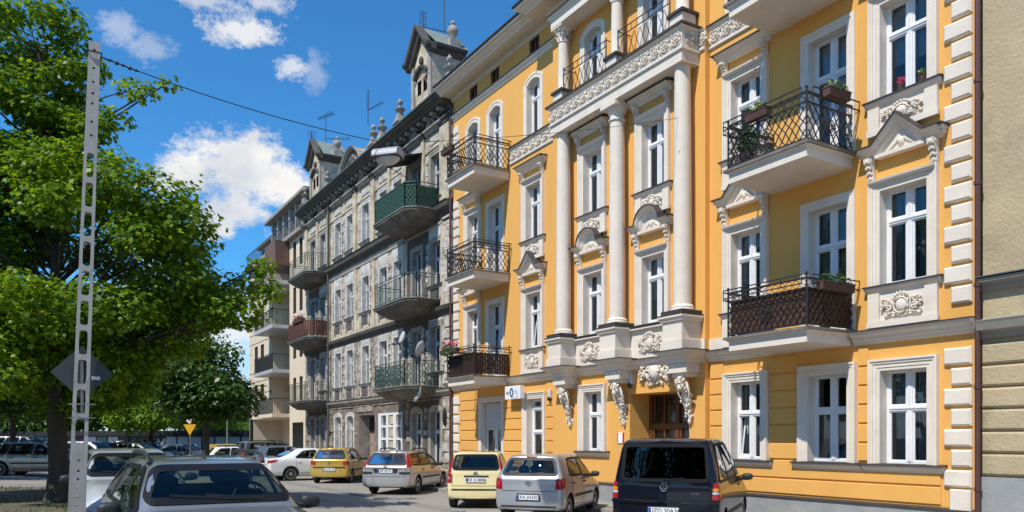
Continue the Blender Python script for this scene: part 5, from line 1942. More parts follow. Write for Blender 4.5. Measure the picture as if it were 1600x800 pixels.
M['tyre'] = pmat('tyre_rubber', (0.018, 0.018, 0.018), (0.03, 0.029, 0.028), 20, .85)
M['alloy'] = pmat('alloy_rim', (0.42, 0.42, 0.43), (0.34, 0.34, 0.35), 12, .4, metal=.6)
M['steel_rim'] = pmat('black_steel_rim', (0.05, 0.05, 0.05), (0.08, 0.08, 0.08), 12, .5)
M['trim'] = pmat('black_plastic', (0.02, 0.02, 0.021), (0.03, 0.03, 0.03), 20, .55)
M['seal'] = pmat('window_seal', (0.008, 0.008, 0.009), rough=.5, spec=.25)
M['cabin'] = pmat('dark_upholstery', (0.03, 0.03, 0.034), (0.05, 0.05, 0.054), 14, .9)
M['cabin2'] = pmat('grey_upholstery', (0.10, 0.10, 0.105), (0.07, 0.07, 0.075), 14, .9)
M['autoglass'] = glassmat('car_glass', (0.52, 0.60, 0.57), refl=(.85, .85, .85), boost=1.0)
M['tintglass'] = glassmat('tinted_car_glass', (0.05, 0.055, 0.06), boost=1.3)
M['redlamp'] = pmat('red_lamp', (0.42, 0.006, 0.012), (0.30, 0.004, 0.01), 30, .12, coat=.6)
M['whitelamp'] = pmat('clear_lamp', (0.55, 0.56, 0.57), (0.40, 0.41, 0.42), 30, .1, coat=.6)
M['amberlamp'] = pmat('amber_lamp', (0.75, 0.22, 0.015), rough=.12, coat=.6)
M['plate'] = pmat('number_plate', (0.78, 0.79, 0.80), rough=.4)
M['plateblue'] = pmat('plate_blue_band', (0.01, 0.08, 0.45), rough=.4)
M['ink'] = pmat('plate_lettering', (0.015, 0.015, 0.016), rough=.5)
M['chrome'] = pmat('chrome', (0.65, 0.66, 0.68), rough=.12, metal=1.0)


def catmull(P, sub, tens=.5):
    """P: (n,k,3) key stations -> smooth interpolation along axis 0"""
    n = len(P)
    out = []
    for i in range(n - 1):
        p0, p1, p2, p3 = P[max(i - 1, 0)], P[i], P[i + 1], P[min(i + 2, n - 1)]
        d1 = (p2 - p0) * tens
        d2 = (p3 - p1) * tens
        for s in range(sub):
            t = s / sub
            t2, t3 = t * t, t * t * t
            out.append((2 * t3 - 3 * t2 + 1) * p1 + (t3 - 2 * t2 + t) * d1 + (-2 * t3 + 3 * t2) * p2 + (t3 - t2) * d2)
    out.append(P[-1])
    return np.array(out)


def station(x, zb, zs, zt, wb, wm, ws, wt, xs=None, xt=None):
    xs = x if xs is None else xs
    xt = xs if xt is None else xt
    L = lambda a, b, t: a + (b - a) * t
    gh_ = zt - zs
    drop = min(.035, gh_ * .25)
    return [(x, wb * .82, zb), (x, wb, zb + .07), (L(x, xs, .45), wm, L(zb, zs, .48)), (L(x, xs, .85), wm - .004, L(zb, zs, .84)),
            (xs, ws, zs), (L(xs, xt, .5), L(ws, wt, .50) + .012, L(zs, zt - drop, .5)), (L(xs, xt, .9), wt + .012, L(zs, zt - drop, .93)),
            (xt, wt * .86, zt - drop * .35), (xt, wt * .45, zt - .006), (xt, 0, zt)]


def in_poly(p, poly):
    x, y = p
    c = False
    n = len(poly)
    for i in range(n):
        x1, y1 = poly[i]
        x2, y2 = poly[i - 1]
        if (y1 > y) != (y2 > y) and x < (x2 - x1) * (y - y1) / (y2 - y1 + 1e-12) + x1:
            c = not c
    return c


def rpoly(pts, r=.05, n=4):
    """polygon with rounded corners"""
    out = []
    m = len(pts)
    for i in range(m):
        p, a, b = Vector(pts[i]), Vector(pts[i - 1]), Vector(pts[(i + 1) % m])
        ra = min(r, (a - p).length * .45)
        rb = min(r, (b - p).length * .45)
        s, e = p + (a - p).normalized() * ra, p + (b - p).normalized() * rb
        for k in range(n + 1):
            t = k / n
            out.append(tuple((1 - t) ** 2 * s + 2 * t * (1 - t) * p + t * t * e))
    # extra points along long edges so patches follow the curved body
    res = []
    for i in range(len(out)):
        a, b = Vector(out[i]), Vector(out[(i + 1) % len(out)])
        k = max(1, int((b - a).length / .10))
        for j in range(k):
            res.append(tuple(a.lerp(b, j / k)))
    return res


class Projector:
    """lays flat outlines on to the body surface"""

    def __init__(self, verts, faces):
        self.t = BVHTree.FromPolygons([tuple(v) for v in verts], faces)

    def hit(self, view, a, b, off):
        if view == 'left': o, d = Vector((a, 3, b)), Vector((0, -1, 0))
        elif view == 'right': o, d = Vector((a, -3, b)), Vector((0, 1, 0))
        elif view == 'rear': o, d = Vector((-3, a, b)), Vector((1, 0, 0))
        elif view == 'front': o, d = Vector((9, a, b)), Vector((-1, 0, 0))
        else: o, d = Vector((a, b, 4)), Vector((0, 0, -1))
        h = self.t.ray_cast(o, d)
        if h[0] is None:
            h = self.t.find_nearest(o + d * (2.2 if view in ('left', 'right') else 3.2))
        n = h[1]
        if n.dot(d) > 0: n = -n
        return h[0] + n * off

    def patch(self, view, poly, off=.004, rings=(1, .8, .55, .25), flip=False):
        cx = sum(p[0] for p in poly) / len(poly)
        cy = sum(p[1] for p in poly) / len(poly)
        n = len(poly)
        vs = []
        for s in rings:
            for p in poly:
                vs.append(self.hit(view, cx + (p[0] - cx) * s, cy + (p[1] - cy) * s, off))
        vs.append(self.hit(view, cx, cy, off))
        fs = []
        for j in range(len(rings) - 1):
            for i in range(n):
                k = (i + 1) % n
                fs.append((j * n + i, j * n + k, (j + 1) * n + k, (j + 1) * n + i))
        c = len(vs) - 1
        b = (len(rings) - 1) * n
        fs += [(b + i, b + (i + 1) % n, c) for i in range(n)]
        return MB().add(vs, fs)

    def lamp(self, view, poly, off=.012):
        """patch with a raised rim, so it has depth"""
        mb = self.patch(view, poly, off)
        n = len(poly)
        base = [self.hit(view, p[0], p[1], -.01) for p in poly]
        o = len(mb.v)
        mb.v.extend([tuple(v) for v in base])
        mb.f.extend([(i, (i + 1) % n, o + (i + 1) % n, o + i) for i in range(n)])
        return mb

    def band(self, view, outer, inner, off=.006):
        n = len(outer)
        vs = [self.hit(view, p[0], p[1], off) for p in outer] + [self.hit(view, p[0], p[1], off) for p in inner]
        return MB().add(vs, [(i, (i + 1) % n, n + (i + 1) % n, n + i) for i in range(n)])

    def line(self, view, pts, w, off=.003):
        res = []
        for i in range(len(pts) - 1):
            a, b = Vector(pts[i]), Vector(pts[i + 1])
            k = max(1, int((b - a).length / .09))
            for j in range(k):
                res.append(a.lerp(b, j / k))
        res.append(Vector(pts[-1]))
        vs, fs = [], []
        for i, p in enumerate(res):
            d = (res[min(i + 1, len(res) - 1)] - res[max(i - 1, 0)]).normalized()
            n = Vector((-d.y, d.x)) * w / 2
            vs += [self.hit(view, *(p + n), off), self.hit(view, *(p - n), off)]
        fs = [(2 * i, 2 * i + 1, 2 * i + 3, 2 * i + 2) for i in range(len(res) - 1)]
        return MB().add(vs, fs)


def inset(poly, d):
    cx = sum(p[0] for p in poly) / len(poly)
    cy = sum(p[1] for p in poly) / len(poly)
    n = len(poly)
    area = sum(poly[i - 1][0] * poly[i][1] - poly[i][0] * poly[i - 1][1] for i in range(n))
    s = 1 if area > 0 else -1
    out = []
    for i in range(n):
        a, p, b = Vector(poly[i - 1]), Vector(poly[i]), Vector(poly[(i + 1) % n])
        t = (b - a)
        t = t.normalized() if t.length > 1e-9 else Vector((1, 0))
        out.append(tuple(p + Vector((-t.y, t.x)) * d * s))
    return out


def wheel_meshes(r, w, alloy, key):
    def ty():
        prof = [(r * .64, -w / 2 + .01), (r * .9, -w / 2), (r * .985, -w / 2 + .025), (r, -w / 4), (r, w / 4), (r * .985, w / 2 - .025), (r * .9, w / 2), (r * .64, w / 2 - .01)]
        me = MB().lathe(prof, n=28).mesh('tyre', M['tyre'], True)
        me.transform(Matrix.Rotation(PI / 2, 4, 'X'))
        return me
    def rim():
        mb = MB()
        mb.lathe([(r * .66, -w / 2 + .012), (r * .62, -w / 2 + .03), (r * .56, w / 2 - .06), (r * .1, w / 2 - .06)], n=28)
        mb.lathe([(r * .56, -w / 2 + .05), (.03, -w / 2 + .06)], n=28)
        me = mb.mesh('rim', M['steel_rim'] if not alloy else M['trim'], True)
        me.transform(Matrix.Rotation(PI / 2, 4, 'X'))
        return me
    def spokes():
        mb = MB()
        k = 7 if alloy else 12
        for i in range(k):
            a = 2 * PI * i / k
            c, s = math.cos(a), math.sin(a)
            for (r0, r1, ww) in ((.05, r * .62, .028),):
                p = [(r0 * c - ww * s, r0 * s + ww * c), (r1 * c - ww * 1.3 * s, r1 * s + ww * 1.3 * c), (r1 * c + ww * 1.3 * s, r1 * s - ww * 1.3 * c), (r0 * c + ww * s, r0 * s - ww * c)]
                mb.prism(p, 'z', -w / 2 + .018, -w / 2 + .045)
        mb.lathe([(.075, -w / 2 + .05), (.075, -w / 2 + .008), (.03, -w / 2 + .004)], n=16)
        mb.lathe([(r * .66, -w / 2 + .02), (r * .66, -w / 2 + .004), (r * .60, -w / 2 + .004), (r * .60, -w / 2 + .03)], n=28)
        me = mb.mesh('spokes', M['alloy'] if alloy else M['shutter'], False)
        me.transform(Matrix.Rotation(-PI / 2, 4, 'X'))
        return me
    return cached(('tyre', key), ty), cached(('rim', key), rim), cached(('spk', key), spokes)


def seat_mesh(key):
    def f():
        mb = MB()
        mb.prism([(-.02, .28), (.46, .32), (.50, .40), (.44, .45), (.05, .40), (-.10, .92), (-.20, .95), (-.24, .90)], 'y', -.25, .25)
        mb.ball((-.22, 0, 1.04), .07, .15, .11, 10, 6)
        mb.tube([(-.2, -.06, .9), (-.21, -.06, 1.02)], .012, 5)
        mb.tube([(-.2, .06, .9), (-.21, .06, 1.02)], .012, 5)
        return fixnormals(mb.mesh('seat', M['cabin'], False))
    return cached(('seat', key), f)


CARLIB = {}


def car(kind, sp, loc, heading, label, pm, group=None, plate=None, detail=2, tint=False, name='parked_car', cat='car'):
    """kind of dims in sp; heading = world direction of the nose; loc = ground point under the rear (or nose if sp['at']=='nose')"""
    Lg, Wd, H = sp['L'], sp['W'] / 2, sp['H']
    fo, wb_ = sp.get('fo', .80), sp['wb']
    ro_ = Lg - fo - wb_
    R_ = sp.get('R', .305)
    zs_r, zs_f = sp['belt_r'], sp['belt_f']
    zcowl, zhood = sp['cowl'], sp['nose']
    xc, xrf = sp['xcowl'], sp['xroof']
    rt = sp['rt']                 # how far the tail window top leans forward
    bot = sp.get('bot', .22)
    typ = sp['type']
    fz = sp.get('fz', zs_r)
    key = sp['key']
    if key not in CARLIB:
        st = []
        hb = sp.get('tailz', zs_r)
        if typ != 'sedan':
            st.append(station(.03, bot + .06, hb, H - .05, Wd * .90, Wd * .94, Wd * .915, Wd * sp.get('rw', .66), xs=.06, xt=rt))
            st.append(station(.10, bot + .03, hb, H - .018, Wd * .95, Wd * .985, Wd * .955, Wd * sp.get('rw', .66) + .015, xs=.14, xt=rt + .12))
            st.append(station(.45, bot, hb, H - .005, Wd * .975, Wd, Wd * .965, Wd * sp.get('rw', .66) + .025, xt=rt + .42))
            st.append(station(1.15, bot - .02, zs_r, H, Wd * .975, Wd, Wd * .965, Wd * .70, xt=max(1.2, rt + .72)))
        else:
            st.append(station(.03, bot + .06, .86, .92, Wd * .88, Wd * .93, Wd * .86, Wd * .70, xs=.04, xt=.06))
            st.append(station(.12, bot + .03, .94, 1.02, Wd * .95, Wd * .98, Wd * .92, Wd * .76, xt=.16))
            st.append(station(.50, bot, .97, 1.06, Wd * .975, Wd, Wd * .95, Wd * .76, xt=.55))
            st.append(station(.95, bot, .98, 1.24, Wd * .975, Wd, Wd * .96, Wd * .70))
            st.append(station(1.35, bot - .02, zs_r, H - .05, Wd * .975, Wd, Wd * .965, Wd * .66))
        xm = (1.35 + xrf) / 2
        st.append(station(xm, bot - .02, (zs_r + zs_f) / 2, H, Wd * .975, Wd, Wd * .965, Wd * .69))
        st.append(station(xrf, bot - .02, zs_f, H - .045, Wd * .975, Wd, Wd * .965, Wd * .66))
        st.append(station(xrf * .5 + xc * .5, bot - .02, zs_f - .01, (H + zcowl) / 2 + .035, Wd * .975, Wd, Wd * .96, Wd * .72))
        st.append(station(xc - .04, bot - .02, zs_f - .02, zcowl + .03, Wd * .975, Wd, Wd * .95, Wd * .80))
        st.append(station(xc + .12, bot - .02, zs_f - .05, zcowl - .01, Wd * .975, Wd, Wd * .93, Wd * .78))
        st.append(station((xc + Lg) / 2, bot, (zs_f + zhood) / 2 - .06, (zcowl + zhood) / 2 + .05, Wd * .97, Wd * .995, Wd * .90, Wd * .72))
        st.append(station(Lg - .24, bot, zhood - .10, zhood + .03, Wd * .93, Wd * .955, Wd * .84, Wd * .66))
        st.append(station(Lg - .07, bot + .02, zhood - .20, zhood - .09, Wd * .86, Wd * .88, Wd * .76, Wd * .58))
        st.append(station(Lg - .01, bot + .06, zhood - .30, zhood - .22, Wd * .76, Wd * .78, Wd * .68, Wd * .50))
        K = np.array(st, float)
        A = catmull(K, 6, .42)
        B = np.transpose(catmull(np.transpose(A, (1, 0, 2)), 4, .46), (1, 0, 2))
        ns, nr = B.shape[:2]
        V, Fc = [], []
        for i in range(ns):
            for j in range(nr): V.append(Vector(B[i, j]))
        for i in range(ns):
            for j in range(nr): V.append(Vector((B[i, j][0], -B[i, j][1], B[i, j][2])))
        o2 = ns * nr
        for i in range(ns - 1):
            for j in range(nr - 1):
                a = i * nr + j
                Fc.append((a, a + nr, a + nr + 1, a + 1))
                Fc.append((o2 + a, o2 + a + 1, o2 + a + nr + 1, o2 + a + nr))
        # end caps, bulging slightly
        for i, sg in ((0, -1), (ns - 1, 1)):
            cols_ = 14
            idx = []
            for j in range(nr):
                row = []
                p = B[i, j]
                for c in range(cols_ + 1):
                    u = 1 - 2 * c / cols_
                    if c == 0: row.append(i * nr + j)
                    elif c == cols_: row.append(o2 + i * nr + j)
                    else:
                        V.append(Vector((p[0] + sg * .05 * (1 - u * u) * (.9 if sg < 0 else 1.4), p[1] * u, p[2])))
                        row.append(len(V) - 1)
                idx.append(row)
            for j in range(nr - 1):
                for c in range(cols_):
                    q = (idx[j][c], idx[j][c + 1], idx[j + 1][c + 1], idx[j + 1][c])
                    Fc.append(q if sg > 0 else q[::-1])
        pj = Projector(V, Fc)
        # ---- glazing outlines
        zt = H - .115
        W = {}
        lean = (xc - xrf) / max(H - .045 - zcowl, .1)
        def xa(z):            # windscreen line in side view
            return xrf + (H - .045 - z) * lean - .12
        zb1, zb2 = zs_r + .035, zs_f + .03
        bp = sp['bpil']
        sides = []
        sides.append([(bp + .05, (zb1 + zb2) / 2), (xa(zb2) - .02, zb2), (xa(zt) - .10, zt), (bp + .07, zt + .012)])
        cp_ = sp['cpil']
        if typ == 'van':
            sides.append([(cp_ + .03, zb1), (bp - .05, zb1), (bp - .05, zt + .01), (cp_ + .06, zt + .01)])
            sides.append([(.30, zb1), (cp_ - .06, zb1), (cp_ - .03, zt + .005), (rt + .22, zt - .01)])
        elif typ == 'estate':
            sides.append([(cp_ + .03, zb1), (bp - .05, zb1), (bp - .04, zt + .012), (cp_ + .12, zt + .01)])
            sides.append([(.34, zb1 + .03), (cp_ - .06, zb1), (cp_ + .03, zt + .005), (rt + .30, zt - .02)])
        elif typ == 'hatch':
            sides.append([(cp_, zb1 + .02), (bp - .05, zb1), (bp - .04, zt + .012), (max(rt + .30, cp_ + .18), zt - .01)])
        else:
            sides.append([(cp_, zb1 + .02), (bp - .05, zb1), (bp - .04, zt + .012), (cp_ + .42, zt - .03)])
        rw_ = Wd * sp.get('rw', .66)
        zr0, zr1 = sp.get('rwin', (zs_r + .06, H - .12))
        rear = [(-Wd * .80, zr0), (Wd * .80, zr0), (rw_ - .03, zr1), (-rw_ + .03, zr1)]
        if typ == 'sedan':
            rear = [(-Wd * .68, 1.08), (Wd * .68, 1.08), (Wd * .56, H - .10), (-Wd * .56, H - .10)]
        front = [(-Wd * .80, zcowl + .05), (Wd * .80, zcowl + .05), (Wd * .63, H - .10), (-Wd * .63, H - .10)]
        glz = [('rear', rpoly(rear, .09), 'rear_window'), ('front', rpoly(front, .09), 'windscreen')]
        for s_ in sides:
            glz.append(('left', rpoly(s_, .06), 'side_window'))
            glz.append(('right', rpoly(s_, .06), 'side_window'))
        drop = set()
        ctr = [sum((V[i] for i in f), Vector()) / len(f) for f in Fc]
        nrm = []
        for f in Fc:
            n_ = (V[f[2]] - V[f[0]]).cross(V[f[3]] - V[f[1]])
            nrm.append(n_.normalized() if n_.length > 0 else Vector((0, 0, 1)))
        for view, poly, nm in glz:
            pin = inset(poly, .022)
            for k, f in enumerate(Fc):
                c = ctr[k]
                if c.z < zs_f - .1: continue
                n_ = nrm[k]
                if view == 'rear':
                    if c.x > rt + .5 or (typ != 'sedan' and c.x > rt + .3) or abs(n_.x) < .12: continue
                    if typ == 'sedan' and c.x > 1.6: continue
                    p = (c.y, c.z)
                elif view == 'front':
                    if c.x < xrf - .15 or abs(n_.x) < .2: continue
                    p = (c.y, c.z)
                else:
                    if (c.y > 0) != (view == 'left') or abs(n_.y) < .45: continue
                    p = (c.x, c.z)
                if in_poly(p, pin): drop.add(k)
        # ---- wheel arches
        ax = [(ro_, R_), (ro_ + wb_, R_)]
        RA = R_ + .055
        ins = [None] * len(V)
        for i, v in enumerate(V):
            if abs(v.y) < Wd * .55: continue
            for (x_, z_) in ax:
                d = math.hypot(v.x - x_, v.z - z_)
                if d < RA: ins[i] = (x_, z_, d)
        for k, f in enumerate(Fc):
            if all(ins[i] is not None for i in f): drop.add(k)
        for i, t in enumerate(ins):
            if t is not None:
                x_, z_, d = t
                if d < 1e-4: continue
                V[i] = Vector((x_ + (V[i].x - x_) * RA / d, V[i].y, z_ + (V[i].z - z_) * RA / d))
        body = MB()
        body.v = [tuple(v) for v in V]
        body.f = [f for k, f in enumerate(Fc) if k not in drop]
        CARLIB[key] = (body, pj, glz, ax, sides)
    body, pj, glz, ax, sides = CARLIB[key]
    hd = Vector((heading[0], heading[1])).normalized()
    rz = math.atan2(hd.y, hd.x)
    base = Vector((loc[0], loc[1]))
    org = base + hd * (Lg / 2) if sp.get('at') != 'nose' else base - hd * (Lg / 2)
    z = gz(org.x, org.y)
    t = empty(name, (org.x, org.y, z), rz, label, cat, group)
    SH = Vector((-Lg / 2, 0, 0))

    def part(nm, mb, mat, parent=t, smooth=True, ck=None):
        k = ('car', key, ck or nm, mat.name) if ck else None
        if k and k in MESH:
            me = MESH[k]
        else:
            me = mb().mesh(nm, mat, smooth)
            if parent is t: me.transform(Matrix.Translation(SH))
            if k: MESH[k] = me
        return link(nm, me, parent)
    bme = ('carbody', key, pm.name)
    if bme not in MESH:
        me = body.mesh('body', pm, 'all')
        me.transform(Matrix.Translation(SH))
        bm = bmesh.new(); bm.from_mesh(me)
        loose = [v for v in bm.verts if not v.link_faces]
        bmesh.ops.delete(bm, geom=loose, context='VERTS')
        bmesh.ops.remove_doubles(bm, verts=bm.verts, dist=.0015)
        bm.to_mesh(me); bm.free()
        MESH[bme] = me
    bo = link('body', MESH[bme], t)
    gm = M['tintglass'] if tint else M['autoglass']
    for i, (view, poly, nm) in enumerate(glz):
        g = part(nm, lambda: pj.patch(view, inset(poly, .012), .006), M['tintglass'] if (tint and nm != 'windscreen') else gm, ck=(nm, i))
        k = ('seal', key, i)
        if k not in MESH:
            me = pj.band(view, inset(poly, -.022), inset(poly, .042 if nm != 'side_window' else .030), .011).mesh('seal', M['seal'])
            me.transform(Matrix.Translation(SH))
            MESH[k] = me
        link('seal', MESH[k], g)
    # wheels and dark arches
    ww = sp.get('ww', .19)
    ty, ri, spk = wheel_meshes(R_, ww, sp.get('alloy', False), (R_, ww, sp.get('alloy', False)))
    for (x_, z_) in ax:
        for s in (-1, 1):
            w = link('wheel', ty, t, loc=(x_ - Lg / 2, s * (Wd - ww / 2 - .025), R_), rz=0 if s < 0 else PI)
            link('rim', ri, w)
            link('spokes', spk, w)
    def well():
        mb = MB()
        for (x_, z_) in ax:
            for s in (-1, 1):
                n = 14
                vs = []
                for i in range(n + 1):
                    a = -0.25 + (PI + .5) * i / n
                    for yy in (Wd - .035, Wd - .34):
                        vs.append((x_ + (R_ + .052) * math.cos(a), s * yy, R_ + (R_ + .052) * math.sin(a)))
                mb.add(vs, [(2 * i, 2 * i + 1, 2 * i + 3, 2 * i + 2) for i in range(n)])
        return mb
    part('wheel_housings', well, M['dark'], ck='well')['kind'] = 'stuff'
    def floor_():
        return MB().box(.12, Lg - .12, -Wd * .84, Wd * .84, bot + .02, bot + .10).box(ro_ + R_ + .1, Lg - fo - R_ - .1, -Wd * .9, Wd * .9, bot + .101, bot + .2)
    part('underbody', floor_, M['trim'], smooth=False, ck='floor')
    # cabin
    def tub():
        mb = MB()
        zl = min(zs_r, zs_f) - .05
        mb.box(.28, xc + .1, -Wd * .90, -Wd * .86, bot + .2, zl)
        mb.box(.28, xc + .1, Wd * .86, Wd * .90, bot + .2, zl)
        mb.box(xc + .02, xc + .2, -Wd * .88, Wd * .88, bot + .2, zcowl - .06)
        mb.prism([(xc - .42, zcowl - .16), (xc + .10, zcowl - .02), (xc + .10, zcowl - .12), (xc - .36, zcowl - .32)], 'y', -Wd * .84, Wd * .84)
        if typ in ('estate', 'hatch', 'van'):
            mb.box(.30, .95, -Wd * .8, Wd * .8, zs_r - .10, zs_r - .07)
        return mb
    part('cabin_trim', tub, M['cabin2'], smooth=False, ck='tub')['kind'] = 'stuff'
    sm = seat_mesh('s')
    fx = bp_x = sp['bpil'] + .12
    dz = sp.get('seatz', .10)
    for s in (-1, 1):
        link('seat', sm, t, loc=(fx - Lg / 2, s * Wd * .44, dz))
        link('seat', sm, t, loc=(fx - .88 - Lg / 2, s * Wd * .44, dz + .02))
    if detail >= 2:
        st_ = link('steering_wheel', cached('steer', lambda: (lambda mb: mb.mesh('steering_wheel', M['cabin'], True))(MB().tube([(-.08 * math.sin(a), .18 * math.cos(a), .17 * math.sin(a)) for a in [2 * PI * i / 20 for i in range(21)]], .016, 6).tube([(0, -.17, 0), (.06, 0, -.01), (0, .17, 0)], .02, 5))), t, loc=(xc - .50 - Lg / 2, Wd * .44, zcowl + .03))
        link('interior_mirror', cached('imir', lambda: MB().box(-.02, .02, -.11, .11, -.03, .03).mesh('interior_mirror', M['trim'])), t, loc=(xrf + .10 - Lg / 2, 0, H - .17))
    # door mirrors
    mx_ = sp.get('xmir', xc - .38)
    mz = zs_f + .06
    def mirror(s):
        mb = MB()
        k0 = len(mb.v)
        mb.ball((0, 0, 0), 1, 1, 1, 20, 12)
        for q in range(k0, len(mb.v)):
            v = Vector(mb.v[q])
            m4 = (abs(v.x) ** 3.2 + abs(v.y) ** 3.2 + abs(v.z) ** 3.2) ** (1 / 3.2)
            v /= max(m4, 1e-6)
            mb.v[q] = (mx_ + v.x * .065 * (1.0 if v.x < 0 else 1.15), s * (Wd + .105) + v.y * .105, mz + v.z * .07 * (1 - .12 * v.y * s))
        mb.tube([(mx_ + .03, s * (Wd - .06), mz - .05), (mx_ + .01, s * (Wd + .05), mz - .03)], .035, 6)
        return mb
    for s in (-1, 1):
        part('door_mirror', lambda: mirror(s), M['trim'] if not sp.get('mirpaint') else pm, ck=('mirror', s))
    # shut lines, handles, side mouldings
    for view in ('left', 'right'):
        s = 1 if view == 'left' else -1
        bp = sp['bpil']
        def seams():
            mb = MB()
            for ln_ in ([(bp, zs_r + .02), (bp - .01, .55), (bp + .02, bot + .12)], [(xc - .30, zs_f), (xc - .12, .62), (xc - .16, bot + .12), (bp + .02, bot + .12)]):
                q = pj.line(view, ln_, .011)
                mb.add(q.v, q.f)
            if typ != 'hatch3' and typ != 'van':
                q = pj.line(view, [(sp['cpil'], zs_r + .03), (sp['cpil'] + .04, .66), (sp['cpil'] + .22, bot + .14), (bp + .02, bot + .12)], .011)
                mb.add(q.v, q.f)
            return mb
        part('door_seams', seams, M['seal'], smooth=False, ck=('seam', view))['kind'] = 'stuff'
        for hx in (bp + .14, sp['cpil'] + .16) if typ != 'van' else (bp + .12,):
            part('door_handle', lambda: pj.lamp(view, rpoly([(hx - .09, zs_r - .14), (hx + .09, zs_r - .14), (hx + .09, zs_r - .10), (hx - .09, zs_r - .10)], .015, 2), .022), M['trim'] if not sp.get('hpaint') else pm, ck=('handle', view, hx))
        if sp.get('moulding', True):
            part('side_moulding', lambda: pj.line(view, [(ro_ + R_ + .12, .56), (Lg - fo - R_ - .12, .56)], .065, .014), M['trim'], ck=('mould', view))
    # rear
    for i, (poly, mt) in enumerate(sp.get('tail', [])):
        for s in (-1, 1):
            part('tail_lamp', lambda: pj.lamp('rear', rpoly([(s * p[0] * Wd, p[1]) for p in poly], .03, 2), .012), M[mt], ck=('tail', i, s))
    for i, (x0, x1, poly, mt) in enumerate(sp.get('tailside', [])):
        for view in ('left', 'right'):
            part('tail_lamp', lambda: pj.lamp(view, rpoly(poly, .03, 2), .010), M[mt], ck=('tailside', i, view))
    for i, (poly, mt, nm) in enumerate(sp.get('rearbits', [])):
        part(nm, lambda: pj.lamp('rear', rpoly([(p[0] * Wd, p[1]) for p in poly], .012, 2), .012), M[mt], ck=('rb', i))
    def hatchline():
        return pj.line('rear', sp.get('lid', [(-Wd * .86, zs_r + .02), (-Wd * .80, .62), (Wd * .80, .62), (Wd * .86, zs_r + .02)]), .012)
    part('tailgate_seam', hatchline, M['seal'], smooth=False, ck='lid')
    pz = sp.get('platez', .72)
    p0 = pj.hit('rear', 0, pz, .018)
    if plate is not None:
        pl_ = link('number_plate', cached('plateb', lambda: MB().box(-.010, 0, -.26, .26, -.057, .057).mesh('number_plate', M['plate'])), t, loc=(p0.x - Lg / 2, 0, pz))
        link('country_band', cached('platebl', lambda: MB().box(-.013, -.0105, .215, .257, -.053, .053).mesh('country_band', M['plateblue'])), pl_)
        if plate:
            me = text_mesh(plate, .105, M['ink'])
            me.transform(Matrix.Rotation(-PI / 2, 4, 'Z'))
            link('lettering', me, pl_, loc=(-.0125, -.02, 0))
    if sp.get('badge'):
        bz = sp['badge']
        q = pj.hit('rear', 0, bz, .01)
        link('badge', cached(('badge', sp.get('badgek', 'disc')), lambda: badge_mesh(sp.get('badgek', 'disc'))), t, loc=(q.x - Lg / 2, 0, bz))
    if typ in ('hatch', 'estate', 'van'):
        part('rear_wiper', lambda: pj.line('rear', [(.0, zr_(sp) + .02), (-.34, zr_(sp) + .05)], .022, .02), M['seal'], ck='rwip')
    # front
    hl = sp.get('head', [(.52, zhood - .22), (.86, zhood - .20), (.90, zhood - .08), (.56, zhood - .10)])
    for s in (-1, 1):
        part('headlight', lambda: pj.lamp('front', rpoly([(s * p[0] * Wd, p[1]) for p in hl], .03, 2), .008), M['whitelamp'], ck=('head', s))
    part('grille', lambda: pj.lamp('front', rpoly([(-.40 * Wd, zhood - .24), (.40 * Wd, zhood - .24), (.44 * Wd, zhood - .12), (-.44 * Wd, zhood - .12)], .03, 2), .006), M['trim'], ck='grille')
    part('bumper_intake', lambda: pj.lamp('front', rpoly([(-.6 * Wd, .26), (.6 * Wd, .26), (.6 * Wd, .40), (-.6 * Wd, .40)], .04, 2), .006), M['trim'], ck='intake')
    for s in (-1, 1):
        part('wiper', lambda: pj.line('front', [(s * .06 + .30, zcowl + .05), (s * .06 - .30 + s * .1, zcowl + .10)], .022, .02), M['seal'], ck=('wip', s))
    if sp.get('rails'):
        for s in (-1, 1):
            y = s * Wd * .665
            part('roof_rail', lambda: MB().tube([(rt + .55, y, H - .05), (rt + .62, y, H + .035), (rt + .9, y, H + .055), (xrf - .45, y, H + .05), (xrf - .14, y, H + .025), (xrf - .02, y, H - .06)], .022, 6), M['trim'] if not sp.get('railpaint') else M['alloy'], ck=('rail', s))
    if sp.get('fin'):
        xa_ = sp['fin']
        part('aerial', lambda: MB().prism([(xa_ - .10, H - .01), (xa_ + .05, H - .02), (xa_ - .05, H + .07), (xa_ - .08, H + .07)], 'y', -.012, .012), M['trim'], smooth=False, ck='fin')
    if sp.get('ant') is not None:
        xa_ = sp['ant']
        part('aerial', lambda: MB().tube([(xa_, 0, H - .02), (xa_ - .18, 0, H + .22)], .008, 5, .004).ball((xa_, 0, H), .03, .02, .02, 6, 4), M['trim'], ck='ant')
    return t


def zr_(sp):
    return sp.get('rwin', (sp['belt_r'] + .06, 0))[0]


def badge_mesh(k):
    mb = MB()
    r = .055
    mb.tube([(-.008, r * math.cos(a), r * math.sin(a)) for a in [2 * PI * i / 20 for i in range(21)]], .009, 5)
    if k == 'star':
        for i in range(3):
            a = PI / 2 + i * 2 * PI / 3
            mb.tube([(-.01, 0, 0), (-.008, r * math.cos(a), r * math.sin(a))], .010, 4, .004)
    else:
        mb.ball((0, 0, 0), .008, r * .8, r * .8, 10, 5)
        mb.tube([(-.012, -.03, .035), (-.014, 0, -.035), (-.012, .03, .035)], .006, 4)
    return mb.mesh('badge', M['chrome'], True)


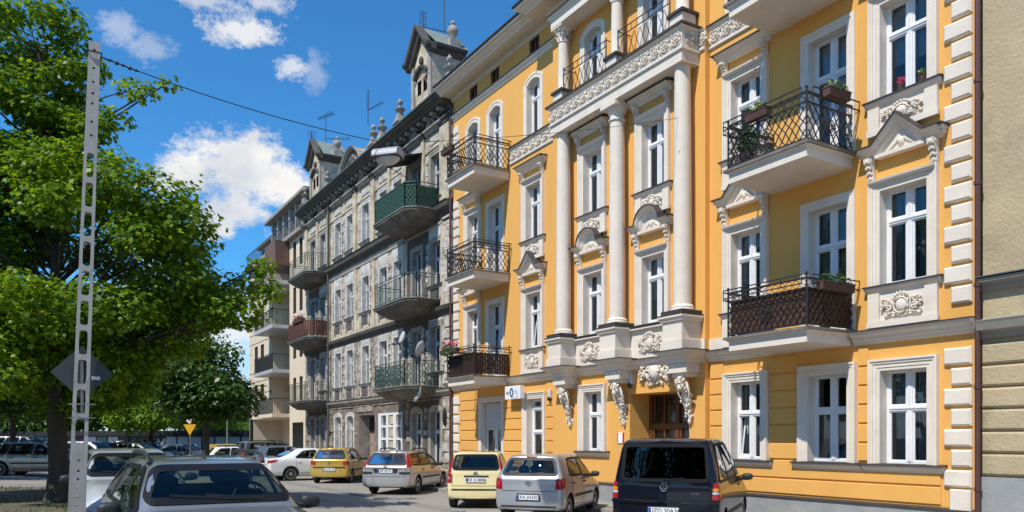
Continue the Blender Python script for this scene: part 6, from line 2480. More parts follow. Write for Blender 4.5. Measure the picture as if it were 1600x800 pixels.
S_HATCH = dict(key='hatch', type='hatch', L=3.82, W=1.66, H=1.54, wb=2.46, fo=.74, R=.30, belt_r=.98, belt_f=.95, cowl=1.02, nose=.80, xcowl=2.92, xroof=2.20,
               rt=.34, bpil=1.75, cpil=.72, rw=.68, rwin=(1.06, 1.43), moulding=True, platez=.56, badge=.885,
               tail=[([(.78, .74), (.965, .74), (.965, 1.00), (.78, .98)], 'redlamp'), ([(.80, .845), (.90, .845), (.90, .915), (.80, .915)], 'whitelamp')],
               tailside=[(0, 0, [(.07, .76), (.22, .80), (.20, .99), (.10, 1.0)], 'redlamp')],
               rearbits=[([(-.36, .47), (.36, .47), (.33, .645), (-.33, .645)], 'trim', 'plate_recess'), ([(-.16, 1.455), (.16, 1.455), (.16, 1.48), (-.16, 1.48)], 'redlamp', 'brake_light'),
                         ([(-.8, .33), (.8, .33), (.8, .37), (-.8, .37)], 'trim', 'bumper_lip')], lid=[(-.66, 1.0), (-.64, .70), (.64, .70), (.66, 1.0)])
S_PANDA = dict(S_HATCH, key='panda', L=3.54, W=1.58, H=1.55, wb=2.30, fo=.70, belt_r=.98, xcowl=2.72, xroof=2.05, rt=.16, bpil=1.62, cpil=.66, rw=.74, rwin=(1.06, 1.45), platez=.78, badge=.945, ant=2.0,
               tail=[([(.83, .70), (.97, .70), (.97, .96), (.83, .96)], 'redlamp'), ([(.86, .79), (.955, .79), (.955, .87), (.86, .87)], 'whitelamp'), ([(.86, .97), (.965, .97), (.82, 1.47), (.75, 1.47)], 'redlamp')],
               tailside=[], rearbits=[([(-.44, .86), (.40, .86), (.40, .90), (-.44, .90)], 'trim', 'plate_lamp_bar'), ([(-.98, .50), (.98, .50), (.98, .54), (-.98, .54)], 'trim', 'bumper_strip')], lid=[(-.64, 1.0), (-.64, .62), (.64, .62), (.64, 1.0)])
S_GOLD = dict(S_HATCH, key='gold', L=3.86, W=1.66, H=1.52, rt=.42, rw=.66, platez=.60, rwin=(1.04, 1.40),
              tail=[([(.70, .78), (.965, .78), (.965, .95), (.70, .93)], 'redlamp')], tailside=[(0, 0, [(.07, .80), (.20, .83), (.18, .94), (.09, .94)], 'redlamp')],
              rearbits=[([(-.98, .655), (.98, .655), (.98, .70), (-.98, .70)], 'trim', 'bumper_strip'), ([(-.3, 1.425), (.3, 1.425), (.3, 1.445), (-.3, 1.445)], 'redlamp', 'brake_light')])
S_ESTATE = dict(key='estate', type='estate', L=4.42, W=1.76, H=1.50, wb=2.71, fo=.86, R=.315, belt_r=.95, belt_f=.92, cowl=1.0, nose=.76, xcowl=3.28, xroof=2.48, rt=.40, bpil=2.18, cpil=1.16, rw=.66,
                rwin=(1.0, 1.39), rails=True, moulding=True, platez=.80, badge=.93, badgek='disc', ant=None,
                tail=[([(.84, .93), (.965, .93), (.80, 1.36), (.70, 1.38)], 'redlamp')], tailside=[(0, 0, [(.08, .95), (.24, 1.0), (.48, 1.34), (.38, 1.37)], 'redlamp')],
                rearbits=[([(-.46, .74), (.46, .74), (.50, .89), (-.50, .89)], 'trim', 'plate_recess'), ([(.55, .70), (.96, .70), (.96, .78), (.55, .78)], 'trim', 'bumper_pad'), ([(-.96, .70), (-.55, .70), (-.55, .78), (-.96, .78)], 'trim', 'bumper_pad'),
                          ([(-.35, 1.425), (.35, 1.425), (.35, 1.445), (-.35, 1.445)], 'redlamp', 'brake_light')])
S_OLDESTATE = dict(S_ESTATE, key='oldestate', L=4.58, W=1.73, H=1.42, wb=2.70, fo=.92, belt_r=.90, belt_f=.88, cowl=.95, nose=.72, xcowl=3.30, xroof=2.52, rt=.44, bpil=2.24, cpil=1.24, rwin=(.97, 1.31), alloy=True, moulding=True,
                   tail=[([(.76, .70), (.965, .70), (.965, .92), (.76, .90)], 'redlamp')], tailside=[], rearbits=[], ant=2.1)
S_SEDAN = dict(key='sedan', type='sedan', L=4.50, W=1.78, H=1.47, wb=2.65, fo=.88, R=.315, belt_r=.98, belt_f=.92, cowl=1.0, nose=.76, xcowl=3.25, xroof=2.45, rt=1.3, bpil=2.20, cpil=1.18, rw=.66, alloy=True,
               moulding=False, hpaint=True, mirpaint=True, platez=.80, tail=[([(.60, .80), (.95, .80), (.93, .93), (.62, .90)], 'redlamp')], tailside=[(0, 0, [(.06, .80), (.30, .86), (.42, .95), (.10, .94)], 'redlamp')], lid=[(-.62, .90), (-.60, .72), (.60, .72), (.62, .90)])
S_SUV = dict(S_ESTATE, key='suv', L=4.55, W=1.84, H=1.72, wb=2.62, R=.35, belt_r=1.10, belt_f=1.08, cowl=1.15, nose=.95, rwin=(1.18, 1.58), bot=.30, xcowl=3.30, xroof=2.65, rt=.26, rw=.70, tail=[([(.80, .85), (.965, .85), (.93, 1.15), (.78, 1.15)], 'redlamp')], tailside=[], rearbits=[])
S_VAN = dict(key='van', type='van', L=4.66, W=1.88, H=1.91, wb=3.0, fo=.92, R=.325, ww=.205, belt_r=1.12, belt_f=1.06, cowl=1.14, nose=.93, xcowl=3.72, xroof=2.95, rt=.14, bpil=2.60, cpil=1.45, rw=.78, rwin=(1.17, 1.79), bot=.26,
             moulding=True, platez=.66, badge=1.055, badgek='star', seatz=.34, xmir=3.28,
             tail=[([(.86, .855), (.975, .855), (.975, .945), (.86, .945)], 'redlamp'), ([(.86, .95), (.972, .95), (.972, .995), (.86, .995)], 'whitelamp'), ([(.865, 1.0), (.970, 1.0), (.968, 1.06), (.868, 1.06)], 'amberlamp'), ([(.87, 1.065), (.966, 1.065), (.955, 1.15), (.875, 1.15)], 'redlamp')],
             tailside=[(0, 0, [(.07, .86), (.17, .86), (.17, 1.14), (.11, 1.14)], 'redlamp')],
             rearbits=[([(-.30, .585), (.30, .585), (.30, .735), (-.30, .735)], 'trim', 'plate_recess')],
             lid=[(-.80, 1.12), (-.80, .82), (.80, .82), (.80, 1.12)])


def cam_dir(phi):
    a = R(phi)
    return (-CT * math.cos(a) + ST * math.sin(a), ST * math.cos(a) + CT * math.sin(a))


silver = paint('silver_paint', (0.47, 0.48, 0.50), .55, rough=.38)
silver2 = paint('warm_silver_paint', (0.50, 0.47, 0.46), .5, rough=.38)
silver3 = paint('pale_silver_paint', (0.55, 0.56, 0.57), .4, rough=.4)
yellowp = paint('pale_yellow_paint', (0.82, 0.70, 0.36), 0)
goldp = paint('mustard_paint', (0.52, 0.33, 0.035), .25)
navy = paint('navy_paint', (0.004, 0.005, 0.012), 0, coat=.7, rough=.3)
whitep = paint('white_paint', (0.76, 0.76, 0.76), 0)
black_p = paint('black_paint', (0.015, 0.016, 0.018), .1)
bluep = paint('steel_blue_paint', (0.10, 0.17, 0.28), .4)
greyp = paint('graphite_paint', (0.10, 0.105, 0.11), .4)
beigep = paint('champagne_paint', (0.40, 0.37, 0.33), .5)

GE = 'cars parked along the house side'
v_ = C(1037, 700, 13.55)
van = car('van', S_VAN, (v_.x, v_.y), cam_dir(22.5), 'dark navy panel van with tinted rear window parked before the house door', navy, GE, 'UZD 20A36', tint=True, name='parked_van', cat='van')
hit = CARLIB['van'][1].hit('rear', 0, 1.128, .006)
me = text_mesh('VITO', .05, M['chrome']); me.transform(Matrix.Rotation(-PI / 2, 4, 'Z'))
link('lettering', me, van, loc=(hit.x - S_VAN['L'] / 2, 0, 1.128))
me = text_mesh('110 CDI', .045, M['chrome']); me.transform(Matrix.Rotation(-PI / 2, 4, 'Z'))
hit = CARLIB['van'][1].hit('rear', -.52, .96, .006)
link('lettering', me, van, loc=(hit.x - S_VAN['L'] / 2, -.52, .96))
# polished bumper top of the van
link('bumper_top', (lambda me: (me.transform(Matrix.Translation((-S_VAN['L'] / 2, 0, 0))), me)[1])(CARLIB['van'][1].lamp('rear', rpoly([(-.90, .79), (.90, .79), (.90, .84), (-.90, .84)], .01, 2), .035).mesh('bumper_top', navy)), van)
v_ = C(825, 700, 18.0)
car('hatch', S_HATCH, (v_.x, v_.y), cam_dir(20), 'silver hatchback parked between the pale yellow car and the navy van', silver, GE, 'KRA JH3207')
v_ = C(743, 700, 21.3)
car('hatch', S_PANDA, (v_.x, v_.y), cam_dir(4), 'pale yellow small hatchback with tall red tail lamps', yellowp, GE, 'KR 1J 4808')
v_ = C(602, 700, 26.5)
car('estate', S_ESTATE, (v_.x, v_.y), cam_dir(13), 'warm silver estate car with black bumper pads and roof rails', silver2, GE, 'KR 52171')
v_ = C(514, 700, 33.2)
car('hatch', S_GOLD, (v_.x, v_.y), cam_dir(3), 'mustard gold hatchback behind the warm silver estate', goldp, GE, 'KN 4H 20')
v_ = C(412, 700, 35.5)
car('sedan', S_SEDAN, (v_.x, v_.y), cam_dir(58), 'white saloon seen from its right side next to the gold car', whitep, GE, '')
v_ = C(388, 700, 41)
car('hatch', S_GOLD, (v_.x, v_.y), cam_dir(58), 'white hatchback half hidden behind the white saloon', whitep, GE, '', detail=1)
v_ = C(371, 700, 47)
car('suv', S_SUV, (v_.x, v_.y), cam_dir(50), 'dark grey tall car behind the white hatchback', greyp, GE, '', detail=1)
v_ = C(322, 700, 47)
car('estate', S_OLDESTATE, (v_.x, v_.y), cam_dir(62), 'white estate car in front of the yellow one near the corner', whitep, GE, '', detail=1)
v_ = C(316, 700, 54)
car('hatch', S_GOLD, (v_.x, v_.y), cam_dir(62), 'yellow hatchback farthest along the house side', goldp, GE, '', detail=1)
# park side
GP = 'cars parked along the park side'
S_NEAR = dict(S_OLDESTATE, key='nearestate', rails=True, ant=None, fin=2.3)
nearp = paint('grey_silver_paint', (0.29, 0.30, 0.30), .55, rough=.38)
car('estate', dict(S_NEAR, at='nose'), (-6.78, -12.43), (1, 0.0), 'silver estate car nearest the camera seen over its bonnet', nearp, GP, None)
car('estate', dict(S_OLDESTATE, key='second', at='nose', rails=False, H=1.43), (-13.35, -12.62), (1, -.02), 'pale silver car parked behind the nearest silver estate beside the post', silver3, GP, None)
v_ = C(-20, 700, 33)
car('estate', dict(S_OLDESTATE, key='leftest', rails=True), (v_.x, v_.y), cam_dir(86), 'champagne silver estate standing on the road left of the tree trunk', beigep, GP, '', detail=1)
GB = 'far cars beyond the trees'
far = [(20, 46, 80, S_SEDAN, bluep, 'steel blue saloon far behind the champagne estate'), (96, 44, 100, S_GOLD, silver, 'far silver hatchback right of the tree trunk'),
       (118, 52, 80, S_SEDAN, bluep, 'far steel blue saloon behind the concrete post'), (165, 50, 95, S_ESTATE, greyp, 'far graphite estate right of the concrete post'),
       (180, 60, 80, S_SUV, black_p, 'far black tall car under the trees'), (226, 56, 75, S_SEDAN, greyp, 'far graphite saloon by the painted wall'),
       (255, 58, 110, S_GOLD, bluep, 'far steel blue hatchback by the yield sign'), (-10, 58, 85, S_SUV, greyp, 'far graphite tall car at the left edge')]
for px_, Z_, ph_, sp_, pm_, lb in far:
    v_ = C(px_, 700, Z_)
    car(sp_['type'], sp_, (v_.x, v_.y), cam_dir(ph_), lb, pm_, GB, None, detail=1)
# ------------------------------------------------------------------ concrete post, wire, lamp, signs
M['concrete'] = pmat('weathered_concrete', (0.50, 0.485, 0.45), (0.38, 0.365, 0.335), 5, .92, .25, 70, c3=(0.13, 0.12, 0.11), s3=2.6, a3=.75, t3=.57, stretch=(1, 1, .5))
M['signback'] = pmat('grey_sign_back', (0.06, 0.063, 0.07), (0.045, 0.048, 0.052), 4, .5)
M['galv'] = pmat('galvanised_steel', (0.33, 0.34, 0.34), (0.26, 0.27, 0.27), 8, .5, metal=.5)
M['signyel'] = pmat('sign_yellow', (0.80, 0.40, 0.01), rough=.4)
pb = C(119, 820, 11.7)
pt = C(148, 68, 11.7)
base = Vector((pb.x, pb.y, gz(pb.x, pb.y)))
k_ = (base.z - pb.z) / (pt.z - pb.z)
base = pb + (pt - pb) * k_
base.z = gz(base.x, base.y) - .02
axis = (pt - base)
PL = axis.length
# local frame: z along the post, x = width facing the camera, y = depth
zax = axis.normalized()
vd = Vector((base.x, base.y + CAMD, 0)).normalized()
yax = (vd - zax * vd.dot(zax)).normalized()
xax = yax.cross(zax).normalized()
post = bpy.data.objects.new('concrete_post', None)
COL.objects.link(post)
post.location = base
post.rotation_euler = Matrix((xax, yax, zax)).transposed().to_euler()
tag(post, 'tall slotted concrete lamp post leaning slightly right beside the tree', 'post')
hw = lambda z: .120 + (.076 - .120) * z / PL
dp = lambda z: .10 + (.07 - .10) * z / PL
slots = []
zz = 1.52
SLOTTOP = (YH - 240) / FPX * 11.7 + CAMH - base.z
while zz + .36 < SLOTTOP:
    slots.append((zz, zz + .375))
    zz += .435
mb = MB()
def bx(x0a, x1a, x0b, x1b, za, zb):
    da, db = dp(za), dp(zb)
    mb.add([(x0a, -da, za), (x1a, -da, za), (x1a, da, za), (x0a, da, za), (x0b, -db, zb), (x1b, -db, zb), (x1b, db, zb), (x0b, db, zb)],
           [(0, 3, 2, 1), (4, 5, 6, 7), (0, 1, 5, 4), (1, 2, 6, 5), (2, 3, 7, 6), (3, 0, 4, 7)])
def ringcell(za, zb, hole):
    """one stretch of the post with a round-ended opening or a small bolt hole right through"""
    n = 16
    zc = (za + zb) / 2
    out, inn = [], []
    w = (hw(za) + hw(zb)) / 2
    if hole == 'slot': rw, rh = w * .54, (zb - za) / 2 - .03
    else: rw, rh = .018, .018
    H2 = (zb - za) / 2
    for i in range(n):
        a = 2 * PI * i / n
        c, s = math.cos(a), math.sin(a)
        # rounded-rectangle opening, rectangular outline
        p = 8 if hole == 'slot' else 2
        q = (abs(c) ** p + abs(s) ** p) ** (-1 / p)
        inn.append((rw * c * q, zc + rh * s * q))
        m = max(abs(c), abs(s))
        out.append((c / m, s / m))
    outs = []
    for (c, s) in out:
        z = zc + s * H2
        outs.append((c * hw(z), z))
    vs = []
    for (x, z) in outs: vs += [(x, -dp(z), z), (x, dp(z), z)]
    for (x, z) in inn: vs += [(x, -dp(z), z), (x, dp(z), z)]
    fs = []
    for i in range(n):
        j = (i + 1) % n
        fs.append((2 * i, 2 * j, 2 * n + 2 * j, 2 * n + 2 * i))
        fs.append((2 * i + 1, 2 * n + 2 * i + 1, 2 * n + 2 * j + 1, 2 * j + 1))
        fs.append((2 * n + 2 * i, 2 * n + 2 * j, 2 * n + 2 * j + 1, 2 * n + 2 * i + 1))
        fs.append((2 * i, 2 * i + 1, 2 * j + 1, 2 * j))
    mb.add(vs, fs)
z = 0.0
bolt = [.62, .74, .88, 1.0, 1.12, 1.28]
cells = []
for b_ in bolt: cells.append((b_ - .05, b_ + .05, 'hole'))
for a_, b_ in slots: cells.append((a_ - .02, b_ + .02, 'slot'))
zt_ = slots[-1][1] + .25
while zt_ < PL - .1:
    cells.append((zt_ - .04, zt_ + .04, 'hole'))
    zt_ += [.17, .20, .27, .15][len(cells) % 4]
for a_, b_, kd in cells:
    if a_ > z + .001: bx(-hw(z), hw(z), -hw(a_), hw(a_), z, a_)
    ringcell(a_, b_, kd)
    z = b_
bx(-hw(z), hw(z), -hw(PL), hw(PL), z, PL)
link('shaft', fixnormals(mb.mesh('shaft', M['concrete'])), post)
cl = MB()
for zc in (PL - .16,):
    cl.tube([(-hw(zc) - .02, -.10, zc), (hw(zc) + .02, -.10, zc), (hw(zc) + .02, .10, zc), (-hw(zc) - .02, .10, zc), (-hw(zc) - .02, -.10, zc)], .012, 5)
link('clamp', cl.mesh('clamp', M['iron']), post)
# diamond sign fixed behind the post, seen from its back
zs_ = (YH - 583) / FPX * 11.9 + CAMH - base.z
sg = bpy.data.objects.new('diamond_sign', None)
COL.objects.link(sg)
sg.location = post.location + zax * zs_ + yax * .17
sg.rotation_euler = (0, 0, math.atan2(xax.y, xax.x))
tag(sg, 'dark grey back of a diamond road sign behind the concrete post', 'sign')
link('sign_plate', MB().prism([(-.41, 0), (0, -.41), (.41, 0), (0, .41)], 'y', -.005, .008).mesh('sign_plate', M['signback']), sg)
link('sticker', MB().box(.13, .24, -.0085, -.006, -.10, -.05).mesh('sticker', M['signw']), sg)
br = MB()
for dz in (-.48, -.68):
    br.tube([(-.17, -.30, dz), (.17, -.30, dz), (.17, -.03, dz), (-.17, -.03, dz), (-.17, -.30, dz)], .008, 4)
br.box(-.02, .02, -.03, -.006, -.72, .2)
link('mounting_straps', br.mesh('mounting_straps', M['galv']), sg)
# span wire from the post to the hook in the ochre facade, lamp hanging from it
hook = Vector((FX(1087), -.10, CAMH + (YH - 182) * (FPX * CAMD / (CT * (1087 - VPX))) / FPX))
wa = C(158, 89, 11.7)
wl_ = C(606, 224, 14.45)
we = empty('span_wire', tuple(wa), 0, 'steel span wire from the concrete post across the street to the ochre house', 'wire')
def sag(a, b, s, n=14):
    return [a.lerp(b, i / n) - Vector((0, 0, s * 4 * (i / n) * (1 - i / n))) - wa for i in range(n + 1)]
link('cable', MB().tube(sag(wa, wl_, .12), .008, 5).mesh('cable', M['iron']), we)
link('cable', MB().tube(sag(wl_, hook, .10), .006, 5).mesh('cable', M['iron']), we)
ins = MB()
d = (sag(wa, wl_, .12)[1]).normalized()
for i in range(5):
    ins.ball(tuple(d * (.12 + .09 * i)), .028, .028, .036 if i % 2 else .02, 7, 5)
ins.tube([tuple(d * .02), tuple(d * .52)], .012, 5)
link('insulators', ins.mesh('insulators', M['iron'], True), we)
hk = MB()
hk.tube([hook - wa + Vector((0, .10, 0)), hook - wa + Vector((0, -.02, 0))], .018, 5)
hk.box(hook.x - wa.x - .03, hook.x - wa.x + .03, hook.y - wa.y + .06, hook.y - wa.y + .10, hook.z - wa.z - .06, hook.z - wa.z + .06)
link('wall_hook', hk.mesh('wall_hook', M['iron']), we)
h3 = FX(1087)
link('feed_cable', MB().tube([hook - wa, Vector((hook.x - .02, -.06, hook.z - .9)) - wa, Vector((hook.x - .18, -.05, hook.z - 2.0)) - wa, Vector((cols[2] + .1, YC - .21, hook.z - 1.0)) - wa], .009, 5).mesh('feed_cable', M['ntrim']), we)
lp = empty('street_lamp', (wl_.x, wl_.y, wl_.z), R(42), 'grey hanging street lamp with white bowl on the span wire', 'lamp')
hb = MB()
prof = []
n = 10
for i in range(n + 1):
    a = PI * i / n
    prof.append((-.17 * math.cos(a), -.26 + .17 * math.sin(a) ** .7))
hb.prism(prof, 'x', -.25, .25)
me = hb.mesh('housing', M['lampgrey'] if 'lampgrey' in M else M.setdefault('lampgrey', pmat('lamp_housing', (0.36, 0.38, 0.40), (0.30, 0.32, 0.34), 6, .45)), True)
link('housing', me, lp)
link('rim', MB().box(-.262, .262, -.182, .182, -.275, -.255).mesh('rim', M['trim']), lp)
bw = MB()
bw.ball((0, 0, -.27), .235, .155, .13, 14, 8)
link('bowl', bw.mesh('bowl', M.setdefault('lampbowl', pmat('opal_bowl', (0.62, 0.60, 0.56), (0.5, 0.48, 0.45), 5, .25)), 'all'), lp)
link('hanger', MB().tube([(0, 0, .02), (0, 0, -.10)], .018, 6).mesh('hanger', M['iron']), lp)
# yield sign and end-of-priority sign on one pole
yp = C(297, 700, 50)
zb = gz(yp.x, yp.y)
rz_ = math.atan2(CT, ST) - 0.0
ya = empty('yield_sign', (yp.x, yp.y, zb), rz_, 'yellow yield sign under a tilted diamond sign on a thin pole', 'sign')
link('pole', MB().tube([(0, 0, 0), (0, 0, 3.5)], .03, 8).mesh('pole', M['galv'], True), ya)
tz = CAMH + (YH - 671) * 50 / FPX - zb
link('triangle_plate', MB().prism([(-.40, .32), (.40, .32), (0, -.38)], 'y', -.05, -.035).mesh('triangle_plate', M['signyel']), ya, loc=(0, 0, tz))
dz_ = tz + .75
link('diamond_plate', MB().prism([(-.40, -.02), (-.02, -.40), (.40, .0), (.02, .40)], 'y', -.05, -.035).mesh('diamond_plate', M['signw']), ya, loc=(0, 0, dz_))
link('diamond_centre', MB().prism([(-.26, .02), (-.0, -.26), (.10, -.16), (-.16, .12)], 'y', -.056, -.0505).mesh('diamond_centre', M['signyel']), ya, loc=(0, 0, dz_))
link('black_bar', MB().prism([(-.20, .20), (-.12, .27), (.28, -.12), (.20, -.20)], 'y', -.062, -.0565).mesh('black_bar', M['ink']), ya, loc=(0, 0, dz_))
# far street lights
def far_lamp(px, Z, pytop, label):
    p = C(px, 700, Z)
    zb = gz(p.x, p.y)
    t = empty('street_light', (p.x, p.y, zb), 0, label, 'street light')
    h = CAMH + (YH - pytop) * Z / FPX - zb
    link('pole', MB().tube([(0, 0, 0), (0, 0, h)], .07, 8, .045).mesh('pole', M['galv'], True), t)
    link('lamp_head', MB().box(-.15, .55, -.1, .1, h - .02, h + .1).mesh('lamp_head', M['galv']), t)
far_lamp(355, 62, 624, 'thin grey street light left of the modern block')
dk = C(393, 700, 58)
bl = empty('bollard_post', (dk.x, dk.y, 0), 0, 'black post under the corner of the modern block', 'post')
link('pole', MB().tube([(0, 0, 0), (0, 0, 3.3)], .12, 10).mesh('pole', M['dark'], True), bl)
# ------------------------------------------------------------------ painted wall under a dark canopy, far end of the street
M['mural_pale'] = pmat('mural_pale_blue', (0.42, 0.52, 0.66), (0.52, 0.60, 0.70), .8, .8)
M['mural_dark'] = pmat('mural_dark_blue', (0.03, 0.04, 0.06), (0.06, 0.07, 0.09), 1.5, .8)
M['mural_white'] = pmat('mural_white', (0.68, 0.70, 0.72), (0.6, 0.62, 0.64), 2, .8)
M['mural_teal'] = pmat('mural_teal', (0.06, 0.20, 0.26), (0.10, 0.26, 0.30), 2, .8)
M['mural_orange'] = pmat('mural_orange', (0.40, 0.15, 0.05), (0.3, 0.1, 0.04), 2, .8)
A_, B_ = C(-60, 685, 88), C(398, 685, 70)
mw = Vector((B_.x - A_.x, B_.y - A_.y, 0))
ML = mw.length
mwall = empty('mural_wall', (A_.x, A_.y, 0), math.atan2(mw.y, mw.x), 'long low wall painted with a mural under a black fascia', 'wall')
link('wall', MB().box(0, ML, 0, .3, 0, 2.15).mesh('wall', M['mural_dark']), mwall)
link('fascia', MB().box(-.2, ML + .2, -.6, .6, 2.151, 2.62).mesh('fascia', M['dark']), mwall)
npn = int(ML / 1.55)
rnd = random.Random(9)
for i in range(npn):
    x = .1 + i * ML / npn
    right = i > npn * .72
    m_ = M['mural_pale'] if right else M[rnd.choice(['mural_dark', 'mural_teal', 'mural_dark', 'mural_pale'])]
    o = link('panel', MB().box(x, x + ML / npn - .22, -.04, 0, .35, 2.05).mesh('panel', m_), mwall)
    k = 0 if right else rnd.randint(1, 2)
    for j in range(k):
        x0 = x + rnd.uniform(-.1, .6)
        pts = [(x0, -.06, rnd.uniform(.5, 1.9)), (x0 + .35, -.07, rnd.uniform(.5, 1.9)), (x0 + .7, -.06, rnd.uniform(.5, 1.9)), (x0 + 1.1, -.06, rnd.uniform(.5, 1.9))]
        link('painted_swirl', MB().tube(pts, rnd.uniform(.05, .14), 5).mesh('painted_swirl', M[rnd.choice(['mural_white', 'mural_white', 'mural_teal', 'mural_orange', 'mural_dark'])]), o)
# far buildings behind the trees
def far_block(px, Z, w, h, label, mat):
    p = C(px, 685, Z)
    t = empty('far_building', (p.x, p.y, 0), math.atan2(CT, ST), label, 'building')
    link('wall', MB().box(-w / 2, w / 2, 0, 8, 0, h).mesh('wall', M[mat]), t)
    link('roof', MB().box(-w / 2 - .3, w / 2 + .3, -.3, 8.3, h + .001, h + .4).mesh('roof', M['roof']), t)
    nx, nz = max(2, int(w / 3)), max(1, int(h / 3))
    me = cached('fbw', lambda: MB().box(-.6, .6, -.05, 0, 0, 1.5).mesh('window', M['dpane']))
    for i in range(nx):
        for j in range(nz):
            link('window', me, t, loc=(-w / 2 + w * (i + .5) / nx, 0, 1 + 3 * j))
far_block(382, 190, 5, 11, 'small grey tower block far left of the modern block', 'mgrey')
far_block(372, 150, 22, 5.6, 'low grey building far behind the yield sign', 'ntrim')
# ------------------------------------------------------------------ trees
def leafmat(name, c0, c1, c2, trans=.35):
    m = bpy.data.materials.new(name)
    m.use_nodes = True
    nt = m.node_tree
    nt.nodes.clear()
    o = nt.nodes.new('ShaderNodeOutputMaterial')
    g = nt.nodes.new('ShaderNodeNewGeometry')
    r = nt.nodes.new('ShaderNodeValToRGB')
    r.color_ramp.elements[0].color = (*c0, 1)
    r.color_ramp.elements[1].color = (*c2, 1)
    e = r.color_ramp.elements.new(.55)
    e.color = (*c1, 1)
    nt.links.new(g.outputs['Random Per Island'], r.inputs[0])
    p = nt.nodes.new('ShaderNodeBsdfPrincipled')
    p.inputs['Roughness'].default_value = .42
    p.inputs['Specular IOR Level'].default_value = .35
    nt.links.new(r.outputs[0], p.inputs['Base Color'])
    t = nt.nodes.new('ShaderNodeBsdfTranslucent')
    hs = nt.nodes.new('ShaderNodeMix')
    hs.data_type = 'RGBA'; hs.blend_type = 'MULTIPLY'
    hs.inputs[0].default_value = 1
    hs.inputs[7].default_value = (1.5, 1.35, .5, 1)
    nt.links.new(r.outputs[0], hs.inputs[6])
    nt.links.new(hs.outputs[2], t.inputs[0])
    mx = nt.nodes.new('ShaderNodeMixShader')
    mx.inputs[0].default_value = trans
    nt.links.new(p.outputs[0], mx.inputs[1])
    nt.links.new(t.outputs[0], mx.inputs[2])
    nt.links.new(mx.outputs[0], o.inputs[0])
    return m


M['bark'] = pmat('dark_bark', (0.045, 0.036, 0.028), (0.075, 0.06, 0.047), 5, .95, 1.0, 18, stretch=(1, 1, .25))
M['maple'] = leafmat('maple_leaves', (0.055, 0.13, 0.008), (0.14, 0.26, 0.014), (0.28, 0.40, 0.025), .5)
M['dark_leaf'] = leafmat('dark_leaves', (0.028, 0.072, 0.010), (0.05, 0.11, 0.015), (0.09, 0.165, 0.025), .28)
M['fresh_leaf'] = leafmat('fresh_leaves', (0.09, 0.19, 0.015), (0.15, 0.27, 0.02), (0.22, 0.35, 0.03), .4)
# five-lobed leaf outline, slightly folded
LOBE = np.array([(0, -.5, 0), (.20, -.36, .04), (.52, -.30, -.02), (.34, -.04, .05), (.56, .26, -.05), (.22, .20, .04), (0, .62, -.06),
                 (-.22, .20, .04), (-.56, .26, -.05), (-.34, -.04, .05), (-.52, -.30, -.02), (-.20, -.36, .04)], float)
SIMPLE = np.array([(0, -.55, 0), (.36, 0, .05), (0, .6, -.04), (-.36, 0, .05)], float)


def leaf_cloud(name, clusters, n_total, size, mat, rng, lobed=True, shell=.55, droop=.5):
    """clusters: list of (centre, radii). Leaves sit mostly in the outer part of each clump, faces turned up and outwards"""
    w = np.array([c[1][0] * c[1][1] * c[1][2] for c in clusters]) ** .66
    cnt = (w / w.sum() * n_total).astype(int) + 1
    tmpl = LOBE if lobed else SIMPLE
    k = len(tmpl)
    Vs = []
    for (c, r), n in zip(clusters, cnt):
        d = rng.normal(size=(n, 3))
        d /= np.linalg.norm(d, axis=1)[:, None]
        rad = shell + (1 - shell) * rng.random(n) ** .6
        rad *= 1 + .12 * rng.normal(size=n)
        pos = np.array(c) + d * rad[:, None] * np.array(r)
        nrm = d * .55 + np.array((0, 0, .75)) + rng.normal(size=(n, 3)) * .38
        nrm /= np.linalg.norm(nrm, axis=1)[:, None]
        tang = d.copy(); tang[:, 2] = -droop * np.abs(rng.normal(size=n)) - .1
        tang += rng.normal(size=(n, 3)) * .5
        tang -= nrm * (tang * nrm).sum(1)[:, None]
        tang /= np.linalg.norm(tang, axis=1)[:, None] + 1e-9
        bit = np.cross(tang, nrm)
        s = size * rng.uniform(.6, 1.25, n)
        P = pos[:, None, :] + s[:, None, None] * (bit[:, None, :] * tmpl[None, :, 0:1] + tang[:, None, :] * tmpl[None, :, 1:2] + nrm[:, None, :] * tmpl[None, :, 2:3])
        Vs.append(P.reshape(-1, 3))
    V = np.concatenate(Vs)
    N = len(V) // k
    me = bpy.data.meshes.new(name)
    me.vertices.add(len(V))
    me.vertices.foreach_set('co', V.astype(np.float32).ravel())
    me.loops.add(N * k)
    me.loops.foreach_set('vertex_index', np.arange(N * k, dtype=np.int32))
    me.polygons.add(N)
    me.polygons.foreach_set('loop_start', np.arange(0, N * k, k, dtype=np.int32))
    me.polygons.foreach_set('loop_total', np.full(N, k, np.int32))
    me.materials.append(mat)
    me.update(calc_edges=True)
    return me


def branch(mb, pts, r0, r1, n=8):
    """tapered limb through points"""
    P = [Vector(p) for p in pts]
    out = []
    for i in range(len(P) - 1):
        a, b = P[i], P[i + 1]
        for k in range(4):
            out.append(a.lerp(b, k / 4))
    out.append(P[-1])
    # smooth
    for _ in range(2):
        out = [out[0]] + [(out[i - 1] + out[i] * 2 + out[i + 1]) / 4 for i in range(1, len(out) - 1)] + [out[-1]]
    mb.tube(out, r0, n, r1)


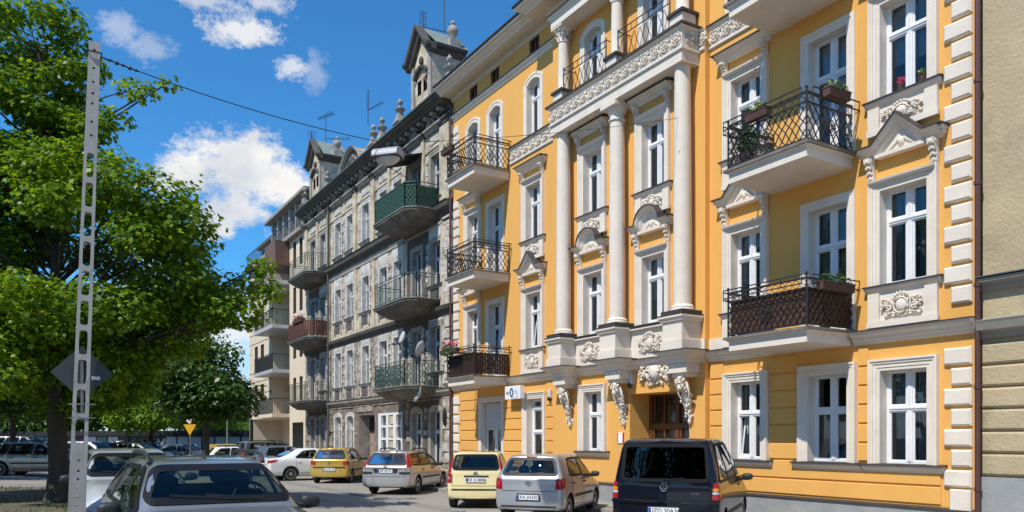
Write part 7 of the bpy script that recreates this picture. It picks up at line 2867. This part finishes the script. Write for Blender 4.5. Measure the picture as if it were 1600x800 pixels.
def make_tree(name, loc, label, ellipsoids, n_clusters, n_leaves, size, mat, trunk_r, trunk_h, seed, right, cl=(.55, 1.05), lobed=True, extra=(), group=None, flat=.6, lean=0.0, limbs=9):
    """ellipsoids in (right, depth, height) metres around the trunk"""
    rng = np.random.default_rng(seed)
    rnd = random.Random(seed)
    rt_, dp_ = Vector((right[0], right[1], 0)), Vector((-right[1], right[0], 0))
    def W(a, b, h): return rt_ * a + dp_ * b + Vector((0, 0, h))
    t = empty(name, loc, 0, label, 'tree', group)
    vol = [(e[3] * e[4] * e[5]) ** .7 for e in ellipsoids]
    cs = []
    for _ in range(n_clusters):
        e = rnd.choices(ellipsoids, vol)[0]
        while True:
            p = Vector((rnd.uniform(-1, 1), rnd.uniform(-1, 1), rnd.uniform(-1, 1)))
            if .25 < p.length < 1: break
        p = p * (p.length ** -.45)          # push clumps towards the outside
        if p.length > 1: p.normalize()
        r = rnd.uniform(*cl)
        q = (e[0] + p.x * (e[3] - r * .6), e[1] + p.y * (e[4] - r * .6), e[2] + p.z * (e[5] - r * .5))
        cs.append((W(*q), (r * rnd.uniform(.8, 1.2), r * rnd.uniform(.8, 1.2), r * flat)))
    for (a, b, h, r, rz_) in extra:
        cs.append((W(a, b, h), (r, r, rz_)))
    link('crown', leaf_cloud('crown', [(tuple(c), r) for c, r in cs], n_leaves, size, mat, rng, lobed), t, kind='stuff')
    mb = MB()
    top = W(lean, 0, trunk_h)
    branch(mb, [(0, 0, -.1), (0, 0, .25), tuple(W(lean * .3, 0, trunk_h * .5)), tuple(top)], trunk_r, trunk_r * .72, 12)
    mb.lathe([(trunk_r * 1.7, -.05), (trunk_r * 1.35, .08), (trunk_r * 1.08, .35), (trunk_r, .6)], n=12)
    fixnormals(mb.mesh('x', M['bark']))
    link('trunk', mb.mesh('trunk', M['bark'], 'all'), t)
    lb = MB()
    tgt = sorted(cs, key=lambda c: -c[0].length)[:limbs * 2]
    rnd.shuffle(tgt)
    zt_ = max(c[0].z for c in cs)
    tip = Vector((top.x + rnd.uniform(-.5, .5), top.y + rnd.uniform(-.5, .5), trunk_h + (zt_ - trunk_h) * .85))
    knee = top.lerp(tip, .5) + Vector((rnd.uniform(-.5, .5), rnd.uniform(-.5, .5), 0))
    branch(lb, [tuple(top - Vector((0, 0, .3))), tuple(knee), tuple(tip)], trunk_r * .62, .03, 8)
    def leader(z):
        t_ = min(max((z - trunk_h) / max(tip.z - trunk_h, .1), 0), 1)
        p_ = top.lerp(knee, t_ * 2) if t_ < .5 else knee.lerp(tip, t_ * 2 - 1)
        return p_, trunk_r * .55 * (1 - t_) + .03
    for c, r in cs[::2] + [(W(a, b, h), None) for (a, b, h, r_, z_) in extra]:
        hd_ = math.hypot(c.x - top.x, c.y - top.y)
        s0, rr = leader(c.z - hd_ * .55 - .3)
        d = Vector((rnd.uniform(-.35, .35), rnd.uniform(-.35, .35), rnd.uniform(-.1, .35)))
        branch(lb, [tuple(s0), tuple(s0.lerp(c, .4) + d), tuple(s0.lerp(c, .75) + d * .6), tuple(c)], min(rr * .45, .025 + hd_ * .012), .008, 5)
    link('limbs', lb.mesh('limbs', M['bark'], 'all'), t, kind='stuff')
    return t


RT = (ST, CT)      # picture-right direction on the ground
rtop = random.Random(77)
TOP = [(rtop.uniform(-2.2, .35), rtop.uniform(-1.2, 1.2), rtop.uniform(8.6, 12.7), rtop.uniform(.4, .7), rtop.uniform(.25, .4)) for _ in range(34)]
TOP += [(rtop.uniform(.4, 1.3), rtop.uniform(-.8, .8), rtop.uniform(8.6, 9.6), .5, .3) for _ in range(6)]
TOP = [(a, b, h - .4, r, z) for a, b, h, r, z in TOP]
tb = C(93, 700, 19.5)
loc = (tb.x, tb.y, gz(tb.x, tb.y))
B0 = -loc[2]
make_tree('maple_tree', loc, 'big green maple filling the left side behind the concrete post',
          [(.5, 0, 6.1 + B0, 3.7, 3.6, 3.3), (3.3, .2, 5.5 + B0, 2.0, 2.2, 1.25), (-1.3, 0, 10.0 + B0, 1.9, 2.2, 2.9), (-3.2, 0, 6.6 + B0, 3.6, 3.6, 4.0), (-.8, 0, 3.6 + B0, 3.6, 3.0, 1.35)],
          205, 90000, .122, M['maple'], .27, 3.2, 4, RT, cl=(.55, 1.05), flat=.55, lean=-.15, limbs=10,
          extra=[(2.0, -.3, 10.35 + B0, .55, .24), (2.75, -.2, 10.55 + B0, .30, .16), (1.4, -.2, 9.7 + B0, .5, .3), (4.9, .2, 6.2 + B0, .45, .25), (5.15, .2, 5.5 + B0, .40, .3), (4.6, .1, 4.75 + B0, .35, .22), (.2, 0, 12.2 + B0, .5, .4), (-.3, .1, 11.4 + B0, .6, .4), (.5, -.2, 10.9 + B0, .45, .3), (-.9, -.2, 12.4 + B0, .6, .4), (.45, 0, 11.6 + B0, .4, .3)] + TOP)
def bg_tree(px, Z, cz, rx, rz, n, size, mat, label, seed, trunk_r=.2, ry=None, name='broadleaf_tree', cl=None, nc=None):
    p = C(px, 700, Z)
    g_ = gz(p.x, p.y)
    ry = rx if ry is None else ry
    c = cl or (rx * .22, rx * .42)
    return make_tree(name, (p.x, p.y, g_), label, [(0, 0, cz, rx, ry, rz), (rx * .35, 0, cz - rz * .35, rx * .75, ry * .8, rz * .6), (-rx * .4, 0, cz - rz * .2, rx * .7, ry * .8, rz * .7)],
                     nc or 60, n, size, mat, trunk_r, max(1.8, cz - rz * .7), seed, RT, cl=c, lobed=False, group='trees beyond the big maple')
bg_tree(322, 40, 4.6, 2.7, 2.3, 9000, .26, M['dark_leaf'], 'dark slender tree behind the right edge of the maple', 11)
bg_tree(236, 62, 4.6, 4.3, 2.6, 11000, .30, M['fresh_leaf'], 'low spreading green tree left of the yield sign', 12)
bg_tree(338, 92, 4.4, 4.0, 2.6, 6000, .26, M['fresh_leaf'], 'bright green bush tree right of the yield sign', 13)
bg_tree(200, 66, 8.5, 6.5, 5.5, 14000, .34, M['dark_leaf'], 'tall dark tree behind the concrete post', 14)
bg_tree(20, 48, 6.5, 6.0, 4.5, 14000, .34, M['dark_leaf'], 'broad dark tree behind the tree trunk at the left', 15)
bg_tree(280, 88, 9.5, 6, 6.5, 9000, .36, M['dark_leaf'], 'far dark tree behind the slender one', 16)
bg_tree(-60, 60, 7, 6, 5, 9000, .40, M['dark_leaf'], 'far dark tree at the left edge', 17)
bg_tree(120, 95, 7, 8, 5.5, 9000, .42, M['dark_leaf'], 'far dark tree low behind the maple trunk', 18)
bg_tree(372, 105, 2.6, 5, 2.0, 5000, .36, M['fresh_leaf'], 'far hedge-like bushes left of the modern block', 19)
bg_tree(-30, 100, 7, 9, 6, 9000, .55, M['dark_leaf'], 'farthest dark tree mass at the left edge', 23)
bg_tree(60, 88, 5, 7, 4.2, 8000, .45, M['dark_leaf'], 'far dark bushes left of the maple trunk', 24)
bg_tree(150, 100, 8, 10, 6, 9000, .55, M['dark_leaf'], 'farthest dark tree mass above the mural wall', 22)
make_tree('broadleaf_tree', (-37.2, -18.6, .4), 'tree at the left edge shading the champagne estate', [(0, 0, 6.4, 4.4, 4.4, 3.4)], 60, 12000, .26, M['dark_leaf'], .26, 3.2, 61, RT, cl=(.9, 1.5), lobed=False, group='trees beyond the big maple')
# trees of the park behind the camera, mirrored in the car windows and shading that half of the sky
pk = make_tree('broadleaf_tree', (3, -33, .4), 'park tree behind the camera, mirrored in the van window', [(0, 0, 9.0, 5.8, 5.8, 6.4)], 46, 5200, .62, M['dark_leaf'], .34, 4.0, 40, RT, cl=(1.5, 2.5), lobed=False, group='park trees behind the camera', limbs=7)
words = ['first', 'second', 'third', 'fourth', 'fifth', 'sixth', 'seventh', 'eighth', 'ninth']
rn = random.Random(6)
for i in range(9):
    c = copy_tree(pk)
    c.location = (-66 + i * 11.5 + (12 if i > 5 else 0) + rn.uniform(-2, 2), -35 + rn.uniform(-4, 3), .4)
    c.rotation_euler = (0, 0, rn.uniform(0, 6.28))
    k = rn.uniform(.85, 1.2)
    c.scale = (k, k, k)
    c['label'] = words[i] + ' park tree counted from the left in the row behind the camera'
# ------------------------------------------------------------------ ground
M['asphalt'] = pmat('worn_pale_asphalt', (0.25, 0.23, 0.20), (0.30, 0.275, 0.24), 2.2, .93, .5, 45, c3=(0.175, 0.162, 0.142), s3=.35, a3=.6, t3=.5)
M['paving'] = pmat('pavement_slabs', (0.33, 0.31, 0.28), (0.28, 0.265, 0.24), 1.6, .92, .3, 40)
M['kerb'] = pmat('granite_kerb', (0.30, 0.29, 0.27), (0.24, 0.23, 0.215), 8, .9, .4, 60)
M['earth'] = pmat('trodden_earth', (0.17, 0.135, 0.095), (0.10, 0.08, 0.055), 1.8, .97, .8, 25, c3=(0.06, 0.085, 0.028), s3=.8, a3=.8, t3=.5)
ys = [-600, -200, -80, -40, -25, -20] + [-16 + .5 * i for i in range(25)] + [0, 20, 60, 200, 700]
xs = [-900, -400, -200, -120] + [-90 + 5 * i for i in range(21)] + [40, 120, 400]
g = MB()
vs = [(x, y, gz(x, y)) for x in xs for y in ys]
ny = len(ys)
fs = [(i * ny + j, (i + 1) * ny + j, (i + 1) * ny + j + 1, i * ny + j + 1) for i in range(len(xs) - 1) for j in range(ny - 1)]
g.add(vs, fs)
g.build('road', M['asphalt'], smooth=True, kind='structure')
# pavement in front of the houses, with slabs and kerbstones
pv = MB().box(-64, 4, -1.55, 0, -.05, .085).build('pavement', M['paving'], kind='structure')
sl = MB().box(-.245, .245, -.245, .245, 0, .018, 0).mesh('slab', M['paving'])
rnd = random.Random(3)
for i in range(60):
    for j in range(3):
        x, y = -27.5 + i * .5, -1.30 + j * .5
        o = link('slab', sl, pv, loc=(x, y, .0852 + rnd.uniform(0, .004)))
ks = MB().box(-.49, .49, -.07, .07, 0, .17).mesh('kerbstone', M['kerb'])
for i in range(66):
    link('kerbstone', ks, pv, loc=(-61.5 + i, -1.62, -.06 + rnd.uniform(-.004, .006)))
# sett gutter between the carriageway and the parking strip
gs = MB().box(-46, -10, -4.86, -4.48, -.02, .006).build('gutter', M['kerb'], kind='structure')
st = MB().box(-.075, .075, -.085, .085, 0, .022).mesh('sett', M['kerb'])
for i in range(100):
    for j in range(2):
        link('sett', st, gs, loc=(-35 + i * .17 + (j % 2) * .05, -4.77 + j * .19, .0062 + rnd.uniform(-.004, .006)))
# verge of trodden earth round the tree
def patch(name, pts, mat, lift, n=24):
    xs_ = [p[0] for p in pts]; ys_ = [p[1] for p in pts]
    mb = MB()
    bm = bmesh.new()
    vs = [bm.verts.new((x, y, 0)) for x, y in pts]
    f = bm.faces.new(vs)
    bmesh.ops.triangulate(bm, faces=[f])
    bmesh.ops.subdivide_edges(bm, edges=bm.edges, cuts=3, use_grid_fill=True)
    for v in bm.verts: v.co.z = gz(v.co.x, v.co.y) + lift
    me = bpy.data.meshes.new(name)
    bm.to_mesh(me); bm.free()
    me.materials.append(mat)
    return link(name, me, None, kind='structure')
patch('verge', [(-29.5, -13.6), (-27, -12.4), (-23, -11.75), (-18, -11.5), (-4, -11.55), (6, -11.6), (6, -19), (-20, -19), (-27.5, -18), (-29.2, -15.6)], M['earth'], .006)
M['asphalt2'] = pmat('newer_asphalt_patch', (0.175, 0.17, 0.16), (0.215, 0.205, 0.19), 3, .93, .5, 60)
M['asphalt3'] = pmat('bleached_asphalt_patch', (0.31, 0.295, 0.265), (0.27, 0.255, 0.23), 3, .93, .5, 60)
patch('road_patch', [(-27, -8.2), (-22.5, -8.0), (-22.3, -6.6), (-26.9, -6.5)], M['asphalt2'], .005)
patch('road_patch', [(-34, -6.4), (-28.5, -6.3), (-28.4, -5.2), (-34, -5.3)], M['asphalt3'], .005)
patch('road_patch', [(-21, -6.2), (-17.2, -6.1), (-17.2, -5.05), (-21, -5.1)], M['asphalt3'], .005)
gr = MB()
rn = random.Random(21)
for _ in range(5200):
    x, y = rn.uniform(-29, -10), rn.uniform(-18.5, -13.0)
    if math.sin(x * 1.3) * math.cos(y * 1.7) + rn.gauss(0, .4) < .1: continue
    zb = gz(x, y)
    a = rn.uniform(0, 2 * PI); h = rn.uniform(.05, .14)
    dx, dy = math.cos(a) * .012, math.sin(a) * .012
    lx, ly = rn.gauss(0, .04), rn.gauss(0, .04)
    gr.add([(x - dx, y - dy, zb), (x + dx, y + dy, zb), (x + lx, y + ly, zb + h)], [(0, 1, 2)])
gr.build('grass_tufts', M['leaf_small'], kind='stuff')
o = bpy.data.objects['grass_tufts']
tag(o, 'sparse grass tufts on the trodden verge round the tree', 'grass')
